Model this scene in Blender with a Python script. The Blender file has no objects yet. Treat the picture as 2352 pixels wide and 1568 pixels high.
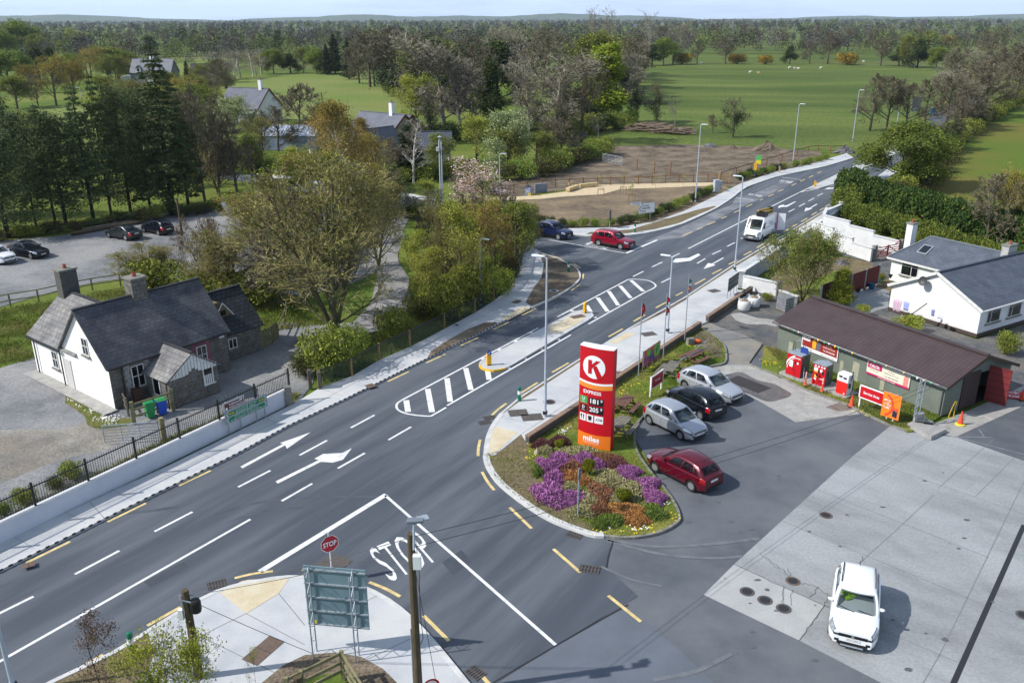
import bpy,bmesh,math,random
import numpy as np
from mathutils import Vector,Matrix
SC=bpy.context.scene
COL=SC.collection
R=math.radians
# ---------------------------------------------------------------- camera, sky, sun, exposure
FPX,CAMH,CX,CY,HOR,ROLL=1980.0,22.5,1176.0,784.0,42.0,0.003
PITCH=math.atan((CY-HOR)/FPX)
cam=bpy.data.cameras.new('camera');camo=bpy.data.objects.new('camera',cam);COL.objects.link(camo)
cam.sensor_width=36;cam.lens=36*FPX/2352.0;cam.clip_start=0.5;cam.clip_end=30000
camo.location=(0,0,CAMH)
camo.matrix_world=Matrix.Translation((0,0,CAMH))@Matrix.Rotation(math.pi/2-PITCH,4,'X')@Matrix.Rotation(-ROLL,4,'Z')
SC.camera=camo
SUN_AZ=math.atan2(-0.2,-1.0) # direction towards the sun, from +X
SUN_EL=R(42)
W=bpy.data.worlds.new('World');SC.world=W;W.use_nodes=True
nt=W.node_tree;nt.nodes.clear()
out=nt.nodes.new('ShaderNodeOutputWorld');bg=nt.nodes.new('ShaderNodeBackground')
sky=nt.nodes.new('ShaderNodeTexSky');sky.sky_type='NISHITA';sky.sun_disc=False
sky.sun_elevation=SUN_EL;sky.sun_rotation=math.pi/2-SUN_AZ
sky.air_density=1.0;sky.dust_density=1.2;sky.ozone_density=1.5;sky.altitude=100
# thin high cloud spread over the sky
tc=nt.nodes.new('ShaderNodeTexCoord');mp=nt.nodes.new('ShaderNodeMapping');mp.inputs['Scale'].default_value=(1,1,9)
cn=nt.nodes.new('ShaderNodeTexNoise');cn.inputs['Scale'].default_value=3.2;cn.inputs['Detail'].default_value=6;cn.inputs['Roughness'].default_value=.6
cr=nt.nodes.new('ShaderNodeMapRange');cr.inputs[1].default_value=.34;cr.inputs[2].default_value=.68;cr.inputs[3].default_value=.0;cr.inputs[4].default_value=1.0
mx=nt.nodes.new('ShaderNodeMix');mx.data_type='RGBA'
mx.inputs[7].default_value=(9.7,12.2,16.3,1)
nt.links.new(tc.outputs['Generated'],mp.inputs[0]);nt.links.new(mp.outputs[0],cn.inputs['Vector'])
sx=nt.nodes.new('ShaderNodeSeparateXYZ');nt.links.new(tc.outputs['Generated'],sx.inputs[0])
zr0=nt.nodes.new('ShaderNodeMapRange');zr0.inputs[1].default_value=0;zr0.inputs[2].default_value=.35;zr0.inputs[3].default_value=.72;zr0.inputs[4].default_value=.1;nt.links.new(sx.outputs[2],zr0.inputs[0])
ad=nt.nodes.new('ShaderNodeMath');ad.operation='MULTIPLY_ADD';ad.use_clamp=True;ad.inputs[1].default_value=.45
nt.links.new(cn.outputs['Fac'],cr.inputs[0]);nt.links.new(cr.outputs[0],ad.inputs[0]);nt.links.new(zr0.outputs[0],ad.inputs[2]);nt.links.new(ad.outputs[0],mx.inputs[0])
nt.links.new(sky.outputs[0],mx.inputs[6]);nt.links.new(mx.outputs[2],bg.inputs[0])
bg.inputs[1].default_value=0.075
nt.links.new(bg.outputs[0],out.inputs[0])
sl=bpy.data.lights.new('sun','SUN');sl.energy=4.3;sl.angle=R(0.6);sl.color=(1.0,.965,.915)
so=bpy.data.objects.new('sun',sl);COL.objects.link(so)
so.rotation_euler=Vector((math.cos(SUN_EL)*math.cos(SUN_AZ),math.cos(SUN_EL)*math.sin(SUN_AZ),math.sin(SUN_EL))).to_track_quat('Z','Y').to_euler()
SC.view_settings.view_transform='Standard';SC.view_settings.look='None'
SC.view_settings.exposure=0.2;SC.view_settings.gamma=1.0
SC.cycles.max_bounces=5;SC.cycles.diffuse_bounces=2;SC.cycles.glossy_bounces=2
SC.cycles.transmission_bounces=2;SC.cycles.volume_bounces=0;SC.cycles.transparent_max_bounces=4
try:SC.cycles.use_denoising=True
except Exception:pass
# ---------------------------------------------------------------- helpers
def ray(u,v):
 x=(u-CX)/FPX;y=-(v-CY)/FPX;c,s=math.cos(ROLL),math.sin(ROLL)
 x,y=x*c+y*s,-x*s+y*c
 return x,math.cos(PITCH)+y*math.sin(PITCH),-math.sin(PITCH)+y*math.cos(PITCH)
def G(u,v,z=0.0):
 "point of the plane z seen at pixel (u, v) of a 2352 px wide survey of the photograph"
 d=ray(u,v);t=(z-CAMH)/d[2]
 return Vector((d[0]*t,d[1]*t,z))
def HT(u,v,b):
 d=ray(u,v);return CAMH+d[2]*b[1]/d[1]
def depth(b):return b[1]*math.cos(PITCH)+(CAMH-b[2])*math.sin(PITCH)
def S(r,g,b,k=1.0):
 f=lambda c:((c/255+.055)/1.055)**2.4 if c>10 else c/255/12.92
 return(f(r)*k,f(g)*k,f(b)*k)
MATS={}
def mat(name,c,c2=None,s=2.0,rough=.8,metal=0,fine=0,fs=40,fa=.3,bump=0,bs=30,coat=0,spec=.5,lo=.35,hi=.65,wave=None,brick=None,rand=0,det=4,trans=0,c3=None,s3=.3,emit=None,stretch=None):
 if name in MATS:return MATS[name]
 m=bpy.data.materials.new(name);m.use_nodes=True;MATS[name]=m
 n=m.node_tree;N=n.nodes;L=n.links.new;p=N['Principled BSDF']
 p.inputs['Roughness'].default_value=rough;p.inputs['Metallic'].default_value=metal
 p.inputs['Specular IOR Level'].default_value=spec;p.inputs['Coat Weight'].default_value=coat;p.inputs['Coat Roughness'].default_value=.05
 tcn=N.new('ShaderNodeTexCoord');co=tcn.outputs['Object']
 if stretch:
  mpn=N.new('ShaderNodeMapping');mpn.vector_type='TEXTURE';mpn.inputs['Scale'].default_value=stretch[:3]
  if len(stretch)>3:mpn.inputs['Rotation'].default_value=(0,0,stretch[3])
  L(co,mpn.inputs[0]);cs=mpn.outputs[0]
 else:cs=co
 col=N.new('ShaderNodeRGB');col.outputs[0].default_value=(*c,1);cur=col.outputs[0]
 def mixin(fac,b,cur,mode='MIX'):
  x=N.new('ShaderNodeMix');x.data_type='RGBA';x.blend_type=mode
  if isinstance(fac,(int,float)):x.inputs[0].default_value=fac
  else:L(fac,x.inputs[0])
  L(cur,x.inputs[6])
  if isinstance(b,tuple):x.inputs[7].default_value=(*b,1)
  else:L(b,x.inputs[7])
  return x.outputs[2]
 def noise(sc,d=4,coord=None,w=.5):
  x=N.new('ShaderNodeTexNoise');x.inputs['Scale'].default_value=sc;x.inputs['Detail'].default_value=d;x.inputs['Roughness'].default_value=w
  L(coord or co,x.inputs['Vector']);return x.outputs['Fac']
 def rng(v,a,b,c0=0.,d0=1.):
  x=N.new('ShaderNodeMapRange');x.inputs[1].default_value=a;x.inputs[2].default_value=b;x.inputs[3].default_value=c0;x.inputs[4].default_value=d0
  L(v,x.inputs[0]);return x.outputs[0]
 if c2:cur=mixin(rng(noise(s,det,cs,.6),lo,hi),c2,cur)
 if c3:cur=mixin(rng(noise(s3,5,cs,.6),.42,.62),c3,cur)
 if brick: # (scale, width, height, mortar colour, mortar size, colour variation)
  b=N.new('ShaderNodeTexBrick');b.inputs['Scale'].default_value=1;b.inputs['Brick Width'].default_value=brick[0];b.inputs['Row Height'].default_value=brick[1]
  b.inputs['Mortar Size'].default_value=brick[3];b.inputs['Mortar Smooth'].default_value=.1;b.inputs['Bias'].default_value=0
  v=brick[4];b.inputs['Color1'].default_value=(1-v,1-v,1-v,1);b.inputs['Color2'].default_value=(1+v,1+v,1+v,1);b.inputs['Mortar'].default_value=(*brick[2],1)
  uvn=N.new('ShaderNodeUVMap');L(uvn.outputs[0],b.inputs['Vector'])
  cur=mixin(1.0,b.outputs['Color'],cur,'MULTIPLY')
 if fine:
  cur=mixin(1.0,rng(noise(fs,3),.25,.75,1-fa,1+fa),cur,'MULTIPLY')
 if rand:
  oi=N.new('ShaderNodeObjectInfo');h=N.new('ShaderNodeHueSaturation')
  L(cur,h.inputs['Color']);L(rng(oi.outputs['Random'],0,1,1-rand,1+rand),h.inputs['Value'])
  mr=rng(oi.outputs['Random'],0,1,.5-rand*.08,.5+rand*.08);L(mr,h.inputs['Hue']);cur=h.outputs[0]
 L(cur,p.inputs['Base Color'])
 if bump or wave:
  bn=N.new('ShaderNodeBump');bn.inputs['Strength'].default_value=bump if bump else 1.0;bn.inputs['Distance'].default_value=.02
  if wave:
   w=N.new('ShaderNodeTexWave');w.wave_profile='SIN';w.inputs['Scale'].default_value=wave
   uvn=N.new('ShaderNodeUVMap');L(uvn.outputs[0],w.inputs['Vector']);L(w.outputs['Fac'],bn.inputs['Height'])
  else:L(noise(bs,4),bn.inputs['Height'])
  L(bn.outputs[0],p.inputs['Normal'])
 if trans:
  tr=N.new('ShaderNodeBsdfTranslucent');L(cur,tr.inputs[0]);ms=N.new('ShaderNodeMixShader');ms.inputs[0].default_value=trans
  L(p.outputs[0],ms.inputs[1]);L(tr.outputs[0],ms.inputs[2]);L(ms.outputs[0],N['Material Output'].inputs[0])
 if emit:p.inputs['Emission Color'].default_value=(*c,1);p.inputs['Emission Strength'].default_value=emit
 return m
class MB:
 "collects faces; build() links them as one mesh object"
 def __init__(s):s.v=[];s.f=[];s.m=[];s.uv=[];s.mi=0
 def add(s,vs,fs,uvs=None):
  o=len(s.v);s.v+=[tuple(v)for v in vs]
  for k,f in enumerate(fs):
   s.f.append([i+o for i in f]);s.m.append(s.mi);s.uv.append(uvs[k]if uvs else None)
 def hexa(s,p): # 8 corners: bottom 4 ccw, top 4 ccw
  s.add(p,[(3,2,1,0),(4,5,6,7),(0,1,5,4),(1,2,6,5),(2,3,7,6),(3,0,4,7)])
 def box(s,x,y,z,sx,sy,sz,rz=0):
  c,n=math.cos(rz),math.sin(rz);P=[]
  for k in(0,1):
   for a,b in((-1,-1),(1,-1),(1,1),(-1,1)):
    dx,dy=a*sx/2,b*sy/2;P.append((x+dx*c-dy*n,y+dx*n+dy*c,z+k*sz))
  s.hexa(P);return s
 def bar(s,p,q,w,h=None,up=(0,0,1)):
  p=Vector(p);q=Vector(q);h=h or w;d=(q-p).normalized();u=Vector(up)
  if abs(d.dot(u))>.98:u=Vector((1,0,0))
  a=d.cross(u).normalized();b=a.cross(d).normalized();P=[]
  for c in(p,q):
   for i,j in((-1,-1),(1,-1),(1,1),(-1,1)):P.append(c+a*(i*w/2)+b*(j*h/2))
  s.hexa(P);return s
 def tube(s,p,q,r0,r1=None,n=8,cap=True):
  p=Vector(p);q=Vector(q);r1=r0 if r1 is None else r1;d=(q-p).normalized()
  u=Vector((0,0,1))if abs(d.z)<.95 else Vector((1,0,0));a=d.cross(u).normalized();b=d.cross(a)
  P=[p+(a*math.cos(t)+b*math.sin(t))*r0 for t in[2*math.pi*k/n for k in range(n)]]+[q+(a*math.cos(t)+b*math.sin(t))*r1 for t in[2*math.pi*k/n for k in range(n)]]
  F=[((k+1)%n,k,n+k,n+(k+1)%n)for k in range(n)]
  if cap:F+=[tuple(range(n)),tuple(range(2*n-1,n-1,-1))]
  s.add(P,F);return s
 def path(s,pts,r,n=6):
  for a,b in zip(pts,pts[1:]):s.tube(a,b,r,r,n)
  return s
 def lathe(s,prof,x=0,y=0,z=0,n=16):
  P=[(x+r*math.cos(2*math.pi*k/n),y+r*math.sin(2*math.pi*k/n),z+h)for r,h in prof for k in range(n)];F=[]
  for j in range(len(prof)-1):
   for k in range(n):F.append((j*n+k,j*n+(k+1)%n,(j+1)*n+(k+1)%n,(j+1)*n+k))
  if prof[-1][0]>.001:F.append(tuple((len(prof)-1)*n+k for k in range(n)))
  if prof[0][0]>.001:F.append(tuple(reversed(range(n))))
  s.add(P,F);return s
 def prism(s,pts,z0,z1,bottom=True):
  n=len(pts)
  ar=sum(pts[i][0]*pts[(i+1)%n][1]-pts[(i+1)%n][0]*pts[i][1]for i in range(n))
  if ar<0:pts=pts[::-1]
  P=[(p[0],p[1],z0)for p in pts]+[(p[0],p[1],z1)for p in pts]
  F=[tuple(range(n,2*n))]+[(i,(i+1)%n,n+(i+1)%n,n+i)for i in range(n)]
  if bottom:F.append(tuple(range(n-1,-1,-1)))
  s.add(P,F);return s
 def add2(s,p):s.add(p,[tuple(range(len(p)))]);return s
 def face(s,*p,uv=None):s.add(p,[tuple(range(len(p)))],[uv]if uv else None);return s
 def slab(s,a,b,c,d,t=.06):
  "roof plane: quad a b c d (a,b eave; c,d ridge) with thickness; uv in metres"
  a,b,c,d=map(Vector,(a,b,c,d));n=(b-a).cross(d-a).normalized()
  if n.z<0:n=-n
  W=(b-a).length;H=(d-a).length;e=(b-a).normalized();uv=[(0,0),(W,0),((c-a).dot(e),H),((d-a).dot(e),H)]
  P=[a-n*t,b-n*t,c-n*t,d-n*t,a,b,c,d]
  s.add(P,[(4,5,6,7)],[uv]);s.add(P,[(3,2,1,0),(0,1,5,4),(1,2,6,5),(2,3,7,6),(3,0,4,7)]);return s
 def wallq(s,p,q,z0,z1,zq=None):
  "vertical wall face p->q with uv in metres (outside on the right of p->q)"
  W=math.hypot(q[0]-p[0],q[1]-p[1]);zq=z1 if zq is None else zq
  s.add([(p[0],p[1],z0),(q[0],q[1],z0),(q[0],q[1],zq),(p[0],p[1],z1)],[(0,1,2,3)],[[(0,z0),(W,z0),(W,zq),(0,z1)]]);return s
 def build(s,name,m,parent=None,smooth=False,bevel=0,sub=0,weld=False):
  me=bpy.data.meshes.new(name);me.from_pydata(s.v,[],s.f)
  ms=m if isinstance(m,(list,tuple))else[m]
  for q in ms:me.materials.append(q)
  if len(ms)>1:me.polygons.foreach_set('material_index',s.m)
  if any(s.uv):
   l=me.uv_layers.new(name='UVMap')
   for p,uv in zip(me.polygons,s.uv):
    if uv:
     for li,c in zip(p.loop_indices,uv):l.data[li].uv=c
  if weld:
   bm=bmesh.new();bm.from_mesh(me);bmesh.ops.remove_doubles(bm,verts=bm.verts,dist=.0005);bmesh.ops.recalc_face_normals(bm,faces=bm.faces);bm.to_mesh(me);bm.free()
  if smooth:me.polygons.foreach_set('use_smooth',[True]*len(me.polygons))
  o=bpy.data.objects.new(name,me);COL.objects.link(o)
  if parent is not None:o.parent=parent
  if bevel:
   b=o.modifiers.new('b','BEVEL');b.width=bevel;b.segments=2;b.limit_method='ANGLE';b.angle_limit=R(40)
  if sub:
   b=o.modifiers.new('s','SUBSURF');b.levels=sub;b.render_levels=sub
  return o
def tag(o,label,cat=None,group=None,kind=None):
 if label:o['label']=label
 if cat:o['category']=cat
 if group:o['group']=group
 if kind:o['kind']=kind
 return o
def thing(name,label,cat,loc=(0,0,0),rz=0,group=None,sc=None):
 o=bpy.data.objects.new(name,None);COL.objects.link(o);o.location=loc;o.rotation_euler=(0,0,rz)
 o.empty_display_size=.3
 if sc:o.scale=sc
 return tag(o,label,cat,group)
def dup(o,loc=None,rz=None,label=None,parent=None,scale=None):
 c=o.copy();COL.objects.link(c);c.parent=parent
 if loc is not None:c.location=loc
 if rz is not None:c.rotation_euler=(0,0,rz)
 if scale is not None:c.scale=scale
 if label:c['label']=label
 for ch in KIDS(o):dup(ch,parent=c)
 return c
_kids={}
def KIDS(o):
 if o.name not in _kids:_kids[o.name]=[x for x in COL.objects if x.parent==o]
 return _kids[o.name]
def structure(o):o['kind']='structure';return o
def smooth2(pts,n=4):
 "Catmull-Rom through 2-D points"
 P=[Vector(p[:2])for p in pts];out=[]
 for i in range(len(P)-1):
  a,b,c,d=P[max(i-1,0)],P[i],P[i+1],P[min(i+2,len(P)-1)]
  for k in range(n):
   t=k/n;out.append(.5*((2*b)+(c-a)*t+(2*a-5*b+4*c-d)*t*t+(3*b-a-3*c+d)*t**3))
 return out+[P[-1]]
def W2(pts,z=0.0,sm=0):
 "pixel polyline -> world 2-D"
 q=[G(u,v,z).to_2d()for u,v in pts]
 return smooth2(q,sm)if sm else q
def sheet(name,pts,z,m,sm=0,z0=None,px=True,kind='structure',zproj=None):
 q=W2(pts,z if zproj is None else zproj,sm)if px else pts
 b=MB()
 if z0 is None:
  n=len(q);ar=sum(q[i][0]*q[(i+1)%n][1]-q[(i+1)%n][0]*q[i][1]for i in range(n))
  if ar<0:q=q[::-1]
  b.add([(p[0],p[1],z)for p in q],[tuple(range(n))])
 else:b.prism([tuple(p)for p in q],z0,z,bottom=False)
 o=b.build(name,m);o['kind']=kind;return o
def ribbon(b,q,w,z,z0=None,off=0,taper=False):
 "strip of width w along world polyline q, its centre shifted by off to the left"
 q=[Vector(p[:2])for p in q];L=[];Rr=[]
 for i,p in enumerate(q):
  d=(q[min(i+1,len(q)-1)]-q[max(i-1,0)]).normalized();n=Vector((-d.y,d.x))
  L.append(p+n*(off+w/2));Rr.append(p+n*(off-w/2))
 for i in range(len(q)-1):
  if z0 is None:b.add([(Rr[i].x,Rr[i].y,z),(Rr[i+1].x,Rr[i+1].y,z),(L[i+1].x,L[i+1].y,z),(L[i].x,L[i].y,z)],[(0,1,2,3)])
  else:
   P=[(Rr[i].x,Rr[i].y,z0),(Rr[i+1].x,Rr[i+1].y,z0),(L[i+1].x,L[i+1].y,z0),(L[i].x,L[i].y,z0)]
   b.hexa(P+[(x,y,z)for x,y,_ in P])
 return b
_txt={}
def text_geo(s,bold=0.0):
 k=(s,bold)
 if k in _txt:return _txt[k]
 cu=bpy.data.curves.new('t','FONT');cu.body=s;cu.size=1;cu.offset=bold;cu.resolution_u=3;cu.space_line=.95
 o=bpy.data.objects.new('t',cu);COL.objects.link(o)
 me=bpy.data.meshes.new_from_object(o.evaluated_get(bpy.context.evaluated_depsgraph_get()))
 V=np.array([v.co[:2]for v in me.vertices]);F=[tuple(p.vertices)for p in me.polygons]
 bpy.data.objects.remove(o);bpy.data.curves.remove(cu);bpy.data.meshes.remove(me)
 mn=V.min(0);V=(V-mn)/(V.max(0)-mn);_txt[k]=(V,F);return _txt[k]
def text(b,s,O,X,Y,bold=0.0):
 "flat lettering filling the parallelogram O, X (width vector), Y (height vector)"
 V,F=text_geo(s,bold);O=Vector(O);X=Vector(X);Y=Vector(Y)
 b.add([O+X*float(x)+Y*float(y)for x,y in V],F);return b
def ptext(b,s,x,z,w,h,y=-.03,bold=.01):
 "lettering on an upright panel whose front faces local -Y"
 return text(b,s,(x,y,z),(w,0,0),(0,0,h),bold)
def disc(b,x,z,r,y,n=24,r2=0):
 P=[(x+r*math.cos(2*math.pi*k/n),y,z+r*math.sin(2*math.pi*k/n))for k in range(n)]
 if not r2:b.add(P,[tuple(range(n))])
 else:
  P+=[(x+r2*math.cos(2*math.pi*k/n),y,z+r2*math.sin(2*math.pi*k/n))for k in range(n)]
  b.add(P,[(k,(k+1)%n,n+(k+1)%n,n+k)for k in range(n)])
 return b
def panel(b,x0,z0,x1,z1,y):b.add([(x0,y,z0),(x1,y,z0),(x1,y,z1),(x0,y,z1)],[(0,1,2,3)]);return b
def LR(l,r): # origin and heading of an upright panel from its left/right ground pixels
 a=G(*l);c=G(*r);return a,math.atan2(c.y-a.y,c.x-a.x),(c-a).length
rnd=random.Random(7)
# common materials
white=mat('white paint',S(225,225,222),S(205,205,200),s=3,rough=.6)
galv=mat('galvanised steel',S(166,175,183),S(140,149,157),s=6,rough=.5,metal=.2)
blackm=mat('black metal',S(28,30,33),rough=.5)
darkglass=mat('dark glass',S(18,24,28),rough=.06,spec=.8)
timber=mat('sawn timber',S(150,122,78),S(120,98,66),s=4,rough=.85)
greytimber=mat('weathered timber',S(110,102,88),S(80,74,64),s=6,rough=.9)
redp=mat('red panel',S(190,14,30),rough=.45,spec=.4)
orange=mat('orange panel',S(240,130,30),rough=.5)
whitep=mat('white panel',S(235,235,235),rough=.5)
rubber=mat('tyre rubber',S(26,26,27),rough=.85)
# ================================================================ GROUND, ROADS, MARKINGS
grassm=mat('grass',S(92,112,44),S(76,96,38),s=.15,rough=.95,fine=1,fs=6,fa=.35,c3=S(110,118,56),s3=.03,spec=.1)
farfield=mat('far grass',S(82,92,46),S(96,98,58),s=.012,rough=1,fine=1,fs=.3,fa=.25,c3=S(96,116,50),s3=.0035,spec=.1)
lawnm=mat('lawn',S(104,118,48),S(78,98,36),s=.6,rough=.95,fine=1,fs=14,fa=.45,c3=S(128,126,62),s3=.25,bump=.6,bs=25,spec=.1)
weedm=mat('rough grass',S(92,100,46),S(128,120,78),s=1.1,rough=.95,fine=1,fs=12,fa=.5,c3=S(74,86,34),s3=.6,bump=.8,bs=15,spec=.1)
field1=mat('pasture',S(84,102,46),S(106,116,60),s=.06,rough=.95,fine=1,fs=1.2,fa=.34,c3=S(74,90,42),s3=.02,spec=.1,stretch=(3,.8,1,R(-12)))
field2=mat('light pasture',S(112,122,64),S(130,134,80),s=.06,rough=.95,fine=1,fs=1.2,fa=.25,c3=S(106,124,60),s3=.03,spec=.1)
field3=mat('olive pasture',S(92,108,40),S(84,106,38),s=.06,rough=.95,fine=1,fs=4,fa=.2,c3=S(112,104,52),s3=.025,spec=.1)
gravel=mat('grey gravel',S(122,123,125),S(100,102,105),s=.35,rough=.95,fine=1,fs=9,fa=.35,c3=S(142,141,139),s3=.12,bump=.5,bs=20,lo=.4,hi=.6)
gravelb=mat('brown gravel',S(128,120,108),S(110,107,102),s=.5,rough=.95,fine=1,fs=11,fa=.4,c3=S(150,146,138),s3=.2,bump=.5,bs=20)
darkgravel=mat('dark gravel',S(92,94,96),S(72,74,78),s=1.2,rough=.95,fine=1,fs=14,fa=.5,c3=S(108,104,98),s3=.5,bump=.6,bs=25)
soil=mat('brown soil',S(112,100,86),S(84,75,65),s=.9,rough=1,fine=1,fs=9,fa=.5,c3=S(130,117,100),s3=.3,bump=1,bs=9,spec=.1)
soilg=mat('soil with weeds',S(126,112,90),S(98,96,62),s=.8,rough=1,fine=1,fs=12,fa=.45,c3=S(112,100,80),s3=.4,bump=1,bs=12,spec=.1)
mulch=mat('bark mulch',S(122,109,93),S(98,87,74),s=1.3,rough=1,fine=1,fs=8,fa=.4,c3=S(140,124,100),s3=.15,bump=1,bs=10,spec=.1)
asph=mat('road asphalt',S(68,74,83),S(80,86,94),s=.5,rough=.8,fine=1,fs=30,fa=.24,c3=S(94,99,106),s3=.3,bump=.25,bs=80,stretch=(5,.55,1,R(56)),lo=.4,hi=.7)
asph2=mat('forecourt asphalt',S(90,95,101),S(78,83,90),s=.7,rough=.85,fine=1,fs=45,fa=.15,c3=S(104,108,112),s3=.15,bump=.25,bs=80)
asph3=mat('pale asphalt',S(100,106,116),S(92,98,106),s=.5,rough=.85,fine=1,fs=45,fa=.12,bump=.25,bs=80)
asphp=mat('path asphalt',S(132,130,126),S(112,112,110),s=.6,rough=.9,fine=1,fs=30,fa=.15,c3=S(142,134,120),s3=.4)
conc=mat('concrete',S(168,170,170),S(154,157,158),s=.7,rough=.85,fine=1,fs=14,fa=.08,c3=S(178,178,174),s3=.25,bump=.15,bs=40)
concf=mat('forecourt concrete',S(143,146,147),S(127,130,131),s=.9,rough=.85,fine=1,fs=8,fa=.14,c3=S(154,157,158),s3=.22,bump=.15,bs=40,stretch=(2,.9,1,R(-43)))
concp=mat('stained concrete',S(172,170,164),S(140,138,132),s=1.6,rough=.85,fine=1,fs=8,fa=.16,c3=S(156,154,150),s3=.7)
pave=mat('pavement concrete',S(186,188,190),S(172,175,178),s=.8,rough=.85,fine=1,fs=18,fa=.07,c3=S(194,194,192),s3=.35)
kerbm=mat('kerb stone',S(205,204,200),S(186,186,184),s=1.5,rough=.8,fine=1,fs=20,fa=.1)
kerbo=mat('old kerb stone',S(140,138,130),S(112,110,102),s=2.5,rough=.9,fine=1,fs=15,fa=.2)
wline=mat('white line paint',S(222,222,220),S(176,178,180),s=2.5,rough=.7,fine=1,fs=18,fa=.16,lo=.5,hi=.75,det=8)
yline=mat('yellow line paint',S(226,202,138),S(190,170,118),s=3,rough=.7,fine=1,fs=25,fa=.08)
tact=mat('buff tactile paving',S(196,180,146),S(206,196,170),s=1.2,rough=.85,fine=1,fs=16,fa=.12)
tar=mat('tar seam',S(40,42,46),rough=.7)
joint=mat('slab joint',S(122,124,126),rough=.9)
rust=mat('rusty iron cover',S(112,92,78),S(92,78,70),s=5,rough=.8,fine=1,fs=30,fa=.2)
iron=mat('dark iron cover',S(78,74,72),S(92,84,78),s=5,rough=.75,fine=1,fs=30,fa=.25)
buff=mat('buff gravel path',S(206,186,152),S(190,170,136),s=1.5,rough=.95,fine=1,fs=12,fa=.12)
# ground sheet to the horizon
q=9000
gs=MB().add([(-q,-200,-.12),(q,-200,-.12),(q,q,-.12),(-q,q,-.12)],[(0,1,2,3)])if 0 else MB()
gs.add([(-q,-200,-.12),(q,-200,-.12),(q,q,-.12),(-q,q,-.12)],[(0,1,2,3)]);structure(gs.build('ground',farfield))
sheet('near_grass',[(-140,10),(140,10),(260,300),(260,420),(-330,420),(-330,200)],-.09,grassm,px=False)
sheet('pasture',[(1400,335),(1440,155),(1560,147),(1900,146),(2120,152),(2230,165),(2160,240),(2060,300),(1960,350),(1900,345),(1700,333)],-.06,field1)
sheet('light_pasture',[(470,215),(560,182),(640,168),(800,172),(905,192),(960,215),(960,330),(700,330),(560,260)],-.06,field2)
sheet('left_pasture',[(-60,150),(100,136),(330,134),(520,130),(560,150),(480,168),(300,180),(-60,170)],-.06,field2)
sheet('left_meadow',[(60,250),(240,236),(300,262),(260,330),(60,340)],-.06,field2)
sheet('distant_pasture',[(1450,142),(1450,112),(1800,104),(2200,110),(2200,140)],-.06,field1)
sheet('olive_field',[(2352,225),(2240,290),(2150,360),(2120,440),(2200,560),(2352,600),(2700,600),(2700,150)],-.06,field3)
sheet('car_park_gravel',[(-260,590),(0,553),(150,540),(250,507),(350,494),(420,484),(560,468),(640,480),(900,500),(905,600),(700,680),(520,650),(400,655),(300,638),(150,662),(0,705),(-260,770)],-.05,gravel,sm=2)
sheet('yard_gravel',[(-260,890),(0,845),(105,812),(300,800),(520,790),(600,770),(650,740),(760,745),(735,800),(718,880),(690,918),(672,926),(392,1060),(160,1170),(-260,1380)],-.045,gravel)
sheet('worn_yard_patch',[(-260,1000),(40,985),(140,985),(240,960),(300,985),(250,1030),(160,1050),(0,1110),(-260,1250)],-.04,gravelb,sm=2)
sheet('verge_grass_strip',[(690,905),(560,935),(392,1010),(240,1085),(0,1205),(-200,1300),(-200,1345),(160,1172),(392,1062),(672,928)],-.035,weedm,sm=0)
sheet('yard_grass_patch',[(150,900),(170,905),(235,955),(300,960),(292,975),(235,985),(200,975),(195,955),(150,925)],-.034,weedm,sm=2)
sheet('soil_field',[(1170,412),(1230,398),(1380,352),(1410,336),(1560,332),(1720,336),(1880,347),(1900,362),(1851,392),(1781,408),(1715,432),(1640,425),(1500,426),(1300,436),(1180,452),(1050,440),(1060,418)],-.05,soil,sm=0)
sheet('park_mulch',[(1180,458),(1300,450),(1420,432),(1570,426),(1660,425),(1690,440),(1620,470),(1540,505),(1450,530),(1310,527),(1240,500),(1190,470)],-.045,mulch)
sheet('park_path',[(1120,462),(1240,457),(1300,451),(1385,446),(1405,440),(1425,434),(1500,432),(1570,429),(1650,427),(1645,419),(1570,420),(1500,421),(1380,424),(1335,430),(1306,439),(1240,448),(1120,455)],-.03,buff)
sheet('garden_soil',[(1800,610),(1925,590),(2005,602),(2050,640),(2040,715),(1940,700),(1800,690),(1775,680),(1770,640)],-.045,soilg,sm=1)
sheet('garden_lawn',[(1790,690),(1830,660),(1920,620),(1960,645),(1930,680),(1905,700),(1850,700)],-.04,lawnm,sm=1)
sheet('garden_patio',[(1950,660),(2000,655),(2043,668),(2040,705),(1985,722),(1945,720),(1935,695)],-.035,concf)
sheet('driveway_gravel',[(1950,520),(2000,545),(2080,560),(2110,590),(2060,640),(2010,640),(2003,602),(1935,588),(1915,560)],-.042,darkgravel)
sheet('back_yard_gravel',[(1985,722),(2040,705),(2243,780),(2352,745),(2700,640),(2700,1000),(2352,925),(2300,880),(2100,800),(1950,740)],-.04,darkgravel)
sheet('dark_gravel_yard',[(1640,738),(1721,664),(1762,680),(1810,700),(1790,750),(1783,798),(1750,786),(1690,757),(1650,750)],-.02,darkgravel)
sheet('spilt_cement',[(1678,722),(1700,718),(1740,730),(1783,735),(1783,750),(1760,745),(1715,744),(1690,735)],-.015,concp,sm=2)
sheet('forecourt_asphalt',[(1100,1250),(1385,1225),(1490,1225),(1540,1180),(1520,1110),(1455,1000),(1465,960),(1500,925),(1620,838),(1645,745),(1720,800),(1783,860),(1880,900),(1990,948),(2045,972),(2195,1000),(2360,915),(2800,1000),(2800,1800),(900,1800),(1100,1600)],-.012,asph2)
sheet('path_asphalt',[(1606,745),(1624,737),(1655,752),(1700,765),(1755,790),(1716,838),(1668,840),(1668,806),(1655,780),(1632,764)],-.007,asphp)
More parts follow.
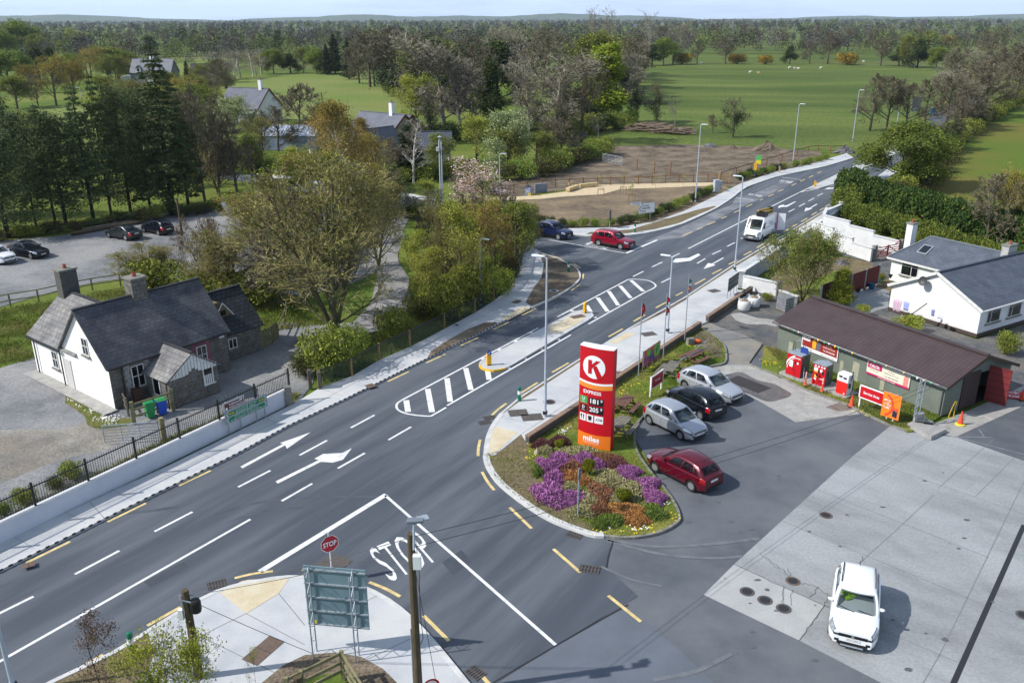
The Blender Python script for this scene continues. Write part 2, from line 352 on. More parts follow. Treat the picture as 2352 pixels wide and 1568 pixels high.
sheet('wash_apron',[(1560,868),(1621,843),(1668,838),(1718,838),(1781,859),(1845,893),(1948,930),(1975,950),(1828,969),(1735,916),(1650,872)],-.004,concp)
sheet('yard_base',[(1600,748),(1640,728),(1725,662),(1830,696),(1800,870),(1700,860),(1620,800)],-.022,darkgravel)
sheet('wet_stain',[(1650,866),(1680,857),(1705,855),(1740,873),(1775,880),(1800,893),(1818,906),(1790,918),(1760,921),(1720,905),(1690,893),(1660,880)],.001,mat('wet stain',S(84,82,84),S(108,102,96),s=1.2,rough=.45,fine=1,fs=5,fa=.3),sm=3)
sheet('oil_stain',[(1895,935),(1925,925),(1970,915),(1978,930),(1960,938),(1930,945)],.001,mat('oil stain',S(98,90,82),S(130,122,112),s=1.4,rough=.6,fine=1,fs=5,fa=.3),sm=3)
sheet('road',[(-400,1515),(-150,1387),(0,1308),(400,1112),(660,970),(981,820),(1217,700),(1257,680),(1240,545),(1309,530),(1449,535),(1568,510),(1648,472),(1700,442),(1781,402),(1851,387),(1955,361),(2040,325),(2100,295),(2130,276),(2140,260),(2200,236),(2260,222),(2275,230),(2210,254),(2165,285),(2100,350),(2040,388),(1975,434),(1907,474),(1786,548),(1687,606),(1568,685),(1447,752),(1334,822),(1197,912),(1160,960),(1150,1060),(1240,1165),(1330,1215),(1408,1243),(1393,1303),(1466,1368),(1276,1480),(1050,1625),(900,1760),(-400,1760)],0,asph)
sheet('side_road',[(1450,560),(1400,536),(1309,533),(1240,513),(1100,485),(950,450),(800,430),(690,414),(600,400),(450,380),(450,400),(600,424),(690,440),(800,462),(950,490),(1100,525),(1217,576),(1300,640)],-.005,asph)
sheet('side_road_pavement',[(600,404),(700,416),(800,434),(950,454),(1000,463),(1000,456),(950,446),(800,426),(700,409),(600,397)],.08,pave,z0=-.1)
sheet('pale_asphalt_patch',[(1440,1393),(1276,1484),(1180,1545),(1000,1700),(1800,1750),(1640,1568),(1560,1490)],-.008,asph3)
sheet('lane',[(930,470),(905,500),(885,520),(868,560),(866,640),(850,700),(810,740),(740,745),(715,775),(780,790),(835,768),(900,752),(930,720),(942,680),(940,640),(915,600),(912,560),(935,510),(960,480)],-.03,mat('lane surface',S(150,146,142),S(130,128,126),s=.5,rough=.9,fine=1,fs=10,fa=.2))
sheet('dusty_bay_edge',[(1568,520),(1620,495),(1680,470),(1690,455),(1730,445),(1790,420),(1830,412),(1800,430),(1740,460),(1690,480),(1620,520),(1570,545),(1480,556)],.002,mat('dusty asphalt',S(128,130,134),S(98,102,108),s=.35,rough=.9,fine=1,fs=8,fa=.15,lo=.4,hi=.6))
sheet('forecourt_concrete',[(2045,978),(2085,992),(2195,1003),(2352,1058),(2800,1200),(2800,1760),(2300,1720),(2026,1568),(1836,1470),(1616,1365),(1686,1295),(1961,1045)],-.006,concf)
sheet('concrete_patch',[(1616,1365),(1686,1295),(1893,1390),(1836,1470)],-.001,mat('pale concrete patch',S(168,170,168),S(158,160,158),s=1,rough=.9,fine=1,fs=12,fa=.1))
sheet('shed_apron',[(2110,985),(2165,965),(2230,940),(2352,885),(2500,830),(2500,865),(2352,931),(2195,1003)],-.003,concp)
# pavements with kerbs
VZ=.12
LK=[(-300,1461),(-150,1384),(0,1307),(273,1172),(392,1114),(540,1041),(660,976),(784,918),(981,821),(1144,742),(1221,704)]
sheet('pavement_left',[(-300,1385),(160,1172),(392,1066),(672,928),(735,890),(809,863),(872,826),(942,796),(1021,755),(1091,718),(1135,690),(1171,662),(1192,625),(1201,590),(1203,570),(1233,572),(1249,606),(1244,636),(1224,663),(1207,694),(1221,704)]+LK[-2::-1],VZ,pave,z0=-.1)
isl=[(1221,706),(1257,690),(1300,668),(1327,647),(1334,635),(1331,623),(1322,612),(1304,603),(1267,588),(1241,580),(1232,573)]
sheet('corner_verge',isl+[(1249,606),(1244,636),(1224,663),(1207,694)],VZ-.01,soil,z0=-.1)
sheet('verge_soil',[(982,822),(1040,793),(1100,764),(1144,741),(1137,739),(1112,741),(1075,755),(1020,786),(990,806)],VZ+.006,soil)
sheet('pavement_upper',[(1290,525),(1352,523),(1420,522),(1500,510),(1568,486),(1640,452),(1700,422),(1781,394),(1851,380),(1945,352),(1960,362),(1901,380),(1851,391),(1781,406),(1715,429),(1688,449),(1648,476),(1568,513),(1509,529),(1449,539),(1351,541),(1309,534),(1285,530)],VZ,pave,z0=-.1)
sheet('upper_verge',[(1345,538),(1440,536),(1505,526),(1560,512),(1610,490),(1647,475),(1640,473),(1600,482),(1540,500),(1480,517),(1450,527),(1400,530),(1355,533)],VZ+.006,soilg)
RK=[(1112,1045),(1117,1006),(1131,973),(1150,948),(1197,909),(1334,822),(1447,752),(1568,685),(1687,606),(1786,548),(1907,475),(1960,443),(2040,388)]
sheet('pavement_right',RK+[(2060,395),(1985,440),(1915,487),(1776,580),(1700,630),(1694,665),(1721,668),(1625,738),(1606,746),(1568,772),(1417,880),(1334,938),(1211,1019),(1197,997),(1137,1045)],VZ,pave,z0=-.1)
sheet('right_verge',[(1151,952),(1199,917),(1334,829),(1338,818),(1197,909)],VZ+.006,soilg)
sheet('right_verge_soil',[(1447,755),(1500,727),(1568,690),(1687,613),(1786,554),(1907,480),(1905,477),(1786,550),(1687,608),(1568,686),(1447,753)],VZ+.006,soilg)
sheet('right_verge_soil',[(1455,752),(1530,715),(1580,685),(1568,686),(1500,724)],VZ+.008,soil)
for nm,pp in(('tactile_paving',[(1117,1010),(1131,978),(1160,985),(1190,992),(1137,1040),(1114,1040)]),('tactile_paving',[(1152,730),(1200,703),(1218,708),(1165,735)]),('tactile_paving',[(505,1360),(560,1331),(665,1326),(640,1362),(565,1408)]),('tactile_paving',[(1400,785),(1440,763),(1463,765),(1412,790)])):
 sheet(nm,pp,VZ+.008,tact)
IS1=[(1102,839),(1103,832),(1112,824),(1321,715),(1337,712),(1357,717),(1363,724),(1357,729),(1347,736),(1172,838),(1157,845),(1134,848),(1114,846)]
sheet('traffic_island',IS1,VZ,pave,z0=-.1)
sheet('tactile_paving',[(1256,752),(1310,727),(1345,727),(1335,738),(1290,762),(1265,765)],VZ+.008,tact)
IS2=[(1862,431),(1870,425),(1944,392),(2010,362),(2058,341),(2070,346),(1972,392),(1922,420),(1880,432)]
sheet('traffic_island',IS2,VZ,pave,z0=-.1)
CIK=[(-60,1655),(120,1562),(261,1495),(338,1447),(461,1373),(528,1345),(595,1331),(661,1322),(761,1326),(828,1342),(895,1376),(945,1416),(995,1469),(1045,1529),(1110,1610)]
sheet('corner_pavement',[(1110,1650),(440,1700)]+[(330,1568),(355,1500),(338,1447)]+CIK[4:],VZ,pave,z0=-.1)
sheet('corner_verge',[(-60,1655),(120,1562),(261,1495),(338,1448),(356,1500),(330,1568),(300,1700),(-60,1740)],VZ-.01,soilg,z0=-.1)
sheet('corner_soil',[(600,1568),(650,1527),(700,1503),(770,1497),(830,1507),(880,1535),(920,1575),(930,1700),(560,1700)],VZ+.006,soil,sm=0)
sheet('corner_grass',[(650,1600),(700,1560),(780,1540),(815,1568),(830,1700),(650,1700)],VZ+.012,grassm)
# lawn bed beside the forecourt
BED=[(1211,1019),(1334,938),(1417,880),(1607,752),(1632,765),(1660,788),(1667,806),(1664,832),(1623,841),(1600,853),(1563,883),(1510,925),(1482,948),(1462,973),(1457,998),(1462,1033),(1487,1073),(1526,1120),(1550,1155),(1560,1184),(1554,1198),(1522,1217),(1476,1229),(1431,1232),(1387,1228)]
WK=[(1112,1045),(1118,1068),(1140,1102),(1176,1134),(1225,1169),(1273,1196),(1351,1225),(1387,1229)]
sheet('forecourt_lawn',BED+WK[-2::-1]+[(1137,1045),(1197,997)],VZ-.01,lawnm,z0=-.1)
sheet('bed_soil',[(1137,1045),(1197,997),(1211,1019),(1215,1060),(1250,1120),(1330,1190),(1385,1222),(1351,1222),(1273,1190),(1176,1128),(1140,1098),(1118,1060)],VZ-.004,soilg)
sheet('bed_soil',[(1575,790),(1607,756),(1632,768),(1655,790),(1660,820),(1640,820),(1610,795)],VZ-.003,soil,sm=1)
sheet('shed_grass',[(1748,846),(1755,795),(1783,800),(2160,955),(2110,985),(2085,992),(2045,975),(1990,953),(1948,925),(1845,888)],.05,lawnm,z0=-.1)
# kerbs
kb=MB()
def kerb(pts,w,m,z=VZ+.012,name='kerb',sm=0,off=0):
 b=MB();ribbon(b,W2(pts,VZ,sm),w,z,z0=-.1,off=off);return structure(b.build(name,m))
kerb(WK,.34,kerbm,sm=3,off=.1)
kerb(RK[:4],.3,kerbm,sm=3,off=-.1)
kerb(RK[3:],.14,kerbm,off=-.05)
kerb(isl,.16,kerbm,sm=2,off=.06)
kerb([(1285,531),(1309,534),(1351,541),(1449,539),(1509,529),(1568,513),(1648,476),(1688,449),(1715,429),(1781,406),(1851,391),(1901,380),(1960,362)],.3,kerbm,sm=2,off=.1)
kerb(CIK,.2,kerbm,sm=2,off=-.05)
kerb(IS1+IS1[:1],.12,kerbm,off=0);kerb(IS2+IS2[:1],.14,kerbm,off=0)
b=MB();ribbon(b,W2([(1101,836),(1108,845),(1134,850),(1160,845)],VZ,3),.1,VZ+.02,z0=0);structure(b.build('kerb',mat('yellow kerb paint',S(226,180,60),rough=.7)))
# old kerb stones round the forecourt lawn
b=MB();kp=W2(BED[3:],VZ,3)
for a,c in zip(kp,kp[1:]):
 d=(c-a);
 if d.length>.05:b.bar((a.x,a.y,0),(c.x-d.x*.03,c.y-d.y*.03,0),.14,.26)
structure(b.build('kerb',kerbo))
b=MB();ribbon(b,W2([(1748,849),(1781,860),(1845,894),(1948,931),(1990,953),(2045,978),(2085,992)],0),.14,.09,z0=-.1);ribbon(b,W2([(1750,790),(1718,836),(1748,849)],0),.1,.09,z0=-.1)
structure(b.build('kerb',kerbo))
# slotted drain kerb on the left of the road
kl=W2(LK,VZ);b=MB();ribbon(b,kl,.16,VZ+.005,z0=-.1,off=.02);structure(b.build('drain_kerb',kerbm))
b=MB();acc=0;cnt=0
for a,c in zip(kl[2:],kl[3:]):
 d=c-a;L=d.length;n=Vector((-d.y,d.x))/L;t=-acc
 while t<L:
  if t>=0:
   p=a+d*(t/L)-n*.05;e=d/L
   b.bar((p.x-e.x*.09,p.y-e.y*.09,.1),(p.x+e.x*.09,p.y+e.y*.09,.1),.07,.07)
  t+=.42
 acc=(L+acc)%.42
structure(b.build('drain_slots',tar))
# ---- painted lines
MZ=.004
wl=MB();yl=MB()
def wln(a,c,w=.15):ribbon(wl,W2([a,c]),w,MZ)
for a,c in(((-80,1563),(575,1192)),((-10,1412),(77,1369)),((172,1318),(274,1264)),((355,1220),(442,1175)),((547,1118),(621,1080)),((647,1150),(717,1110)),((776,1075),(838,1040)),((688,1045),(751,1011)),((806,982),(860,953)),((892,1010),(944,980)),
    ((1454,635),(1478,623)),((1498,613),(1521,602)),((1542,591),(1561,582)),((1519,649),(1543,637)),((1601,605),(1620,594)),((1636,584),(1656,575)),((1670,566),(1688,557)),((1702,548),(1710,544)),((1792,499),(1802,494)),((1811,487),(1825,480)),((1835,474.5),(1849,467)),((1857,462),(1870,455)),((1877,450),(1890,444)),((1581,571),(1836,442)),((1836,442),(1941,392)),((1941,392),(2060,336)),((1836,442),(1927,423)),((1927,423),(1979,392)),((1979,392),(2080,343)),((1856,433),(1868,435)),((1845,438),(1851,439.5)),((1240,547),(1439,582)),((1796,407),(1840,413)),((1690,454),(1731,460)),((885,1137),(1276,1480))):wln(a,c)
wln((597,1312),(887,1135),.3);wln((1437,582),(1510,551),.3)
wln((1027,931),(1311,769));wln((922,919),(1236,753));wln((1703/3+784,744),(2104/3+784,669));wln((1487/3+784,728),(1970/3+784,643))
Z5=lambda x,y:(784+x/3,522.67+y/3)
ribbon(wl,W2([Z5(*p)for p in((418,1188),(388,1208),(380,1235),(402,1262),(470,1285),(600,1298),(640,1285),(722,1238))],0,4),.15,MZ)
ribbon(wl,W2([Z5(*p)for p in((1968,361),(1995,355),(2070,358),(2130,370),(2165,395),(2155,415),(2102,441))],0,4),.15,MZ)
for x0,y0,x1,y1 in((447,1188,460,1268),(595,1110,625,1270),(728,1037,750,1198),(857,967,893,1117),(1007,978,1018,1047),(1690,535,1718,580),(1765,482,1835,578),(1842,437,1908,535),(1920,400,1995,485),(1995,362,2080,438)):
 wln(Z5(x0,y0),Z5(x1,y1),.36)
for x,y in((975,903),(1092,843),(1203,783),(1305,725),(1590,575),(1148,967),(1262,902),(1373,837),(1492,770),(1747,620)):
 g=G(*Z5(x,y));wl.box(g.x,g.y,.002,.3,.3,.02,R(10))
for k in range(7):
 g=G(1933+k*8.5,419.5-k*4.9);wl.box(g.x,g.y,.002,.5,.3,.02,R(30))
B5=lambda x,y:(1600.7+x/6,392+y/6)
def poly(pts,f=None):
 q=W2([f(*p)if f else p for p in pts]);n=len(q)
 ar=sum(q[i].x*q[(i+1)%n].y-q[(i+1)%n].x*q[i].y for i in range(n))
 if ar<0:q=q[::-1]
 wl.add([(p.x,p.y,MZ)for p in q],[tuple(range(n))])
poly([(1355,423),(1363,431),(1245,498),(1170,502),(1116,517),(1132,484),(1203,464),(1190,480),(1236,478)],B5)
poly([(1650,456),(1660,464),(1565,520),(1592,523),(1480,563),(1500,512),(1548,516)],B5)
poly([(360,1195),(372,1205),(225,1287),(257,1302),(90,1355),(152,1273),(205,1281)],B5)
poly([(2075,194),(2082,206),(1880,242),(1872,251),(1757,259),(1810,233),(1855,236)],B5)
poly([(1915,267),(1970,262),(2030,228),(2045,235),(1990,285),(1915,306)],B5)
poly([(1544,602),(1552,594),(1582,592),(1604,582),(1609,586),(1586,599),(1555,603)])
poly([(552,1071),(557,1075),(655,1022),(659,1030),(714,992),(643,1017),(650,1019)])
poly([(633,1105),(638,1110),(737,1060),(764,1062),(788,1055),(808,1029),(786,1040),(742,1042),(722,1053),(732,1056)])
def gtext(s,o,x,y,bold=.0):
 O,X,Y=G(*o,MZ),G(*x,MZ),G(*y,MZ);text(wl,s,O,X-O,Y-O,bold)
gtext('STOP',(899,1336),(1013,1283),(843,1262),.0)
gtext('BUS',(1822,417.5),(1796,413),(1814,421));gtext('BUS',(1752,449),(1723,444),(1745,452))
gtext('STOP',(1392,573),(1412,563),(1342,561))
structure(wl.build('white_road_markings',wline))
for p in(((60,1292),(161,1243)),((247,1198),(335,1155)),((410,1115),(484,1080)),((890,876),(939,853)),((979,833),(1023,813)),((1059,793),(1099,775)),((1132,757),(1168,740)),((1198,724),(1231,708)),((1258,693),(1288,678)),((1312,667),(1332,653)),((1338,641),(1340,629)),((1318,606),(1334,616)),((1268,586),(1293,596)),((1220,570),(1244,578)),
    ((1130,953),(1144,940),(1163,926)),((1197,902),(1235,878)),((1268,855),(1306,833)),((1398,773),(1430,755)),((1455,738),(1481,723)),((1506,707),(1530,694)),((1552,679),(1568,671)),((1596,653),(1620,640)),((1636,629),(1657,618)),((1674,607),(1694,597)),((1708,586),(1726,577)),((1738,569),(1755,559)),((1799,534),(1811,526)),((1819,521),(1831,514.5)),((1840,509),(1854,501)),((1864,494),(1876,487)),((1883,483),(1892,478)),((1896,474.5),(1907,469)),
    ((1103,1009),(1099,1028),(1098,1047)),((1107,1083),(1120,1106),(1135,1125)),((1171,1165),(1221,1213)),((1271,1260),(1333,1314)),((1397,1367),(1472,1427)),((338,1436),(415,1393)),((120,1568),(237,1503)),((539,1327),(581,1317),(627,1311)),((694,1307),(735,1310),(775,1317)),((848,1336),(885,1351),(919,1369)),((973,1413),(1031,1471)),((1108,1552),(1140,1590)),
    ((1601,527),(1613,523)),((1625,516.5),(1643,509)),((1656.5,502),(1669,497)),((1686,488),(1701,482)),((1714,475),(1728,469)),((1745,460),(1753,457)),((1764,451.5),(1777,446)),((1787,440),(1799.5,435)),((1818,426.5),(1829,421.5)),((1838,417),(1849,412)),((1858,408),(1868,403)),((1877,398),(1887,394)),((1568,541),(1590,532))):
 ribbon(yl,W2(p,0,3 if len(p)>2 else 0),.16,MZ)
structure(yl.build('yellow_road_markings',yline))
b=MB();
for p in([(2195,1004),(2352,972)],[(2235,997),(2352,1032)]):pass
for p in(((2180,1002),(2280,1004)),((2190,1001),(2360,1045)),((2248,985),(2262,1004))):ribbon(b,W2(p),.06,-.001)
structure(b.build('bay_lines',mat('worn paint',S(150,154,158),S(110,114,118),s=3,rough=.8)))
# seams, joints
b=MB()
for p,w in(([(1120,1575),(1176,1541),(1276,1482),(1360,1433),(1425,1397),(1443,1388)],.07),([(1393,1303),(1398,1275),(1408,1243)],.07)):ribbon(b,W2(p,0,3),w,.003)
for p,w in(([(2352,1205),(2190,1568),(2120,1720)],.2),):ribbon(b,W2(p),w,.002)
structure(b.build('tar_seams',tar))
def jag(b,pts,w,z,seed=1,amp=.06,n=9):
 rg=random.Random(seed);q=W2(pts);o=[]
 for a,c in zip(q,q[1:]):
  for k in range(n):o.append(a.lerp(c,k/n)+Vector((rg.uniform(-amp,amp),rg.uniform(-amp,amp))))
 ribbon(b,o+[q[-1]],w,z);return b
b=MB()
for i,p in enumerate(([(1893,1390),(1836,1470)],[(1686,1295),(1893,1390)],[(1821,1334),(1795,1305),(1758,1278)],[(1821,1334),(1808,1305)],[(1840,1338),(1870,1345),(1905,1368),(1893,1390)],[(1880,1347),(1860,1372)],[(1800,1350),(1797,1385)],[(1820,1352),(1818,1390)],[(1985,1278),(1975,1296)],[(1893,1390),(1925,1395)])):jag(b,p,.02,.0015,i)
structure(b.build('concrete_cracks',tar))
b=MB()
for p,w in(([(485,1183),(560,1162),(625,1148),(720,1140),(870,1140)],.2),([(295,1178),(350,1172),(415,1163)],.25),([(520,1200),(600,1175),(700,1165)],.12)):ribbon(b,W2(p,0,5),w,.0015)
structure(b.build('tyre_marks',mat('tyre mark',S(65,70,79),S(76,82,90),s=1.2,rough=.75,fine=1,fs=20,fa=.25,lo=.4,hi=.55)))
b=MB()
for p,w in(([(1395,1238),(1500,1254),(1620,1250),(1745,1236)],.22),([(1395,1241),(1520,1272),(1640,1281),(1705,1276)],.2),([(1500,1560),(1600,1540),(1680,1500)],.2),([(1380,1300),(1450,1330),(1520,1345)],.12)):ribbon(b,W2(p,0,5),w,.0015)
structure(b.build('dusty_tracks',mat('dusty track',S(112,115,118),S(94,98,103),s=1.5,rough=.85,fine=1,fs=15,fa=.2)))
b=MB();rg=random.Random(21)
for k in range(46):
 u,v=(rg.uniform(1500,1700),rg.uniform(1000,1200))if k<14 else(rg.uniform(1650,2300),rg.uniform(1080,1540));g=G(u,v);r=rg.uniform(.03,.16);a=rg.uniform(.5,1)
 b.add([(g.x+r*math.cos(6.28*j/9)*rg.uniform(.7,1.2),g.y+r*a*math.sin(6.28*j/9)*rg.uniform(.7,1.2),.0022)for j in range(9)],[tuple(range(9))])
structure(b.build('oil_spots',mat('oil spots',S(92,92,92),rough=.5)))
sheet('road_patch',[(1015,1290),(1060,1262),(1085,1290),(1040,1320)],.0012,mat('patch asphalt',S(60,66,74),S(70,75,83),s=2,rough=.85,fine=1,fs=30,fa=.2));sheet('road_patch',[(330,1335),(420,1290),(436,1302),(346,1349)],.0012,MATS['patch asphalt']);sheet('road_patch',[(1290,600),(1350,590),(1372,604),(1306,616)],.0012,MATS['patch asphalt'])
b=MB()
for p in([(1876,1123),(2271,1280)],[(1796,1195),(2226,1373),(2420,1450)],[(1686,1295),(1893,1390)],[(2352,1105),(2158,1503),(2120,1568)],[(2146,1135),(2060,1215),(1971,1295)],[(1893,1390),(1836,1470)],[(1893,1390),(2200,1520)],[(1961,1045),(2352,1180)],[(2330,1050),(2240,1140)],[(2280,1010),(2155,1120)],[(1800,1345),(1800,1390)],[(1745,1270),(1815,1330)]):ribbon(b,W2(p),.035,0.0)
structure(b.build('slab_joints',joint))
b=MB()
for p in([(450,1335+130),(565,1408),(640,1362)],[(565,1408),(700,1480)],[(480,1470),(680,1568)],[(735,1435),(870,1365)],[(640,1362),(700,1435)],[(830,1520),(955,1460)],[(1197,997),(1334,905),(1500,800),(1600,735)],[(1137,1045),(1197,997)],[(0,1268),(160,1195),(392,1088),(672,950)],[(207,1153),(240,1190)],[(672,955),(700,940),(1000,780),(1150,705)]):ribbon(b,W2(p,VZ),.03,VZ+.005)
for k in range(34):
 p=Vector((-13.7,49.0))+Vector((.545,.838))*(k-18)*2.5
 if k<28:ribbon(b,[p+Vector((.83,-.56))*.1,p+Vector((.83,-.56))*1.95],.02,VZ+.003)
 p=Vector((.84,43.57))+Vector((.585,.81))*(k+1)*1.9
 if k<24:ribbon(b,[p+Vector((-.81,.585))*.25,p+Vector((-.81,.585))*2.7],.02,VZ+.003)
structure(b.build('pavement_joints',joint))
# covers and gratings
def cover(u,v,sx,sy,rz,m,lab,z=VZ,rnd_=False,nm='manhole_cover',cat='manhole cover',grid=False):
 g=G(u,v,z);t=thing(nm,lab,cat,(g.x,g.y,z),R(rz),'covers and gratings let into the ground')
 b=MB()
 if rnd_:b.lathe([(sx/2,.004),(sx/2,.016)],n=24);b.build('lid',m,t);c=MB();c.lathe([(sx*.35,.016),(sx*.35,.02),(sx*.25,.02)],n=20);c.build('pattern',tar,t)
 elif grid:
  MB().box(0,0,.003,sx,sy,.008).build('pit',tar,t)
  for k in range(6):b.box(-sx/2+sx*(k+.5)/6,0,.011,sx/16,sy,.012)
  b.box(0,-sy/2,.011,sx,.04,.014);b.box(0,sy/2,.011,sx,.04,.014);b.box(0,0,.011,sx,.04,.014);b.build('bars',m,t)
 else:
  b.box(0,0,.012,sx,sy,.006);b.build('lid',m,t);c=MB();c.box(0,0,.018,.02,sy*.9,.003);c.build('seam',tar,t)
for u,v,sx,sy,rz,m,lab,z,k in(
 (1187,693,.9,.6,56,rust,'rusty rectangular cover in the left pavement near the corner verge',VZ,0),(1049,747,.3,.3,56,iron,'tiny square cover in the left pavement beside the mesh fence',VZ,0),
 (1327,727,1.2,.7,30,rust,'rusty double cover on the traffic island behind the yellow bollard',VZ,0),(1190,948,1.15,.9,10,iron,'dark rectangular cover left of the lamp post foot, farther from the post',VZ,0),
 (1222,958,1.25,.9,10,iron,'dark rectangular cover directly left of the lamp post foot',VZ,0),(1262,923,.75,0,0,rust,'round rusty cover behind the lamp post on the right pavement',VZ,1),
 (1490,767,1.1,.8,20,iron,'dark cover in the right pavement beside the flag poles',VZ,0),(1422,856,.5,.45,15,rust,'small orange-brown cover beside the low brick wall',VZ,0),
 (1640,668,1.0,.8,30,iron,'dark cover in the right pavement near the green sign back',VZ,0),(605,1493,1.5,.75,62,rust,'long rusty cover in the corner pavement left of the board',VZ,0),
 (812,1383,.9,.7,62,rust,'rusty cover in the corner pavement partly behind the board',VZ,0),(763,1296,1.35,1.2,60,iron,'dark purple-brown cover in the road behind the stop sign',0,0),
 (498,1342,.75,.5,25,iron,'black gully grating at the kerb left of the tactile paving',0,2),(1092,1545,.7,.5,-45,iron,'black gully grating at the bottom of the corner kerb',0,2),
 (1320,1228,.75,.5,-30,iron,'gully grating against the white kerb of the heather bed',0,2),(1355,1307,.9,.5,-15,iron,'gully grating beside the yellow dashes below the heather bed',0,2),
 (1125,959,.75,.45,20,iron,'upper of two gully gratings at the kerb corner by the green bollard',0,2),(1114,970,.75,.45,20,iron,'lower of two gully gratings at the kerb corner by the green bollard',0,2),
 (1897,1183,.62,0,0,rust,'single round rusty cover in the middle of the concrete forecourt',-.004,1),(1821,1334,.62,0,0,rust,'round rusty cover just above the pale concrete patch',-.004,1),
 (1716,1358,.62,0,0,iron,'leftmost of three round covers in the pale concrete patch',.001,1),(1757,1378,.62,0,0,iron,'middle one of three round covers in the pale concrete patch',.001,1),
 (1800,1397,.62,0,0,iron,'rightmost of three round covers in the pale concrete patch',.001,1),(2351,1412,.6,0,0,iron,'round cover cut by the right edge of the photo',-.004,1),
 (1272,668,.8,0,0,kerbm,'round pale concrete cover in the brown corner verge',VZ-.01,1),(66,1297,.5,.4,30,rust,'small rusty cover at the foot of the left kerb',VZ,0),
 (851,886,.6,.6,40,rust,'square rusty cover in the left pavement by the fence end',VZ,0),(2072,909+63,.5,.35,0,iron,'dark drain lid beside the orange cone by the shed',.01,0)):
 cover(u,v,sx,sy or sx,rz,m,lab,z,k==1,'gully_grating' if k==2 else 'manhole_cover','drain grating' if k==2 else 'manhole cover',k==2)
g=G(1718,882);t=thing('drain_grating','large dark slotted grating in the wet wash apron','drain grating',(g.x,g.y,.001),R(-52))
MB().box(0,0,.002,2.6,1.3,.01).build('pit',tar,t);b=MB()
for k in range(22):b.box(-1.25+k*.119,0,.012,.04,1.3,.012)
b.build('bars',iron,t)
# ================================================================ BUILDINGS
slate=mat('slate roof',S(80,81,87),S(60,62,69),s=.9,rough=.75,brick=(.38,.26,(.35,.35,.37),.012,.14),fine=1,fs=9,fa=.2,c3=S(96,96,98),s3=.5)
slate2=mat('light slate roof',S(118,116,116),S(96,95,98),s=1.2,rough=.8,brick=(.42,.33,(.35,.35,.37),.016,.16),fine=1,fs=9,fa=.25,c3=S(134,132,128),s3=.8)
slateb=mat('blue-grey tile roof',S(88,95,106),S(74,81,92),s=1.1,rough=.75,brick=(.6,.3,(.55,.56,.6),.012,.1),fine=1,fs=12,fa=.15)
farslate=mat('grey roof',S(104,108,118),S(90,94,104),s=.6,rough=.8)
stone=mat('grey granite wall',S(118,114,108),S(92,90,86),s=2.2,rough=.95,brick=(.5,.26,(.72,.7,.66),.022,.16),fine=1,fs=9,fa=.3,bump=.8,bs=14)
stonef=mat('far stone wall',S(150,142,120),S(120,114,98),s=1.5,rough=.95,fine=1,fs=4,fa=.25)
render=mat('white render',S(236,234,230),S(214,210,204),s=1.4,rough=.9,fine=1,fs=8,fa=.08,lo=.5,hi=.8)
cream=mat('cream render',S(230,231,230),S(220,220,218),s=1,rough=.9,fine=1,fs=10,fa=.05)
whiter=mat('white garden wall',S(216,216,214),S(204,205,206),s=1.2,rough=.9,fine=1,fs=8,fa=.06)
greyr=mat('grey cement render',S(172,176,184),S(160,164,172),s=1.2,rough=.9)
greenr=mat('sage green render',S(112,120,109),S(102,110,100),s=1.2,rough=.9,fine=1,fs=30,fa=.1)
brownc=mat('brown corrugated sheet',S(78,64,64),S(68,55,55),s=1,rough=.55,metal=.1,fine=1,fs=20,fa=.08)
gutter=mat('gutter',S(36,36,38),rough=.5)
brickw=mat('low brick wall',S(150,120,98),S(120,104,92),s=3,rough=.95,fine=1,fs=14,fa=.3)
copingm=mat('wall coping',S(212,213,213),S(198,199,200),s=2,rough=.85)
def win(parent,x,y,z,w,h,rz=0,nx=2,nz=2,fm=white,sill=True,name='window',uneq=None):
 f=bpy.data.objects.new(name,None);
 b=MB();t=.06
 for xx in(-w/2+t/2,w/2-t/2):b.box(xx,-.02,0,t,.05,h)
 for zz in(0,h-t):b.box(0,-.02,zz,w-2*t,.05,t)
 for k in range(1,nx):
  px=-w/2+w*((uneq or k/nx));b.box(px,-.02,t,.045,.045,h-2*t)
 for k in range(1,nz):b.box(0,-.0185,h*k/nz if nz!=3 else h*.68,w-2*t,.042,.045)
 o=b.build(name,fm,parent);o.location=(x,y,z);o.rotation_euler=(0,0,rz)
 MB().box(0,-.006,.01,w-.05,.012,h-.02).build('pane',darkglass,o)
 if sill:MB().box(0,-.07,-.1,w+.2,.16,.1).build('sill',kerbo if sill is True else sill,o)
 return o
def gable_roof(parent,x0,x1,y0,y1,ze,zr,m,ov=.25,name='roof',axis='x',t=.09,ridge=slate):
 b=MB();
 if axis=='x':
  ym=(y0+y1)/2;sl=(zr-ze)/(ym-y0);a=y0-ov;c=y1+ov;za=ze-sl*ov
  b.slab((x0-ov,a,za),(x1+ov,a,za),(x1+ov,ym,zr),(x0-ov,ym,zr),t);b.slab((x1+ov,c,za),(x0-ov,c,za),(x0-ov,ym,zr),(x1+ov,ym,zr),t)
  o=b.build(name,m,parent);MB().bar((x0-ov,ym,zr+.03),(x1+ov,ym,zr+.03),.22,.09).build('ridge',ridge,o)
 else:
  xm=(x0+x1)/2;sl=(zr-ze)/(xm-x0);a=x0-ov;c=x1+ov;za=ze-sl*ov
  b.slab((a,y1+ov,za),(a,y0-ov,za),(xm,y0-ov,zr),(xm,y1+ov,zr),t);b.slab((c,y0-ov,za),(c,y1+ov,za),(xm,y1+ov,zr),(xm,y0-ov,zr),t)
  o=b.build(name,m,parent);MB().bar((xm,y0-ov,zr+.03),(xm,y1+ov,zr+.03),.22,.09).build('ridge',ridge,o)
 return o
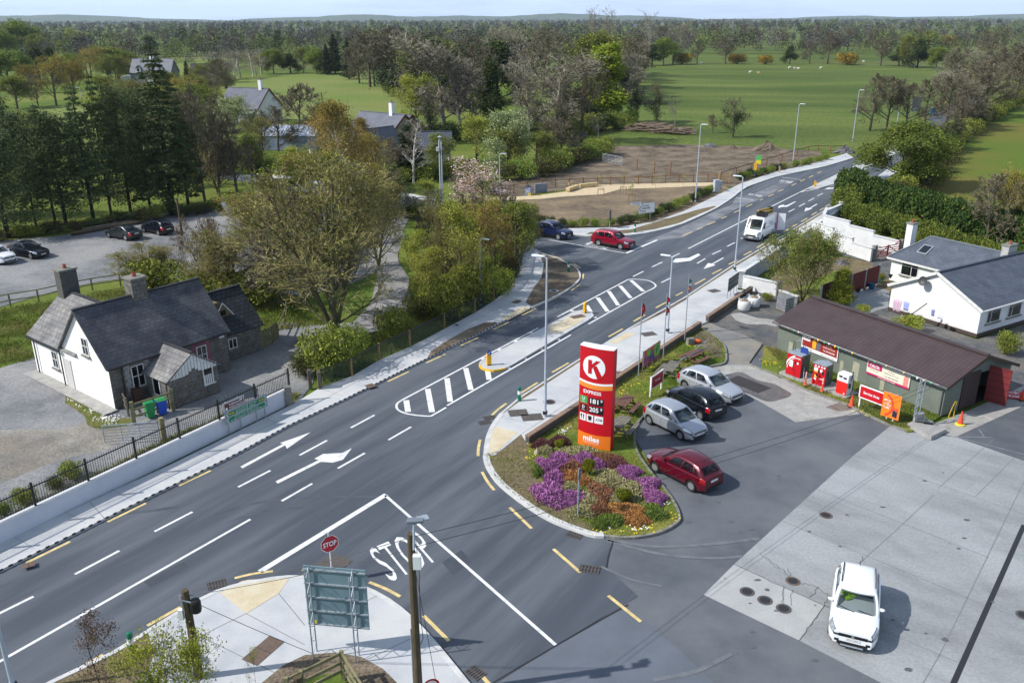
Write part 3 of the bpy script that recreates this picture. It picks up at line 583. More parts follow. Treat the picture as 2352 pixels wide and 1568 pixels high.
def walls(b,x0,x1,y0,y1,ze,zr=None,axis='x',sides='fblr',z0=0):
 "closed rectangular walls; f = front (y0), b = back, l = left (x0), r = right"
 if 'f' in sides:b.wallq((x0,y0),(x1,y0),z0,ze)
 if 'b' in sides:b.wallq((x1,y1),(x0,y1),z0,ze)
 if 'l' in sides:b.wallq((x0,y1),(x0,y0),z0,ze)
 if 'r' in sides:b.wallq((x1,y0),(x1,y1),z0,ze)
 if zr:
  if axis=='x':
   ym=(y0+y1)/2;H=(y1-y0)
   if 'l' in sides:b.add([(x0,y1,ze),(x0,y0,ze),(x0,ym,zr)],[(0,1,2)],[[(0,ze),(H,ze),(H/2,zr)]])
   if 'r' in sides:b.add([(x1,y0,ze),(x1,y1,ze),(x1,ym,zr)],[(0,1,2)],[[(0,ze),(H,ze),(H/2,zr)]])
  else:
   xm=(x0+x1)/2;H=(x1-x0)
   if 'f' in sides:b.add([(x0,y0,ze),(x1,y0,ze),(xm,y0,zr)],[(0,1,2)],[[(0,ze),(H,ze),(H/2,zr)]])
   if 'b' in sides:b.add([(x1,y1,ze),(x0,y1,ze),(xm,y1,zr)],[(0,1,2)],[[(0,ze),(H,ze),(H/2,zr)]])
 return b
def chimney(parent,x,y,z0,z1,sx,sy,m,pots=1,potm=None,capm=kerbo):
 b=MB();W=sx;
 for p,q in(((x-sx/2,y-sy/2),(x+sx/2,y-sy/2)),((x+sx/2,y-sy/2),(x+sx/2,y+sy/2)),((x+sx/2,y+sy/2),(x-sx/2,y+sy/2)),((x-sx/2,y+sy/2),(x-sx/2,y-sy/2))):b.wallq(p,q,z0,z1)
 o=b.build('chimney',m,parent);MB().box(x,y,z1-.02,sx+.14,sy+.14,.12).build('chimney_cap',capm,o)
 for k in range(pots):MB().lathe([(.13,0),(.14,.06),(.1,.24),(.12,.27),(.08,.27),(.08,.2)],x+(k-(pots-1)/2)*.4,y,z1+.1,12).build('chimney_pot',potm or mat('terracotta',S(150,82,60),rough=.85),o)
 return o
# ---- stone cottage
co=thing('stone_cottage','old grey stone cottage with white rendered gable, steep slate roofs and a small front porch','cottage',(-24.45,48.3,0),R(52))
walls(MB(),0,8.3,0,5.7,2.95,5.85,sides='fbr').build('stone_wall',stone,co)
walls(MB(),0,8.3,0,5.7,2.95,5.85,sides='l').build('gable_wall',render,co)
gable_roof(co,0,8.3,0,5.7,2.95,5.9,slate,.22)
walls(MB(),.02,5.6,5.7,10.2,2.8,5.05,axis='y',sides='lb').build('extension_wall',render,co)
gable_roof(co,.02,5.6,4.0,10.2,2.8,5.1,slate2,.2,name='extension_roof',axis='y')
walls(MB(),8.3,12.0,1.4,6.0,2.1,4.4,sides='fbr').build('wing_wall',stone,co)
gable_roof(co,8.2,12.0,1.4,6.0,2.1,4.4,mat('dark slate roof',S(58,60,66),S(44,46,52),s=1.2,rough=.8,brick=(.4,.32,(.25,.25,.27),.03,.2),fine=1,fs=8,fa=.3),.22,name='wing_roof')
# half dormer of the wing
d=MB();d.add([(8.9,2.1,3.0),(10.3,2.1,3.0),(9.6,2.1,3.95)],[(0,1,2)]);d.add([(8.9,2.1,3.0),(9.6,2.1,3.95),(9.6,3.7,3.95)],[(0,2,1)]);d.add([(10.3,2.1,3.0),(9.6,2.1,3.95),(9.6,3.7,3.95)],[(0,2,1)])
do=d.build('dormer',mat('dormer boards',S(110,96,74),rough=.9),co);MB().box(9.6,2.08,3.1,.4,.03,.35).build('pane',darkglass,do);MB().bar((8.8,2.05,2.96),(9.6,2.05,4.0),.05,.06).bar((10.4,2.05,2.96),(9.6,2.05,4.0),.05,.06).build('bargeboard',white,do)
chimney(co,4.1,3.0,4.6,6.95,1.0,.95,stone,1)
chimney(co,2.9,9.8,4.4,6.6,1.15,.8,mat('dark rendered chimney',S(92,90,86),S(76,76,74),s=3,rough=.95),1)
# porch
walls(MB(),2.2,5.6,-2.75,0,2.0,3.15,axis='y',sides='flr').build('porch_wall',stone,co)
gable_roof(co,2.2,5.6,-2.6,.6,2.0,3.2,slate2,.25,name='porch_roof',axis='y')
b=MB()
for k in range(15):
 x=2.35+k*.22;zt=2.0+1.15*(1-abs(x-3.9)/1.7);b.box(x,-2.79,max(1.85,zt-.95),.19,.025,max(.1,zt-max(1.85,zt-.95)-.02))
b.build('porch_boards',white,co)
b=MB();b.box(5.2,-2.79,.85,.06,.05,1.15);b.box(4.55,-2.79,.85,.06,.05,1.15)
for k in range(5):b.box(4.62+k*.14,-2.785,.85,.09,.03,.6)
b.box(4.9,-2.85,.78,.85,.12,.07);b.build('porch_opening',white,co)
MB().box(4.88,-2.765,.86,.62,.02,1.05).build('porch_pane',darkglass,co)
win(co,2.19,-1.3,.55,.8,1.2,R(-90),1,1,name='window')
win(co,1.78,0,.95,.85,1.45,0,2,2)
win(co,6.3,0,1.0,.75,1.3,0,2,2)
win(co,9.6,1.4,.8,.7,.75,0,2,1)
win(co,0,2.45,3.0,.75,1.15,R(-90),2,2)
win(co,.01,7.05,1.0,.75,1.2,R(-90),2,2)
b=MB();rr=random.Random(3)
for k in range(14):
 for s in(-1,1):b.box(1.78+s*(.6+rr.random()*.1),-.008,.8+k*.125,.25+rr.random()*.14,.015,.085)
for k in range(11):b.box(1.28+k*.1,-.009,2.5,.06,.014,.34+rr.random()*.1)
b.build('painted_quoins',mat('flaking white paint',S(190,190,188),S(140,138,134),s=8,rough=.9),co)
b=MB()
for k in range(13):
 for s in(-1,1):b.box(6.3+s*(.52+rr.random()*.05),-.008,.95+k*.125,.2+rr.random()*.1,.015,.09)
for k in range(11):b.box(5.85+k*.09,-.009,2.36,.07,.014,.32)
b.build('painted_quoins',mat('faded pink paint',S(158,92,108),S(130,80,92),s=8,rough=.9),co)
MB().bar((-.2,-.3,2.72),(8.5,-.3,2.72),.12,.1).build('gutter',gutter,co);MB().bar((-.24,5.8,2.55),(-.24,10.4,2.55),.1,.1).build('gutter',gutter,co)
MB().tube((.75,-.28,2.7),(.75,-.1,2.4),.045).tube((.75,-.1,2.4),(.75,-.1,.1),.045).build('downpipe',gutter,co)
for x,y,z,r in((-.1,9.6,2.5,.045),(-.1,6.0,2.6,.045),(1.95,-2.85,1.85,.04)):MB().tube((x,y,z),(x,y,.1),r).build('downpipe',gutter,co)
MB().box(-.02,5.3,.05,.05,.85,2.0).build('side_door',mat('pale door',S(196,194,188),rough=.7),co)
MB().box(-.42,5.0,0,.85,10.6,.07).build('side_path',concp,co)
MB().box(7.9,-.03,2.4,.35,.06,.2).build('alarm_box',white,co)
MB().bar((.1,10.45,5.1),(2.6,10.45,5.12),.06).build('ridge_flashing',white,co)if 0 else None
# ---- bungalow
bu=thing('white_bungalow','white rendered bungalow with blue-grey tiled roofs behind the brown-roofed shed','bungalow',(34.8,60.6,0),R(31))
walls(MB(),0,20,0,7.6,2.25,4.1,sides='fblr').build('wall',cream,bu)
MB().box(10,-.03,0,20.1,.06,.28).box(-.03,3.8,0,.06,7.66,.28).build('plinth',mat('dark plinth',S(74,62,56),rough=.9),bu)
gable_roof(bu,0,20,0,7.6,2.25,4.15,slateb,.2,ridge=slateb)
b=MB();b.bar((-.24,-.25,2.1),(-.24,3.8,4.12),.06,.22).bar((-.24,3.8,4.12),(-.24,7.85,2.1),.06,.22);b.bar((-.2,-.26,2.1),(20,-.26,2.1),.1,.12);b.build('bargeboard',white,bu)
b=MB();walls(b,7.6,13.4,7.6,13.2,2.2,None).build('wing_wall',cream,bu)
b=MB();X0,X1,Y1,xm,zr=7.3,13.7,13.5,10.5,4.0
b.slab((X0,Y1,2.15),(X0,6.2,2.15),(xm,3.9,zr),(xm,11.6,zr),.1);b.slab((X1,6.2,2.15),(X1,Y1,2.15),(xm,11.6,zr),(xm,3.9,zr),.1)
P=[(X1,Y1,2.15),(X0,Y1,2.15),(xm,11.6,zr)];b.add(P,[(0,1,2)],[[(0,0),(6.4,0),(3.2,2.6)]])
wr=b.build('wing_roof',slateb,bu);b=MB();b.bar((X0,Y1,2.2),(xm,11.6,zr+.04),.16,.05).bar((xm,11.6,zr+.04),(xm,4.6,zr+.04),.16,.06);b.build('ridge',mat('ridge tile',S(120,126,136),rough=.8),wr)
MB().bar((X0,Y1,2.06),(X0,7.6,2.06),.12,.16).bar((X0,Y1+.02,2.06),(X1,Y1+.02,2.06),.12,.16).build('fascia',white,bu)
sk=bpy.data.objects.new('rooflight',None)
c0=Vector((8.5,11.0,2.15+(8.5-7.3)*.578));nrm=Vector((-.578,0,1)).normalized();ex=Vector((1,0,.578)).normalized();ey=Vector((0,-1,0))
def quadbox(b,c,ex,ey,n,w,h,t0,t1):
 P=[]
 for t in(t0,t1):
  for i,j in((-1,-1),(1,-1),(1,1),(-1,1)):P.append(c+ex*(i*w/2)+ey*(j*h/2)+n*t)
 b.hexa(P)
b=MB();quadbox(b,c0+ex*.5,ex,ey,nrm,1.15,.95,.0,.1);ro=b.build('rooflight',galv,bu);b=MB();quadbox(b,c0+ex*.5,ex,ey,nrm,.95,.75,.1,.112);b.build('pane',darkglass,ro)
win(bu,1.75,0,.9,1.75,1.2,0,2,3,uneq=.3);win(bu,4.5,0,.9,1.75,1.2,0,2,3,uneq=.3);win(bu,8.0,0,.9,1.75,1.2,0,2,3,uneq=.3)
win(bu,7.6,11.3,.8,1.7,1.25,R(-90),2,3,uneq=.6)
chimney(bu,10.6,13.75,0,4.75,.72,.62,cream,1);chimney(bu,10.4,4.5,3.6,4.75,1.2,.6,mat('pebble-dashed chimney',S(190,190,186),S(150,150,148),s=5,rough=.95,fine=1,fs=20,fa=.2),1)
dsh=MB();dsh.lathe([(.0,.0),(.2,.04),(.36,.14),(.37,.14),(.2,.02),(0,-.02)],n=20);o=dsh.build('satellite_dish',mat('dish grey',S(70,72,74),rough=.5),None);tag(o,'dark grey satellite dish high on the white bungalow gable','satellite dish')
o.matrix_world=bu.matrix_basis@Matrix.Translation((-.38,4.7,3.25))@Matrix.Rotation(R(-75),4,'Y')
# ---- garage shed
sh=thing('service_shed','long sage-green shed with a brown corrugated roof beside the pumps','shed',(25.8,47.0,0),R(30))
b=MB();b.wallq((0,13.2),(0,0),0,2.15);b.wallq((6.5,0),(6.5,13.2),0,2.15);b.wallq((6.5,13.2),(0,13.2),0,2.15);b.add([(6.5,13.2,2.15),(0,13.2,2.15),(3.25,13.2,3.3)],[(0,1,2)])
b.wallq((0,0),(1.6,0),0,2.15);b.wallq((4.5,0),(6.5,0),0,2.15);b.add([(0,0,2.15),(6.5,0,2.15),(3.25,0,3.3)],[(0,1,2)]);b.add([(0,.2,0),(0,.2,2.15),(6.5,.2,2.15),(6.5,.2,0)],[])if 0 else None
b.build('wall',greenr,sh)
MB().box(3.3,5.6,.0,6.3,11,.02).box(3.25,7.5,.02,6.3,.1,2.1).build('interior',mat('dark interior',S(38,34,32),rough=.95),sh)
MB().box(3.8,1.4,.02,.9,.7,.8).box(4.0,2.2,.02,1.3,.6,1.3).build('stored_goods',mat('stored goods',S(120,110,92),S(150,60,40),s=4,rough=.9),sh)
b=MB();ov=.3;sl=1.15/3.25
NX=92
for side in(0,1):
 for k in range(NX):
  y0=-ov+(13.2+2*ov)*k/NX;y1=-ov+(13.2+2*ov)*(k+1)/NX;h0=.028*(k%2);h1=.028*((k+1)%2)
  if side==0:P=[(-ov,y0,2.17-sl*ov+h0),(3.25,y0,3.36+h0),(3.25,y1,3.36+h1),(-ov,y1,2.17-sl*ov+h1)]
  else:P=[(3.25,y0,3.36+h0),(6.8,y0,2.17-sl*ov+h0),(6.8,y1,2.17-sl*ov+h1),(3.25,y1,3.36+h1)]
  b.add(P,[(0,1,2,3)])
ro=b.build('roof',brownc,sh);MB().bar((3.25,-.3,3.42),(3.25,13.5,3.42),.35,.07).build('ridge',brownc,ro)
b=MB();b.bar((-.34,-.32,2.0),(3.25,-.32,3.3),.05,.2).bar((3.25,-.32,3.3),(6.84,-.32,2.0),.05,.2).build('bargeboard',mat('brown board',S(74,56,50),rough=.7),sh)
b=MB();b.bar((-.36,-.3,2.0),(-.36,13.5,2.0),.12,.1);b.tube((-.3,-.1,1.95),(-.08,.12,1.7),.04).tube((-.08,.12,1.7),(-.08,.12,.05),.04);b.build('gutter',mat('grey gutter',S(100,100,104),rough=.6),sh)
b=MB();b.box(2.43,-.03,.05,1.62,.05,2.3);o=b.build('sliding_door',mat('brown metal door',S(66,52,50),S(58,46,44),s=2,rough=.7),sh)
b=MB();L=Vector((4.15,0,0));e=Vector((4.45,-1.25,0));d=(e-L)
b.bar(L+Vector((0,-.03,1.3)),e+Vector((0,0,1.3)),.06,2.35)
o=b.build('open_door',mat('oxide red door',S(124,40,40),S(108,34,36),s=2,rough=.7),sh)
b=MB()
for k in range(6):b.bar(L+Vector((-.04,-.05,.3+k*.42)),e+Vector((-.04,0,.3+k*.42)),.03,.03)
b.build('door_rib',mat('dark rib',S(90,30,32),rough=.7),o)
for y,z,w,h in((12.1,.0,.35,.9),(7.6,0,.25,1.0),(6.6,0,.5,1.3),(9.0,0,.8,.45),(4.4,.1,.3,.7)):MB().wallq((-.004,y),(-.004,y-w),z,z+h).build('bare_patch',mat('bare plaster patch',S(170,168,146),S(150,150,130),s=5,rough=.9),sh)
# bunting along the gutter
b=MB();rr=random.Random(5);cols=[S(60,160,90),S(230,180,40),S(220,220,215)]
bn=thing('bunting','string of green, white and gold bunting along the shed gutter','bunting',(25.8,47.0,0),R(30))
MB().tube((-.44,.2,2.06),(-.44,12.6,2.06),.012,n=4).build('string',white,bn)
for k in range(26):
 y=.6+k*.45+rr.uniform(-.1,.1);z=2.06;MB().add2([(-.45,y,z),(-.45,y+.17,z),(-.49,y+.08,z-rr.uniform(-.05,.17))]).build('pennant',mat('bunting %d'%(k%3),cols[k%3],rough=.8),bn)
# ---- low walls round the garden and pavement
def wallrun(name,label,pts,h,t,m,cat='wall',cap=None,capm=copingm,world=False,z0=0,wm=None,group=None):
 th=thing(name,label,cat,(0,0,0),0,group);q=pts if world else W2(pts,z0);b=MB();c=MB()
 for i,(p,r)in enumerate(zip(q,q[1:])):
  hh=h[i]if isinstance(h,(list,tuple))else h
  b.bar((p[0],p[1],hh/2),(r[0],r[1],hh/2),t,hh)
  if cap:c.bar((p[0],p[1],hh+.04),(r[0],r[1],hh+.04),t+cap,.08)
 b.build('wall_body',m,th)
 if cap:c.build('coping',capm,th)
 return th
q0=G(-300,1400);
wd=(G(672,926)-G(160,1176)).to_2d().normalized();a0=G(672,926).to_2d();pn=Vector((-wd.y,wd.x))*.14
WALL_END=a0+pn;WDIR=wd.copy()
wallrun('white_boundary_wall','low white wall carrying the black railings along the left pavement',[a0-wd*34+pn,a0+pn],1.0,.26,mat('white boundary wall render',S(206,208,214),S(196,199,206),s=.8,rough=.9),cap=.06,world=True)
wallrun('brick_wall','low brick wall with red capping between right pavement and forecourt lawn',[(1211,1021),(1334,940),(1417,882),(1607,754)],.5,.26,mat('grey wall block',S(96,88,82),S(78,74,72),s=5,rough=.95,fine=1,fs=12,fa=.3),cap=.04,capm=brickw)
wallrun('brick_wall','short low brick wall beside the dark gravel yard, beyond the path opening',[(1624,741),(1725,672)],.5,.26,mat('grey wall block',(0,0,0)),cap=.04,capm=brickw)
gw=wallrun('garden_wall','long white garden wall running along the right pavement, grey render inside',[(20.3,73.6),(27.0,83.4),(38.8,100.8)],1.35,.22,greyr,cap=.12,world=True)
MB().box(20.3,73.5,0,.5,.5,1.5).box(20.3,73.5,1.5,.62,.62,.1).build('pillar',whiter,gw);MB().box(39.0,101.2,0,.5,.5,2.0).box(39.0,101.2,2.0,.62,.62,.1).build('pillar',whiter,gw)
gw=wallrun('garden_wall','short white front garden wall behind the sand bags',[(20.5,73.3),(22.85,71.0)],1.15,.22,whiter,cap=.14,world=True)
MB().box(22.95,70.9,0,.45,.45,1.4).build('pillar',mat('grey stone pillar',S(120,120,120),S(80,80,82),s=6,rough=.95),gw)
wallrun('garden_wall','near stepped white wall of the driveway ending at the red gate',[(32.2,90.6),(33.3,87.5),(34.3,84.6),(35.3,82.1)],[2.1,1.7,1.3],.22,whiter,cap=.14,world=True)
wallrun('garden_wall','far stepped white wall of the driveway below the hedge',[(34.4,93.6),(36.1,90.5),(37.6,87.6),(39.2,84.8)],[2.1,1.7,1.3],.22,whiter,cap=.14,world=True)
wallrun('garden_wall','short curved white wall between garden wall pillar and driveway',[(39.0,101.0),(36.0,97.5),(34.4,93.8)],[1.8,2.1],.22,whiter,cap=.14,world=True)
wallrun('garden_wall','low grey stone wall at the yard corner beside the block pallets',[(22.95,70.7),(24.0,68.8)],.6,.25,kerbo,cap=.05,world=True)
# ---- far buildings
def house(label,px,rz,L,Wd,ze,zr,wm,rm,wins=(),ch=(),name='house',gablewins=(),ov=.3,bm=None):
 g=G(*px);t=thing(name,label,'house' if name=='house' else name.split('_')[-1],(g.x,g.y,0),R(rz))
 walls(MB(),0,L,0,Wd,ze,zr).build('wall',wm,t);gable_roof(t,0,L,0,Wd,ze,zr+.05,rm,ov,ridge=rm)
 for x,z,w,h in wins:win(t,x,0,z,w,h,0,2,2,sill=False)
 for y,z,w,h in gablewins:win(t,L,y,z,w,h,R(90),2,2,sill=False)
 for x,y,z0,z1,s,m in ch:chimney(t,x,y,z0,z1,s,s,m,1)
 if bm:MB().bar((L+ov,-ov,ze-.25),(L+ov,Wd/2,zr),.08,.3).bar((L+ov,Wd/2,zr),(L+ov,Wd+ov,ze-.25),.08,.3).build('bargeboard',bm,t)
 return t
brownb=mat('brown bargeboard',S(86,50,40),rough=.7)
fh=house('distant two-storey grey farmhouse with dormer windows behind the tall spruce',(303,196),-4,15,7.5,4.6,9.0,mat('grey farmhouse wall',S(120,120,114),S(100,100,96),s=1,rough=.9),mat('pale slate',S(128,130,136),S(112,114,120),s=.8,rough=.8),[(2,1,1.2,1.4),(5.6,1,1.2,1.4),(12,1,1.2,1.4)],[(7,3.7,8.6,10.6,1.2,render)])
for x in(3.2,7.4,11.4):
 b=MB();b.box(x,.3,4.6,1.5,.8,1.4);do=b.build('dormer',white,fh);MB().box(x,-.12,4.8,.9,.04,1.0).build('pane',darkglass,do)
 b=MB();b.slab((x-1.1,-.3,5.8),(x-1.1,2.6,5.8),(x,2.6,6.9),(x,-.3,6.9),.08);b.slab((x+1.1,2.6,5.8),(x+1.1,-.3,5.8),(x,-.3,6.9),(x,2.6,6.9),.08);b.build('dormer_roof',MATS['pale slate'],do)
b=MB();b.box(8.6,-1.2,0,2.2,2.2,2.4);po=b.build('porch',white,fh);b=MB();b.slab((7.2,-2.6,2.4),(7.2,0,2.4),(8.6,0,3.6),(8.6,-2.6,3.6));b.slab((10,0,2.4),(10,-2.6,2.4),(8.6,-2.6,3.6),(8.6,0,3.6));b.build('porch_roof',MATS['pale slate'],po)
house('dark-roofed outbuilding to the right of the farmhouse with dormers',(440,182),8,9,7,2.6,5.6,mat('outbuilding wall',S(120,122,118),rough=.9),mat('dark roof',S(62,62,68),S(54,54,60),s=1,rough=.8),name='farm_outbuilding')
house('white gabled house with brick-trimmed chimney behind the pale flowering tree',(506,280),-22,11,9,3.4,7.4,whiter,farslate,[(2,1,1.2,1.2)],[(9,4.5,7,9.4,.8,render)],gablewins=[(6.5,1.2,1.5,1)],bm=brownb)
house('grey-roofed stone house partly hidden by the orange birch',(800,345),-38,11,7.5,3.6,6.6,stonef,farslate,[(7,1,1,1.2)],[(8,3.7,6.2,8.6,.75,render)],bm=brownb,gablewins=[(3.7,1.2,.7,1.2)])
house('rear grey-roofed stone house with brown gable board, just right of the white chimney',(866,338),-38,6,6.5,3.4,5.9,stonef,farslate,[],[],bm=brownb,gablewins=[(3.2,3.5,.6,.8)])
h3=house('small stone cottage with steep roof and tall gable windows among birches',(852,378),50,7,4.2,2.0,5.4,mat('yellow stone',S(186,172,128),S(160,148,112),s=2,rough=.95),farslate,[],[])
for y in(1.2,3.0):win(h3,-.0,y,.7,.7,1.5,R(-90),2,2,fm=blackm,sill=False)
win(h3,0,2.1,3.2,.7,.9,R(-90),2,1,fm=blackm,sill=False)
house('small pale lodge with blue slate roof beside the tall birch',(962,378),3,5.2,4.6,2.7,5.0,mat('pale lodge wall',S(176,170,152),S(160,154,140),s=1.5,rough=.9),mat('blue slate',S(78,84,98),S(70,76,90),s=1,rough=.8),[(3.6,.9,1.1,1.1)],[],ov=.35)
# glasshouse / long pale roof
g=G(590,345);t=thing('glasshouse','long pale blue glazed shed behind the round bare tree','glasshouse',(g.x,g.y,0),R(-2))
gl=mat('pale glazing',S(176,186,206),S(150,162,184),s=.8,rough=.3);walls(MB(),0,11,0,8,2.6,None).build('wall',mat('pale blue panels',S(150,162,190),S(120,132,160),s=.7,rough=.5),t);gable_roof(t,0,11,0,8,2.6,4.0,gl,.1,ridge=white)
b=MB()
for k in range(12):b.bar((k,-.12,2.62),(k,4,4.08),.06,.06)
b.build('glazing_bar',white,t)
g=G(274,192);t=thing('polytunnel','small round-topped white polytunnel left of the dormered farmhouse','polytunnel',(g.x,g.y,0),R(20));b=MB()
n=10
for k in range(n):
 a0,a1=math.pi*k/n,math.pi*(k+1)/n;b.add([(3-3*math.cos(a0),0,2.6*math.sin(a0)),(3-3*math.cos(a1),0,2.6*math.sin(a1)),(3-3*math.cos(a1),7,2.6*math.sin(a1)),(3-3*math.cos(a0),7,2.6*math.sin(a0))],[(0,1,2,3)])
b.add([(3-3*math.cos(math.pi*k/n),0,2.6*math.sin(math.pi*k/n))for k in range(n+1)],[tuple(range(n+1))]);b.build('cover',mat('polythene',S(190,198,206),rough=.4),t)
for i,(px,rz,L,lab)in enumerate((((166,86),0,16,'tiny far white house left of the horizon trees'),((690,74),5,18,'tiny far white farmhouse left of centre below the horizon'),((1452,66),10,22,'left one of two far white gabled houses behind the bare twin tree'),((1480,66),-8,20,'right one of two far white gabled houses behind the bare twin tree'),((2270,64),0,30,'far white long barn near the right end of the horizon'),((500,56),0,26,'far pale roof just under the left horizon'))):
 house(lab,px,rz,L,9,5,9,whiter,farslate if i else slate,name='house')
# ================================================================ VEHICLES
def paint(name,c,metal=.0,rough=.32):return mat(name,c,rough=rough,metal=metal,coat=.6,spec=.5)
lampg=mat('headlamp glass',S(150,158,166),S(205,210,214),s=9,rough=.1,metal=.5,spec=.8)
tail=mat('tail lamp',S(150,12,18),rough=.2,spec=.8)
trim=mat('black trim',S(22,23,25),rough=.55)
cglass=bpy.data.materials.new('car glass');cglass.use_nodes=True;_n=cglass.node_tree;_p=_n.nodes['Principled BSDF'];_p.inputs['Base Color'].default_value=(*S(20,27,32),1);_p.inputs['Roughness'].default_value=.05;_p.inputs['Specular IOR Level'].default_value=.5
_t=_n.nodes.new('ShaderNodeBsdfTransparent');_t.inputs[0].default_value=(.8,.86,.86,1);_x=_n.nodes.new('ShaderNodeMixShader');_x.inputs[0].default_value=.38;_n.links.new(_t.outputs[0],_x.inputs[1]);_n.links.new(_p.outputs[0],_x.inputs[2]);_n.links.new(_x.outputs[0],_n.nodes['Material Output'].inputs[0])
seatm=mat('car seat cloth',S(58,58,62),S(44,44,48),s=6,rough=.9)
rimm=mat('alloy rim',S(178,180,182),rough=.3,metal=.7)
platew=mat('number plate',S(225,225,220),rough=.5)
def car(name,label,cat,P,pos,heading,pm,group=None):
 L,Wd,H,wb,rw=P['L'],P['W'],P['H'],P['wb'],P.get('rw',.31)
 w0=Wd/2;fo=P.get('fo',(L-wb)*.48);xf=L/2-fo;xr=xf-wb;belt=P['belt'];cowl=P['cowl'];sill=P.get('sill',.22);nose=P['nose']
 x1,x2,x3,x4=P['gh'];ra=rw+.055
 t=thing(name,label,cat,(pos[0],pos[1],P.get('z',0)),R(heading),group)
 def hw(x):
  e=max(0,(abs(x)-L/2+.75)/.75);k=.25 if x>0 else.17
  return w0*(1-k*e**2.4)
 def ztop(x):
  if x>x1:
   f=(L/2-x)/(L/2-x1);return nose+(cowl-nose)*min(1,f)**.55
  f=(x1-x)/(x1+L/2);zz=cowl+(belt-cowl)*f
  if x<-L/2+.12:zz-=(-L/2+.12-x)*.7
  return zz
 def zlow(x):
  z=sill+(.05 if abs(x)>L/2-.25 else 0)
  for c in(xf,xr):
   d=abs(x-c)
   if d<ra:z=max(z,rw+math.sqrt(max(0,ra*ra-d*d))*1.0)
  return z
 XS=sorted(set([round(q,3)for c in(xf,xr)for q in[c+ra*math.cos(a*math.pi/10)for a in range(11)]+[c-ra-.002,c+ra+.002]]+[round(-L/2+L*k/22,3)for k in range(23)]+[L/2-.04,-L/2+.04,L/2-.12]))
 def cs(x,k):
  w=hw(x);zl=zlow(x);zt=ztop(x);zb=zt-.07;sc=sill
  m=max(zl,sc+.55*(zb-sc));a=max(zl,sc+.3*(zb-sc))
  pts=[(w*.95,zl),(w*.995,max(a,zl+.01)),(w,max(m,zl+.02)),(w*.955,max(zb,zl+.03)),(w*.84,zt),(w*.45,zt+.03),(0,zt+.04)]
  i=min(int(k),5);f=k-i;return(pts[i][0]*(1-f)+pts[i+1][0]*f,pts[i][1]*(1-f)+pts[i+1][1]*f)
 b=MB();V=[];n=13
 for x in XS:
  r=[cs(x,k)for k in range(7)];V+=[(x,-y,z)for y,z in r]+[(x,y,z)for y,z in reversed(r[:-1])]
 F=[(i*n+k,(i+1)*n+k,(i+1)*n+k+1,i*n+k+1)for i in range(len(XS)-1)for k in range(n-1)]
 F+=[tuple(range(n)),tuple((len(XS)-1)*n+k for k in reversed(range(n)))]
 b.add(V,F);body=b.build('body',pm,t,smooth=True,weld=True);md=body.modifiers.new('e','EDGE_SPLIT');md.split_angle=R(38)
 MB().box(0,0,.14,L-.5,Wd-.3,.5).build('underbody',trim,body)
 def patch(nm,m,x0,x1_,k0,k1,s=1,off=.008,nx=5,nk=3,par=body,skew=0):
  b=MB();V=[]
  for i in range(nx+1):
   for j in range(nk+1):
    k=k0+(k1-k0)*j/nk;x=x0+(x1_-x0)*i/nx+skew*(j/nk);x=max(-L/2,min(L/2,x));y,z=cs(x,k);V.append((x+(off*(1 if x>0 else-1)if abs(x)>L/2-.4 else 0),s*-(y+off),z+(off if k>3 else 0)))
  F=[(i*(nk+1)+j,(i+1)*(nk+1)+j,(i+1)*(nk+1)+j+1,i*(nk+1)+j+1)for i in range(nx)for j in range(nk)]
  if s<0:F=[f[::-1]for f in F]
  b.add(V,F);return b.build(nm,m,par,smooth=True)
 # greenhouse: ruled sides between belt line and roof line
 wr=P.get('wr',.71)*w0;wbl=.89
 def B(p):x=x1+(x4-x1)*p;return Vector((x,hw(x)*wbl,ztop(x)-.01))
 def T(p):
  x=x2+(x3-x2)*p;return Vector((x,wr*(1-.06*p),H-P.get('rc',.085)*(2*p-.8)**2))
 def side(p,q,s,off=0):v=B(p).lerp(T(p),q);y=v.y+.035*math.sin(math.pi*q)+off;return(v.x,-y*s,v.z)
 def screen(e,a,q,off=0): # e = 0 front screen, 1 rear screen; a -1..1 across
  v=B(e).lerp(T(e),q);bul=(.10 if e==0 else-.08)*(1-a*a);return(v.x+bul+(off if e==0 else-off),-v.y*a-(.035*math.sin(math.pi*q))*a,v.z+off*.6)
 b=MB()
 def grid(f,na,nq,flip=False,hole=None):
  V=[f(i/na,j/nq)for i in range(na+1)for j in range(nq+1)]
  F=[(i*(nq+1)+j,(i+1)*(nq+1)+j,(i+1)*(nq+1)+j+1,i*(nq+1)+j+1)for i in range(na)for j in range(nq)if not(hole and hole((i+.5)/na,(j+.5)/nq))]
  return V,[q[::-1]for q in F]if flip else F
 def inwin(p,q):
  for p0,p1,q0,q1,*sk in P['sw']:
   f=(q-q0)/(q1-q0);e0,e1=(sk[0],sk[1])if sk else(0,0)
   if q0+.01<q<q1-.01 and p0+e0*f+.008<p<p1+e1*f-.008:return True
  return False
 b.add(*grid(lambda p,q:side(p,q,1),48,14,True,inwin));b.add(*grid(lambda p,q:side(p,q,-1),48,14,False,inwin))
 b.add(*grid(lambda a,q:screen(0,a*2-1,q),24,16,False,lambda a,q:abs(a*2-1)<.86 and.07<q<.9));b.add(*grid(lambda a,q:screen(1,a*2-1,q),24,16,True,lambda a,q:P.get('rs',1)and abs(a*2-1)<.78 and.18<q<.85))
 def roof(p,a):
  v=T(p);s=a*2-1;bul=(.10*(1-p)**6-.08*p**6)*(1-s*s);return(v.x+bul,-v.y*s,v.z+.07*(1-s*s)*min(1,6*min(p,1-p)+.0))
 b.add(*grid(roof,12,8))
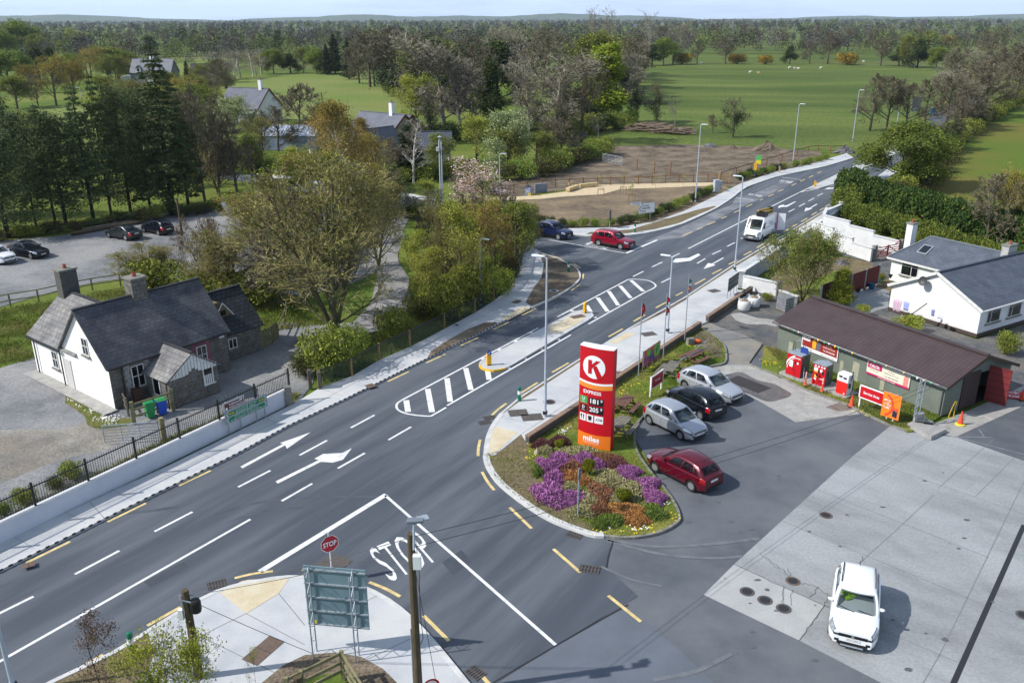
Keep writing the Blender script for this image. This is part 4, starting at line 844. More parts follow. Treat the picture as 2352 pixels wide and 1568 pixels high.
 gh=b.build('cabin',pm,t,smooth=True,weld=True);md=gh.modifiers.new('e','EDGE_SPLIT');md.split_angle=R(50)
 def gl(nm,f,p0,p1,q0,q1,sk0=0,sk1=0,flip=False,m=cglass,na=5,nq=3):
  V=[]
  for i in range(na+1):
   for j in range(nq+1):
    q=q0+(q1-q0)*j/nq;a0=p0+sk0*j/nq;a1=p1+sk1*j/nq;V.append(f(a0+(a1-a0)*i/na,q))
  F=[(i*(nq+1)+j,(i+1)*(nq+1)+j,(i+1)*(nq+1)+j+1,i*(nq+1)+j+1)for i in range(na)for j in range(nq)]
  b=MB();b.add(V,[g[::-1]for g in F]if flip else F);return b.build(nm,m,t,smooth=True)
 for s in(1,-1):
  for p0,p1,q0,q1,*sk in P['sw']:gl('side_window',lambda p,q,s=s:side(p,q,s,.008),p0,p1,q0,q1,*(sk or(0,0)),flip=s>0)
 gl('windscreen',lambda a,q:screen(0,a,q,.01),-.9,.9,.04,.93)
 if P.get('rs',1):gl('rear_window',lambda a,q:screen(1,a,q,.01),-.82,.82,.15,.88,flip=True)
 xi=(x2+x3)/2;MB().box((x1+x4)/2-.1,0,.4,x1-x4-.35,Wd-.34,.2).build('cabin_floor',trim,t);MB().box(x1-.22,0,.6,.5,Wd-.42,belt-.66).build('dashboard',trim,t,bevel=.05)
 for k,xx in enumerate((x2-.25,x2-1.15)if not P.get('van')else(x2-.35,)):
  for s in(-1,1):b=MB();b.box(xx+.22,s*.36,.55,.5,.48,.16).bar((xx,s*.36,.6),(xx-.16,s*.36,P['belt']+.14),.48,.13).bar((xx-.18,s*.36,P['belt']+.18),(xx-.2,s*.36,P['belt']+.33),.24,.09);b.build('seat',seatm,t,bevel=.03)
 # wheels
 for sx,xx in((1,xf),(-1,xr)):
  for s in(1,-1):
   ty=MB();ty.lathe([(rw*.62,-.1),(rw*.97,-.1),(rw,-.06),(rw,.06),(rw*.97,.1),(rw*.64,.1),(rw*.6,.07)],n=24)
   o=ty.build('wheel',rubber,t,smooth=False);o.rotation_euler=(R(90)*s,0,0);o.location=(xx,-s*(w0-.12),rw)
   rm=MB();rm.lathe([(rw*.56,.05),(rw*.6,.075),(rw*.68,.095)],n=24)
   for k in range(P.get('spk',5)):
    a=2*math.pi*k/P.get('spk',5);rm.bar((.02*math.cos(a),.02*math.sin(a),.085),(rw*.62*math.cos(a),rw*.62*math.sin(a),.082),.05,.02)
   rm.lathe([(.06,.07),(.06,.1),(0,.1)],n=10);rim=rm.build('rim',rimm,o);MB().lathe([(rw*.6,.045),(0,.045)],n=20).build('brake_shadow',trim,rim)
 # lights, grille, plates, mirrors
 for s in(1,-1):
  patch('headlight',lampg,L/2-P.get('hl',.42),L/2-.03,2.55,3.75,s,skew=-.05)
  patch('tail_light',tail,-L/2+.28,-L/2+.0,2.0 if not P.get('tl')else P['tl'][0],3.6 if not P.get('tl')else P['tl'][1],s)
  v=side(.10,.12,s,.0);m=MB();m.add([(v[0]+.05,v[1],v[2]-.03),(v[0]-.05,v[1],v[2]-.03),(v[0]-.05,v[1]-s*.08,v[2]+.02),(v[0]+.04,v[1]-s*.08,v[2]+.02)],[(0,1,2,3)])
  mo=MB();mo.lathe([(0,-.075),(.06,-.06),(.095,0),(.07,.06),(0,.075)],n=10);o=mo.build('mirror',P.get('mm',pm),t,smooth=True);o.scale=(.75,1.25,.9);o.location=(v[0]+.02,v[1]-s*.13,v[2]+.04)
  for xx in P.get('seams',(x1-.25,(x1+x4)/2+.1,xr+.38)):patch('door_seam',trim,xx,xx+.014,.6,3.1,s,.003,1,6)
  patch('sill_trim',trim,xr+ra,xf-ra,0,.45 if not P.get('clad')else.95,s,.006)
  for xx in P.get('hand',((x1+x4)/2+.28,xr+.5)):patch('door_handle',P.get('hm',pm),xx,xx+.17,2.75,2.9,s,.03,2,1)
  if P.get('clad'):
   for c in(xf,xr):
    b=MB();V=[]
    for k in range(13):
     a=math.pi*k/12;
     for r in(ra-.01,ra+.055):x=c+r*math.cos(a);z=rw+r*math.sin(a);V.append((x,-s*(hw(x)+.012),max(z,.2)))
    F=[(2*k,2*k+1,2*k+3,2*k+2)for k in range(12)];b.add(V,F if s>0 else[f[::-1]for f in F]);b.build('arch_trim',trim,body)
  if P.get('rails'):
   MB().path([(T(.12).x,-s*(T(.1).y-.03),T(.12).z+.06),(T(.5).x,-s*(T(.5).y-.03),T(.5).z+.075),(T(.92).x,-s*(T(.92).y-.03),T(.92).z+.05)],.02).build('roof_rail',trim if P['rails']==1 else galv,t)
 xe=L/2+.004;yw=hw(L/2)
 for s in(1,-1):MB().box(xe-.01,s*yw*.82,.36,.03,.16,.1).build('fog_lamp',trim,t);patch('headlight_surround',trim,L/2-P.get('hl',.42)-.03,L/2-.0,2.4,3.88,s,off=.004,skew=-.05)
 def fq(nm,m,y0,y1,z0,z1,x=xe,ms=1):return MB().box(x,(y0+y1)/2,z0,.02,abs(y1-y0),z1-z0).build(nm,m,t)
 gz0,gz1=P.get('gr',(.48,.58));fq('grille',trim,-yw*.75,yw*.75,gz0,gz1);fq('lower_grille',trim,-yw*.8,yw*.8,.27,.38)
 fq('number_plate',platew,-.26,.26,gz0-.13 if not P.get('pl')else P['pl'],(gz0-.13 if not P.get('pl')else P['pl'])+.11,xe+.012)
 b=MB();zz=(gz0-.13 if not P.get('pl')else P['pl']);text(b,P.get('plate','12 D 4471'),(xe+.024,-.2,zz+.025),(0,.4,0),(0,0,.06));b.build('plate_lettering',trim,t)
 xb=-L/2-.004;fq('number_plate',platew,-.26,.26,P.get('rp',.62),P.get('rp',.62)+.11,xb-.012);fq('rear_bumper_trim',trim,-yw*.7,yw*.7,.28,.4,xb)
 if P.get('clad'):fq('grille_band',trim,-yw*.98,yw*.98,gz0+.02,gz0+.09);fq('chrome_strip',rimm,-yw*.75,yw*.75,gz1,gz1+.015);fq('skid_plate',galv,-yw*.6,yw*.6,.2,.26,xe+.02);MB().tube((xe+.01,0,(gz0+gz1)/2),(xe+.025,0,(gz0+gz1)/2),.06,.06,12).build('badge',rimm,t)
 if P.get('ant',1):MB().tube((T(.88).x,0,T(.88).z+.03),(T(.88).x-.14,0,T(.88).z+.17),.012).build('aerial',trim,t)
 b=MB();zb=ztop(x1)+.0
 for s in(-1,1):
  p=Vector(screen(0,-.75 if s>0 else.05,.05,.025));q=Vector(screen(0,-.1 if s>0 else.75,.18,.025));o=MB().bar(p,q,.02).build('wiper',trim,t)
 return t
HB=dict(L=3.9,W=1.7,H=1.5,wb=2.5,belt=.98,cowl=.93,nose=.66,gh=(.98,.2,-1.45,-1.88),sw=((.17,.47,.1,.84,-.02,0),(.5,.8,.1,.84,0,0),(.83,.93,.16,.7,0,-.03)),rw=.3,fo=.78)
DD=HB|dict(plate='11 D 18402',pl=.42,gr=(.56,.62),hl=.55)
def CP(base=HB,**k):return{**base,**k}
silver=paint('silver car paint',S(182,187,194),.55,.34);silver2=paint('pale silver car paint',S(192,196,202),.5,.34)
car('parked_car','silver small hatchback nearest the totem sign, nose towards the forecourt','car',CP(plate='11 WW 804',pl=.42,gr=(.56,.61),hl=.6),(9.5,45.4),-54.4,silver,'cars parked beside the lawn')
car('parked_car','silver larger hatchback parked farthest along the lawn behind the black one','car',CP(L=4.3,W=1.78,H=1.47,wb=2.65,gh=(.95,.15,-1.6,-2.02),rw=.32,fo=.88,plate='161 D 2276',pl=.4,gr=(.54,.62),spk=8),(12.65,50.5),-52,silver2,'cars parked beside the lawn')
car('parked_car','black hatchback between two silver ones, its red tail lights towards the forecourt','car',CP(L=3.97,W=1.74,H=1.46,wb=2.54,plate='142 WW 90',tl=(2.2,3.6),rp=.66),(11.22,48.16),121,paint('black car paint',S(16,20,30),.2,.25),'cars parked beside the lawn')
car('parked_car','dark red hatchback parked nose-in beside the heather bed','car',CP(L=4.04,W=1.74,H=1.48,wb=2.49,rw=.31,plate='201 WW 77',tl=(2.3,3.4),spk=7,rp=.64),(8.93,39.8),127.6,paint('dark red car paint',S(98,6,30),.3,.25),'cars parked beside the lawn')
SUV=dict(L=4.3,W=1.82,H=1.57,wb=2.6,belt=1.04,cowl=1.0,nose=.8,gh=(1.0,.25,-1.62,-2.02),sw=((.16,.46,.1,.84,-.02,0),(.49,.78,.1,.84,0,0),(.81,.93,.2,.72,0,-.03)),rw=.34,fo=.86,clad=1,rails=1,gr=(.6,.72),spk=5)
ws=car('white_suv','white compact SUV facing the camera alone on the concrete forecourt','car',CP(SUV,L=4.23,plate='232-C-829',pl=.47,hl=.5,wr=.73),(13.63,28.43),-113,paint('white car paint',S(236,238,240),0,.3))
MB().box(.78,-.42,1.0,.26,.42,.012,.2).build('paper_on_dash',whitep,ws);MB().box(.8,.45,1.0,.2,.22,.012,-.1).build('paper_on_dash',whitep,ws)
b=MB();rr=random.Random(2)
for k in range(9):b.box(.05+rr.uniform(-.25,.3),-.36+rr.uniform(-.18,.22),.98+rr.uniform(-.12,.22),rr.uniform(.12,.3),rr.uniform(.12,.3),rr.uniform(.05,.14),rr.uniform(0,3))
b.build('hi_vis_jacket',mat('hi-vis yellow',S(190,230,30),S(150,200,40),s=8,rough=.8),ws,bevel=.02)
car('waiting_car','dark red SUV waiting at the stop line of the side road','car',CP(SUV,L=4.6,W=1.88,wb=2.71,H=1.62,gh=(1.05,.3,-1.85,-2.2),plate='211 WW 5',pl=.4,rails=0),(10.67,88.6),-38.5,paint('crimson car paint',S(140,8,40),.3,.28),'cars queueing in the side road')
car('waiting_car','dark blue SUV behind the red one in the side road','car',CP(SUV,L=4.38,wb=2.65,H=1.6,gh=(1.0,.28,-1.7,-2.08),plate='141 D 663',pl=.4,rails=2,spk=8),(4.6,92.85),-41.7,paint('dark blue car paint',S(12,26,74),.35,.28),'cars queueing in the side road')
car('parked_car','white SUV-style car cut by the left edge in the gravel car park','car',CP(SUV,L=4.4,H=1.54,plate='221 D 91',pl=.4),(-51.2,83.3),-30,MATS['white car paint'],'cars in the gravel car park')
SAL=dict(L=4.7,W=1.83,H=1.42,wb=2.8,belt=.96,cowl=.9,nose=.68,gh=(.95,.15,-1.1,-1.78),sw=((.14,.46,.1,.82,0,0),(.49,.84,.1,.82,0,-.04)),rw=.32,fo=.85,gr=(.42,.62),pl=.38)
car('parked_car','black saloon facing the camera next to the white one in the car park','car',CP(SAL,plate='10 KE 388'),(-49.2,85.5),-28,paint('blue-black car paint',S(14,18,28),.2,.25),'cars in the gravel car park')
car('parked_car','dark grey-green saloon seen from behind left of the black hatchback in the car park','car',CP(SAL,L=4.5,rp=.7),(-42.7,93.0),150,paint('dark green-grey car paint',S(34,40,42),.3,.28),'cars in the gravel car park')
car('parked_car','black hatchback seen from behind near the pole in the car park','car',CP(L=4.2,W=1.78,H=1.5,wb=2.6,gh=(.95,.15,-1.58,-1.98),rp=.6),(-39.9,95.4),146,MATS['black car paint'],'cars in the gravel car park')
g=G(592,482);car('parked_car','white car mostly hidden behind brown bushes at the end of the car park','car',CP(SUV),(g.x,g.y),160,MATS['white car paint'],'cars in the gravel car park')
g=G(2436,992);car('parked_car','red car of which only the tail shows at the right edge','car',CP(SUV,tl=(2,3.6)),(g.x+.6,g.y+.4),0,paint('brown-red car paint',S(112,20,24),.2,.3))
g=G(2088,358);car('moving_car','white car glimpsed on the road behind the round green oak','car',CP(HB),(g.x,g.y),45,MATS['white car paint'])
# van
VN=dict(L=5.5,W=1.97,H=2.38,wb=3.3,belt=1.22,cowl=1.2,nose=.95,gh=(2.08,1.35,-2.68,-2.74),wr=.86,sw=((.03,.2,.06,.58,.03,0),),rw=.34,fo=.95,gr=(.62,.78),pl=.46,sill=.3,rs=0,rc=.02,van=1,mm=trim,seams=(1.5,.55,-.3),hand=(.75,),hl=.4,plate='10 WW 1163',ant=0)
vn=car('white_van','white high-roof van with a yellow lift on top driving towards the camera, rear door open','van',CP(VN),(27.1,92.4),-125.3,MATS['white car paint'])
b=MB();b.box(2.66,0,.34,.22,1.8,.3).build('bumper',mat('grey bumper',S(86,92,100),rough=.6),vn)
b=MB();b.box(-2.6,.985,.5,.35,.012,1.7);b.build('red_panel',mat('red van panel',S(190,30,40),rough=.5),vn);b=MB();b.box(-2.1,.985,.5,.35,.012,.8).build('blue_panel',mat('blue van panel',S(60,80,180),rough=.5),vn)
b=MB();text(b,'iCt',(-.3,.995,1.45),(-.7,0,0),(0,0,.4),.01);bl=mat('blue lettering',S(70,90,170),rough=.6);b.build('side_lettering',bl,vn)
b=MB();text(b,'iCt',(2.3,-.32,1.12),(0,.64,0),(-.24,0,.03),.01);b.build('bonnet_lettering',bl,vn)
b=MB();b.bar((-2.75,.98,1.35),(-3.1,1.7,1.35),.05,1.8);b.build('open_rear_door',MATS['white car paint'],vn)
b=MB();b.box(-1.0,0,2.4,3.0,1.5,.05).build('roof_platform',mat('dirty roof',S(150,140,120),S(120,108,90),s=3,rough=.9),vn)
yel=mat('yellow boom',S(196,160,60),S(150,120,50),s=5,rough=.6)
lf=MB();lf.bar((-2.4,.1,2.75),(.6,-.2,2.95),.2).bar((-2.4,.35,2.62),(.2,.2,2.75),.14).build('lift_boom',yel,vn)
MB().box(-2.4,.1,2.44,.5,.5,.5).build('lift_turret',blackm,vn)
b=MB();b.box(.6,-.2,2.5,.7,.06,.4).box(.6,.75,2.5,.7,.06,.4).box(.95,.3,2.5,.06,1.0,.4).box(.25,.3,2.5,.06,1.0,.4).box(.6,.3,2.47,.7,1.0,.05).build('lift_basket',blackm,vn)
b=MB();b.lathe([(0,0),(.1,.05),(.12,.14),(.09,.22),(0,.26)],n=10);
dr=b.build('person',mat('skin',S(190,140,115),rough=.6),None)
bpy.data.objects.remove(dr)
# ================================================================ STREET LAMPS, POLES
lampgrey=mat('lamp post grey',S(186,196,208),S(172,182,194),s=1,rough=.45,metal=.15)
headm=mat('lamp head',S(226,230,234),rough=.4)
def lamp(u,v,h,ang,label,gnd=None,arm=.55,hl=.75):
 g=gnd or G(u,v);t=thing('street_lamp',label,'street lamp',(g.x,g.y,g.z),R(ang),'grey street lamps along the road')
 b=MB();b.tube((0,0,0),(0,0,.5),.11,.105,12).tube((0,0,.5),(0,0,h-.1),.085,.05,12);b.build('pole',lampgrey,t)
 MB().box(0,.0,.28,.22,.23,.2).build('base_band',trim,t)
 b=MB();b.tube((0,0,h-.12),(arm*.5,0,h-.02),.04,.04,8).build('arm',lampgrey,t)
 b=MB();n=[(0,-.06),(.12,-.1),(.45,-.13),(hl,-.12),(hl+.06,0),(hl,.12),(.45,.13),(.12,.1),(0,.06)];b.prism([(x+.12,y)for x,y in n],h-.05,h+.03);o=b.build('lamp_head',headm,t,bevel=.015)
 MB().box(.6,0,h-.058,.3,.16,.008).build('lens',lampg,o)
 return t
lamp(1252,960,10,158,'tall street lamp in front of the red totem sign on the right pavement')
lamp(1533,768,HT(1535,588,G(1533,768)),150,'shorter street lamp among the flag poles on the right pavement')
lamp(1687,625,HT(1703,405,G(1687,625)),150,'street lamp in front of the white van beside the green sign back')
lamp(1597,464,9.9,-30,'street lamp at the far kerb left of the bus stop')
lamp(1820,383,9.8,-30,'street lamp beside the walking person')
lamp(1958,325,9.6,-30,'street lamp left of the round green oak at the far end of the pavement')
lamp(2060,285,9.6,-30,'farthest street lamp rising behind the round green oak')
lamp(1104,703,HT(1104,547,G(1104,703)),-30,'short street lamp standing behind the mesh fence in front of the hedge')
lamp(1148,462,HT(1148,353,G(1148,462)),0,'street lamp beside the pink blossom tree')
lamp(546,322,6.5,180,'distant street lamp in front of the pale flowering tree',hl=.8)
lamp(193,262,6.5,180,'small far street lamp seen above the dark pines on the left')
g=G(34,1590);lamp(0,0,6.2,150,'lamp post cut by the lower left corner of the photo',gnd=g)
# white lattice mast
g=G(1015,466);t=thing('white_mast','thick white mast with small box and dome head near the birch','mast',(g.x,g.y,0));hh=HT(1015,312,g)
b=MB();b.tube((-.13,0,0),(-.13,0,hh-.6),.09,.08).tube((.13,0,0),(.13,0,hh-.6),.09,.08).build('pole',mat('mast white',S(190,198,208),rough=.5),t);MB().lathe([(.12,0),(.16,.25),(.34,.45),(.1,.6),(0,.62)],z=hh-.6).build('head',galv,t);MB().box(-.35,-.1,hh-1.9,.35,.2,.5).build('box',white,t)
polew=mat('pole wood',S(96,84,62),S(72,62,46),s=5,rough=.95,fine=1,fs=25,fa=.3,stretch=(1,1,6))
def wpole(u,v,h,r,label,gnd=None):
 g=gnd or G(u,v);t=thing('utility_pole',label,'utility pole',(g.x,g.y,0));b=MB();b.tube((0,0,0),(0,0,h),r,r*.72,12).build('pole',polew,t);return t,g
tp,gp=wpole(958,1568,6.75,.16,'tall wooden utility pole with a grey lamp head at the bottom centre',gnd=G(962,1600))
b=MB();b.tube((.1,-.1,6.2),(.14,-.1,7.15),.04).tube((.14,-.1,7.1),(.32,.05,7.25),.035).build('lamp_bracket',lampgrey,tp)
b=MB();b.prism([(-.1,-.15),(.22,-.12),(.45,-.08),(.45,.09),(.2,.14),(-.08,.14)],7.18,7.28);o=b.build('lamp_head',mat('street lamp grey',S(112,120,130),rough=.5),tp,bevel=.02);MB().box(.4,.2,7.2,.38,.3,.025,.4).build('lamp_wing',galv,o)
MB().box(.2,-.2,5.55,.26,.2,.5).build('white_box',whitep,tp)
b=MB();b.path([(.17,-.05,6.5),(.24,-.1,5.5),(.2,-.05,3.5),(.26,-.05,2.6),(.16,0,2.3)],.012).build('cable',trim,tp);b=MB();b.path([(-.16,-.05,0),(-.15,-.05,3.0)],.025).build('conduit',galv,tp)
tq,gq=wpole(455,1530,3.9,.17,'short thick wooden utility pole with black box at the lower left',gnd=G(458,1560))
b=MB();b.lathe([(.0,0),(.17,.02),(.19,.1),(.19,.42),(.16,.5),(0,.52)],.3,-.02,3.0,14).build('transformer',trim,tq);MB().box(-.22,-.1,2.75,.16,.14,.42).build('white_box',whitep,tq)
b=MB();b.bar((-.2,-.12,3.6),(.3,-.14,3.45),.04).bar((-.16,-.1,3.75),(-.1,-.14,3.2),.05).build('bracket',galv,tq)
tr_,gr_=wpole(418,540,HT(410,455,G(418,540)),.15,'dark wooden pole beside the hatchbacks in the gravel car park')
g=G(0,0)if 0 else None
wirem=mat('wire',S(44,46,50),rough=.6)
def wire(a,c,sag,label,r=.012):
 a=Vector(a);c=Vector(c);b=MB();n=14;P=[a.lerp(c,k/n)-Vector((0,0,sag*4*(k/n)*(1-k/n)))for k in range(n+1)];b.path(P,r,4);tag(b.build('overhead_wire',wirem),label,'overhead wire','overhead wires')
A=Vector((gp.x,gp.y,6.6));Bq=Vector((gq.x,gq.y,3.85))
wire(A,Bq,.15,'upper overhead wire between the two wooden poles at the bottom');wire(A-Vector((0,0,.45)),Bq-Vector((0,0,.2)),.12,'lower overhead wire between the two wooden poles at the bottom')
E1=Vector((25.6,47.2,2.0))
wire(A,E1+Vector((0,0,.3)),.5,'upper overhead wire from the tall pole across the forecourt to the shed');wire(A-Vector((0,0,.4)),E1,.5,'lower overhead wire from the tall pole across the forecourt to the shed')
wire((gp.x,gp.y,6.2),G(1015,1640),0,'grey stay wire slanting from the tall wooden pole to the ground',.01)
wire(Bq+Vector((0,0,-.3)),G(720,1510)+Vector((0,0,.2)),.05,'thin stay wire from the short wooden pole over the corner pavement',.012)
wire((gr_.x,gr_.y,HT(410,455,gr_)),G(90,590)+Vector((0,0,3)),.8,'thin wire hanging from the dark pole over the car park')
# ================================================================ SIGNS, STREET FURNITURE, YARD THINGS
lr=mat('lettering white',S(240,240,240),rough=.6);lk=mat('lettering black',S(20,20,22),rough=.6)
# ---- totem price sign
TW,TH,TB=1.96,6.03,.14
tt=thing('totem_sign','tall red and white price totem with circled K beside the heather bed','totem sign',(3.8,43.6,0),R(-29.1))
def cy(x):return-.24-TB*(1-((x-TW/2)/(TW/2))**2)
def cpan(nm,m,x0,x1,z0,z1,off=.0,dip=0.,par=tt):
 b=MB();n=14;V=[]
 for i in range(n+1):
  x=x0+(x1-x0)*i/n;s=dip*(1-((x-TW/2)/(TW/2))**2);V+=[(x,cy(x)-off,(z0 if not isinstance(z0,tuple)else z0[0])-(s if isinstance(z0,tuple)else 0)),(x,cy(x)-off,(z1 if not isinstance(z1,tuple)else z1[0])-(s if isinstance(z1,tuple)else 0))]
 b.add(V,[(2*i,2*i+2,2*i+3,2*i+1)for i in range(n)]);return b.build(nm,m,par)
b=MB();P=[(TW*k/14,cy(TW*k/14))for k in range(15)];P+=[(TW,.2),(0,.2)];b.prism(P,.12,TH);bd=b.build('body',redp,tt)
b=MB();b.prism(P,TH,TH+.05);b.build('top_cap',whitep,tt);MB().box(.35,.0,0,.2,.25,.14).box(1.6,0,0,.2,.25,.14).build('foot',galv,tt)
orangeg=mat('orange band',S(236,120,30),rough=.5);cpan('orange_base',orangeg,0,TW,.12,(1.0,),.004,.06)
cpan('white_band',whitep,0,TW,(4.02,),(4.14,),.004,.1);cpan('orange_band',mat('orange stripe',S(232,140,52),rough=.5),0,TW,(3.76,),(4.02,),.004,.1)
def ctext(nm,m,s,x,z,w,h,bold=.02,off=.012):
 b=MB();text(b,s,(x,0,z),(w,0,0),(0,0,h),bold);b.v=[(p[0],cy(p[0])-off,p[2])for p in b.v];return b.build(nm,m,tt)
b=MB();n=40;cx,cz,r=.88,4.95,.66
for k in range(n):
 xa,xb=cx-r+2*r*k/n,cx-r+2*r*(k+1)/n;ha,hb=math.sqrt(max(0,r*r-(xa-cx)**2)),math.sqrt(max(0,r*r-(xb-cx)**2))
 b.add([(xa,cy(xa)-.01,cz-ha),(xb,cy(xb)-.01,cz-hb),(xb,cy(xb)-.01,cz+hb),(xa,cy(xa)-.01,cz+ha)],[(0,1,2,3)])
b.build('circle_emblem',whitep,tt)
b=MB()
for pp in([(.55,4.55),(.77,4.55),(.77,5.35),(.55,5.35)],[(.77,4.86),(.9,5.0),(1.26,5.35),(1.02,5.35),(.77,5.1)],[(.9,5.0),(.86,4.9),(1.14,4.24),(1.42,4.40),(1.05,5.06)]):
 V=[(x,cy(x)-.028,z)for x,z in pp];b.add(V,[tuple(range(len(V)))])
b.build('letter_emblem',redp,tt)
ctext('express_lettering',lr,'EXPRESS',.3,3.36,1.06,.2)
cpan('unleaded_tile',mat('green tile',S(50,160,80),rough=.5),.1,.54,2.74,3.16,.008);cpan('diesel_tile',lk,.1,.54,2.24,2.66,.008)
cpan('price_display',mat('price display',S(26,28,36),rough=.3),.64,1.52,2.72,3.16,.008);cpan('price_display',MATS['price display'],.64,1.52,2.22,2.66,.008)
ctext('tile_lettering',lr,'U',.24,2.92,.15,.18);ctext('tile_lettering',lr,'miles',.2,2.8,.22,.07,.0);ctext('tile_lettering',lr,'D',.24,2.42,.15,.18);ctext('tile_lettering',lr,'miles',.2,2.3,.22,.07,.0)
ctext('price_digits',lr,'181',.74,2.82,.48,.28,.02);ctext('price_digits',lr,'9',1.34,2.95,.11,.17,.01);ctext('price_digits',lr,'205',.7,2.32,.54,.28,.02);ctext('price_digits',lr,'9',1.34,2.45,.11,.17,.01)
for x0,x1 in((.1,.48),(.54,.95),(1.02,1.52)):cpan('service_tile',whitep,x0,x1,1.68,2.12,.008)
ctext('atm_lettering',lk,'ATM',1.09,1.84,.36,.13)
b=MB()
for x in(.2,.34):b.box(x,cy(x)-.02,1.76,.035,.01,.3)
b.box(.2,cy(.2)-.02,1.95,.1,.01,.1);b.box(.35,cy(.35)-.02,1.9,.06,.01,.15);b.build('fork_and_knife',lk,tt)
b=MB();V=[(.66,1.78),(.82,1.78),(.86,2.0),(.62,2.0)];b.add([(x,cy(x)-.02,z)for x,z in V],[(0,1,2,3)]);b.box(.74,cy(.74)-.02,2.01,.2,.01,.04);b.build('cup_symbol',lk,tt)
ctext('miles_lettering',lr,'miles',.36,.5,.98,.34,.03);ctext('tagline_lettering',lr,'Takes you further',.36,.36,.98,.11,.0)
# ---- generic upright panel sign
def psign(name,label,cat,o,rz,w,z0,z1,face,posts=None,pm=galv,back=galv,t=.05,group=None,border=None,pw=.07):
 th=thing(name,label,cat,(o[0],o[1],0),rz,group);b=MB();b.box(w/2,0,z0,w,t,z1-z0);b.build('board',back,th)
 MB().box(w/2,-t/2-.003,z0+.0,w,.006,z1-z0).build('face',face,th)
 for x in(posts if posts is not None else(.08,w-.08)):MB().box(x,t/2+pw/2,0,pw,pw,z1-.02).build('post',pm,th)
 if border:
  b=MB();e=.07;y=-t/2-.01
  for a in((0,z0,w,z0+e),(0,z1-e,w,z1),(0,z0,e,z1),(w-e,z0,w,z1)):panel(b,*a,y)
  b.build('border',border,th)
 return th
def lets(th,m,items,y=-.045,nm='lettering'):
 b=MB()
 for s,x,z,w,h,*bd in items:ptext(b,s,x,z,w,h,y,bd[0]if bd else.01)
 return b.build(nm,m,th)
o,rz,w=Vector((21.18,48.14,0)),R(-54.6),1.66
th=psign('service_area_sign','red Service Area board in a white frame on two posts in front of the shed','sign board',o,rz,w,.78,1.62,redp,border=whitep,pm=whitep,back=whitep);lets(th,lr,[('Service Area',.3,1.12,1.06,.17,.02)])
th=psign('promotion_board','orange fuel promotion board overlapping the end of the Service Area sign','sign board',(21.98,46.62),R(-50),1.1,.3,1.85,orange,posts=(.35,.75),pm=whitep)
lets(th,lr,[('extra',.1,1.3,.38,.14),('3c',.3,1.02,.22,.2,.02),('FUEL',.1,.84,.38,.13,.02),('up to',.1,1.08,.17,.1)])
b=MB();n=20;P=[]
for k in range(n+1):
 a=R(-75+150*k/n);P.append((.1+.62*math.cos(a),1.05+.72*math.sin(a),.1+.5*math.cos(a),1.05+.6*math.sin(a)))
for p,q in zip(P,P[1:]):b.add([(p[0],-.04,p[1]),(q[0],-.04,q[1]),(q[2],-.04,q[3]),(p[2],-.04,p[3])],[(3,2,1,0)])
b.build('red_swoosh',mat('vermilion',S(226,70,40),rough=.5),th)
b=MB();b.box(.78,-.045,.45,.16,.01,.42).box(.92,-.045,.42,.1,.01,.4).build('printed_trousers',mat('navy print',S(30,40,70),rough=.6),th);b=MB();b.box(.72,-.05,.82,.14,.01,.2).box(.92,-.05,.8,.14,.01,.22).build('printed_boots',mat('red print',S(220,80,50),rough=.6),th)
a,c=Vector((8.70,49.62,0)),Vector((9.68,50.97,0));th=psign('parking_sign','red Parking sign in a white frame on the lawn behind the silver cars','sign board',a,math.atan2(c.y-a.y,c.x-a.x),(c-a).length,.62,1.5,mat('deep red panel',S(160,14,34),rough=.5),border=whitep,pm=whitep,back=whitep);lets(th,lr,[('Parking',.5,.98,.66,.17,.01)])
a,c=Vector((8.82,53.64,0)),Vector((10.23,55.72,0));L=(c-a).length
th=psign('poster_board','colourful purple and green poster board behind the low brick wall','poster board',a,math.atan2(c.y-a.y,c.x-a.x),L,.5,1.66,mat('purple poster',S(130,60,130),S(50,70,150),s=2.2,rough=.6,c3=S(210,110,70),s3=1.6,lo=.45,hi=.55),posts=(.05,.8,1.6,L-.05),pm=greytimber,back=greytimber)
b=MB();panel(b,L-.95,.72,L-.12,1.58,-.036);b.build('green_panel',mat('lime print',S(120,190,60),rough=.6),th);b=MB();panel(b,.45,1.1,.95,1.55,-.036);b.build('green_panel',MATS['lime print'],th)
b=MB();b.add([(L-.7,-.045,.95),(L-.55,-.045,.95),(L-.55,-.045,1.3),(L-.7,-.045,1.3)],[(0,1,2,3)]);disc(b,L-.5,1.3,.2,-.045,20,.1);b.build('arrow',mat('teal print',S(20,120,110),rough=.6),th)
# ---- gas supplier boards fixed on the shed wall
def shedsign(name,label,s0,s1,z0,z1,face): # along local -Y of the shed on its x=0 side
 o=Vector((25.8,47.0,0))+Vector((math.cos(R(120)),math.sin(R(120)),0))*s0+Vector((-.866,-.5,0))*.05
 th=thing(name,label,'sign board',(o.x,o.y,0),R(-60));b=MB();b.box((s0-s1)/2,.0,z0,s0-s1,.06,z1-z0);b.build('board',whitep,th);return th,s0-s1
th,w=shedsign('gas_supplier_board','large rust-red CALOR gas board with two drawn cylinders on the green shed',10.93,7.82,.82,2.02,None)
b=MB();panel(b,.06,1.06,w-.06,1.98,-.034);b.build('red_field',mat('rust red print',S(150,40,30),rough=.6),th);b=MB();panel(b,.1,1.5,.72,1.96,-.04);b.build('white_field',whitep,th)
lets(th,mat('red lettering',S(190,30,60),rough=.6),[('CALOR',.2,1.6,.44,.1)],-.047);b=MB();disc(b,.42,1.82,.08,-.047,16,.04);b.build('ring_emblem',MATS['red lettering'],th)
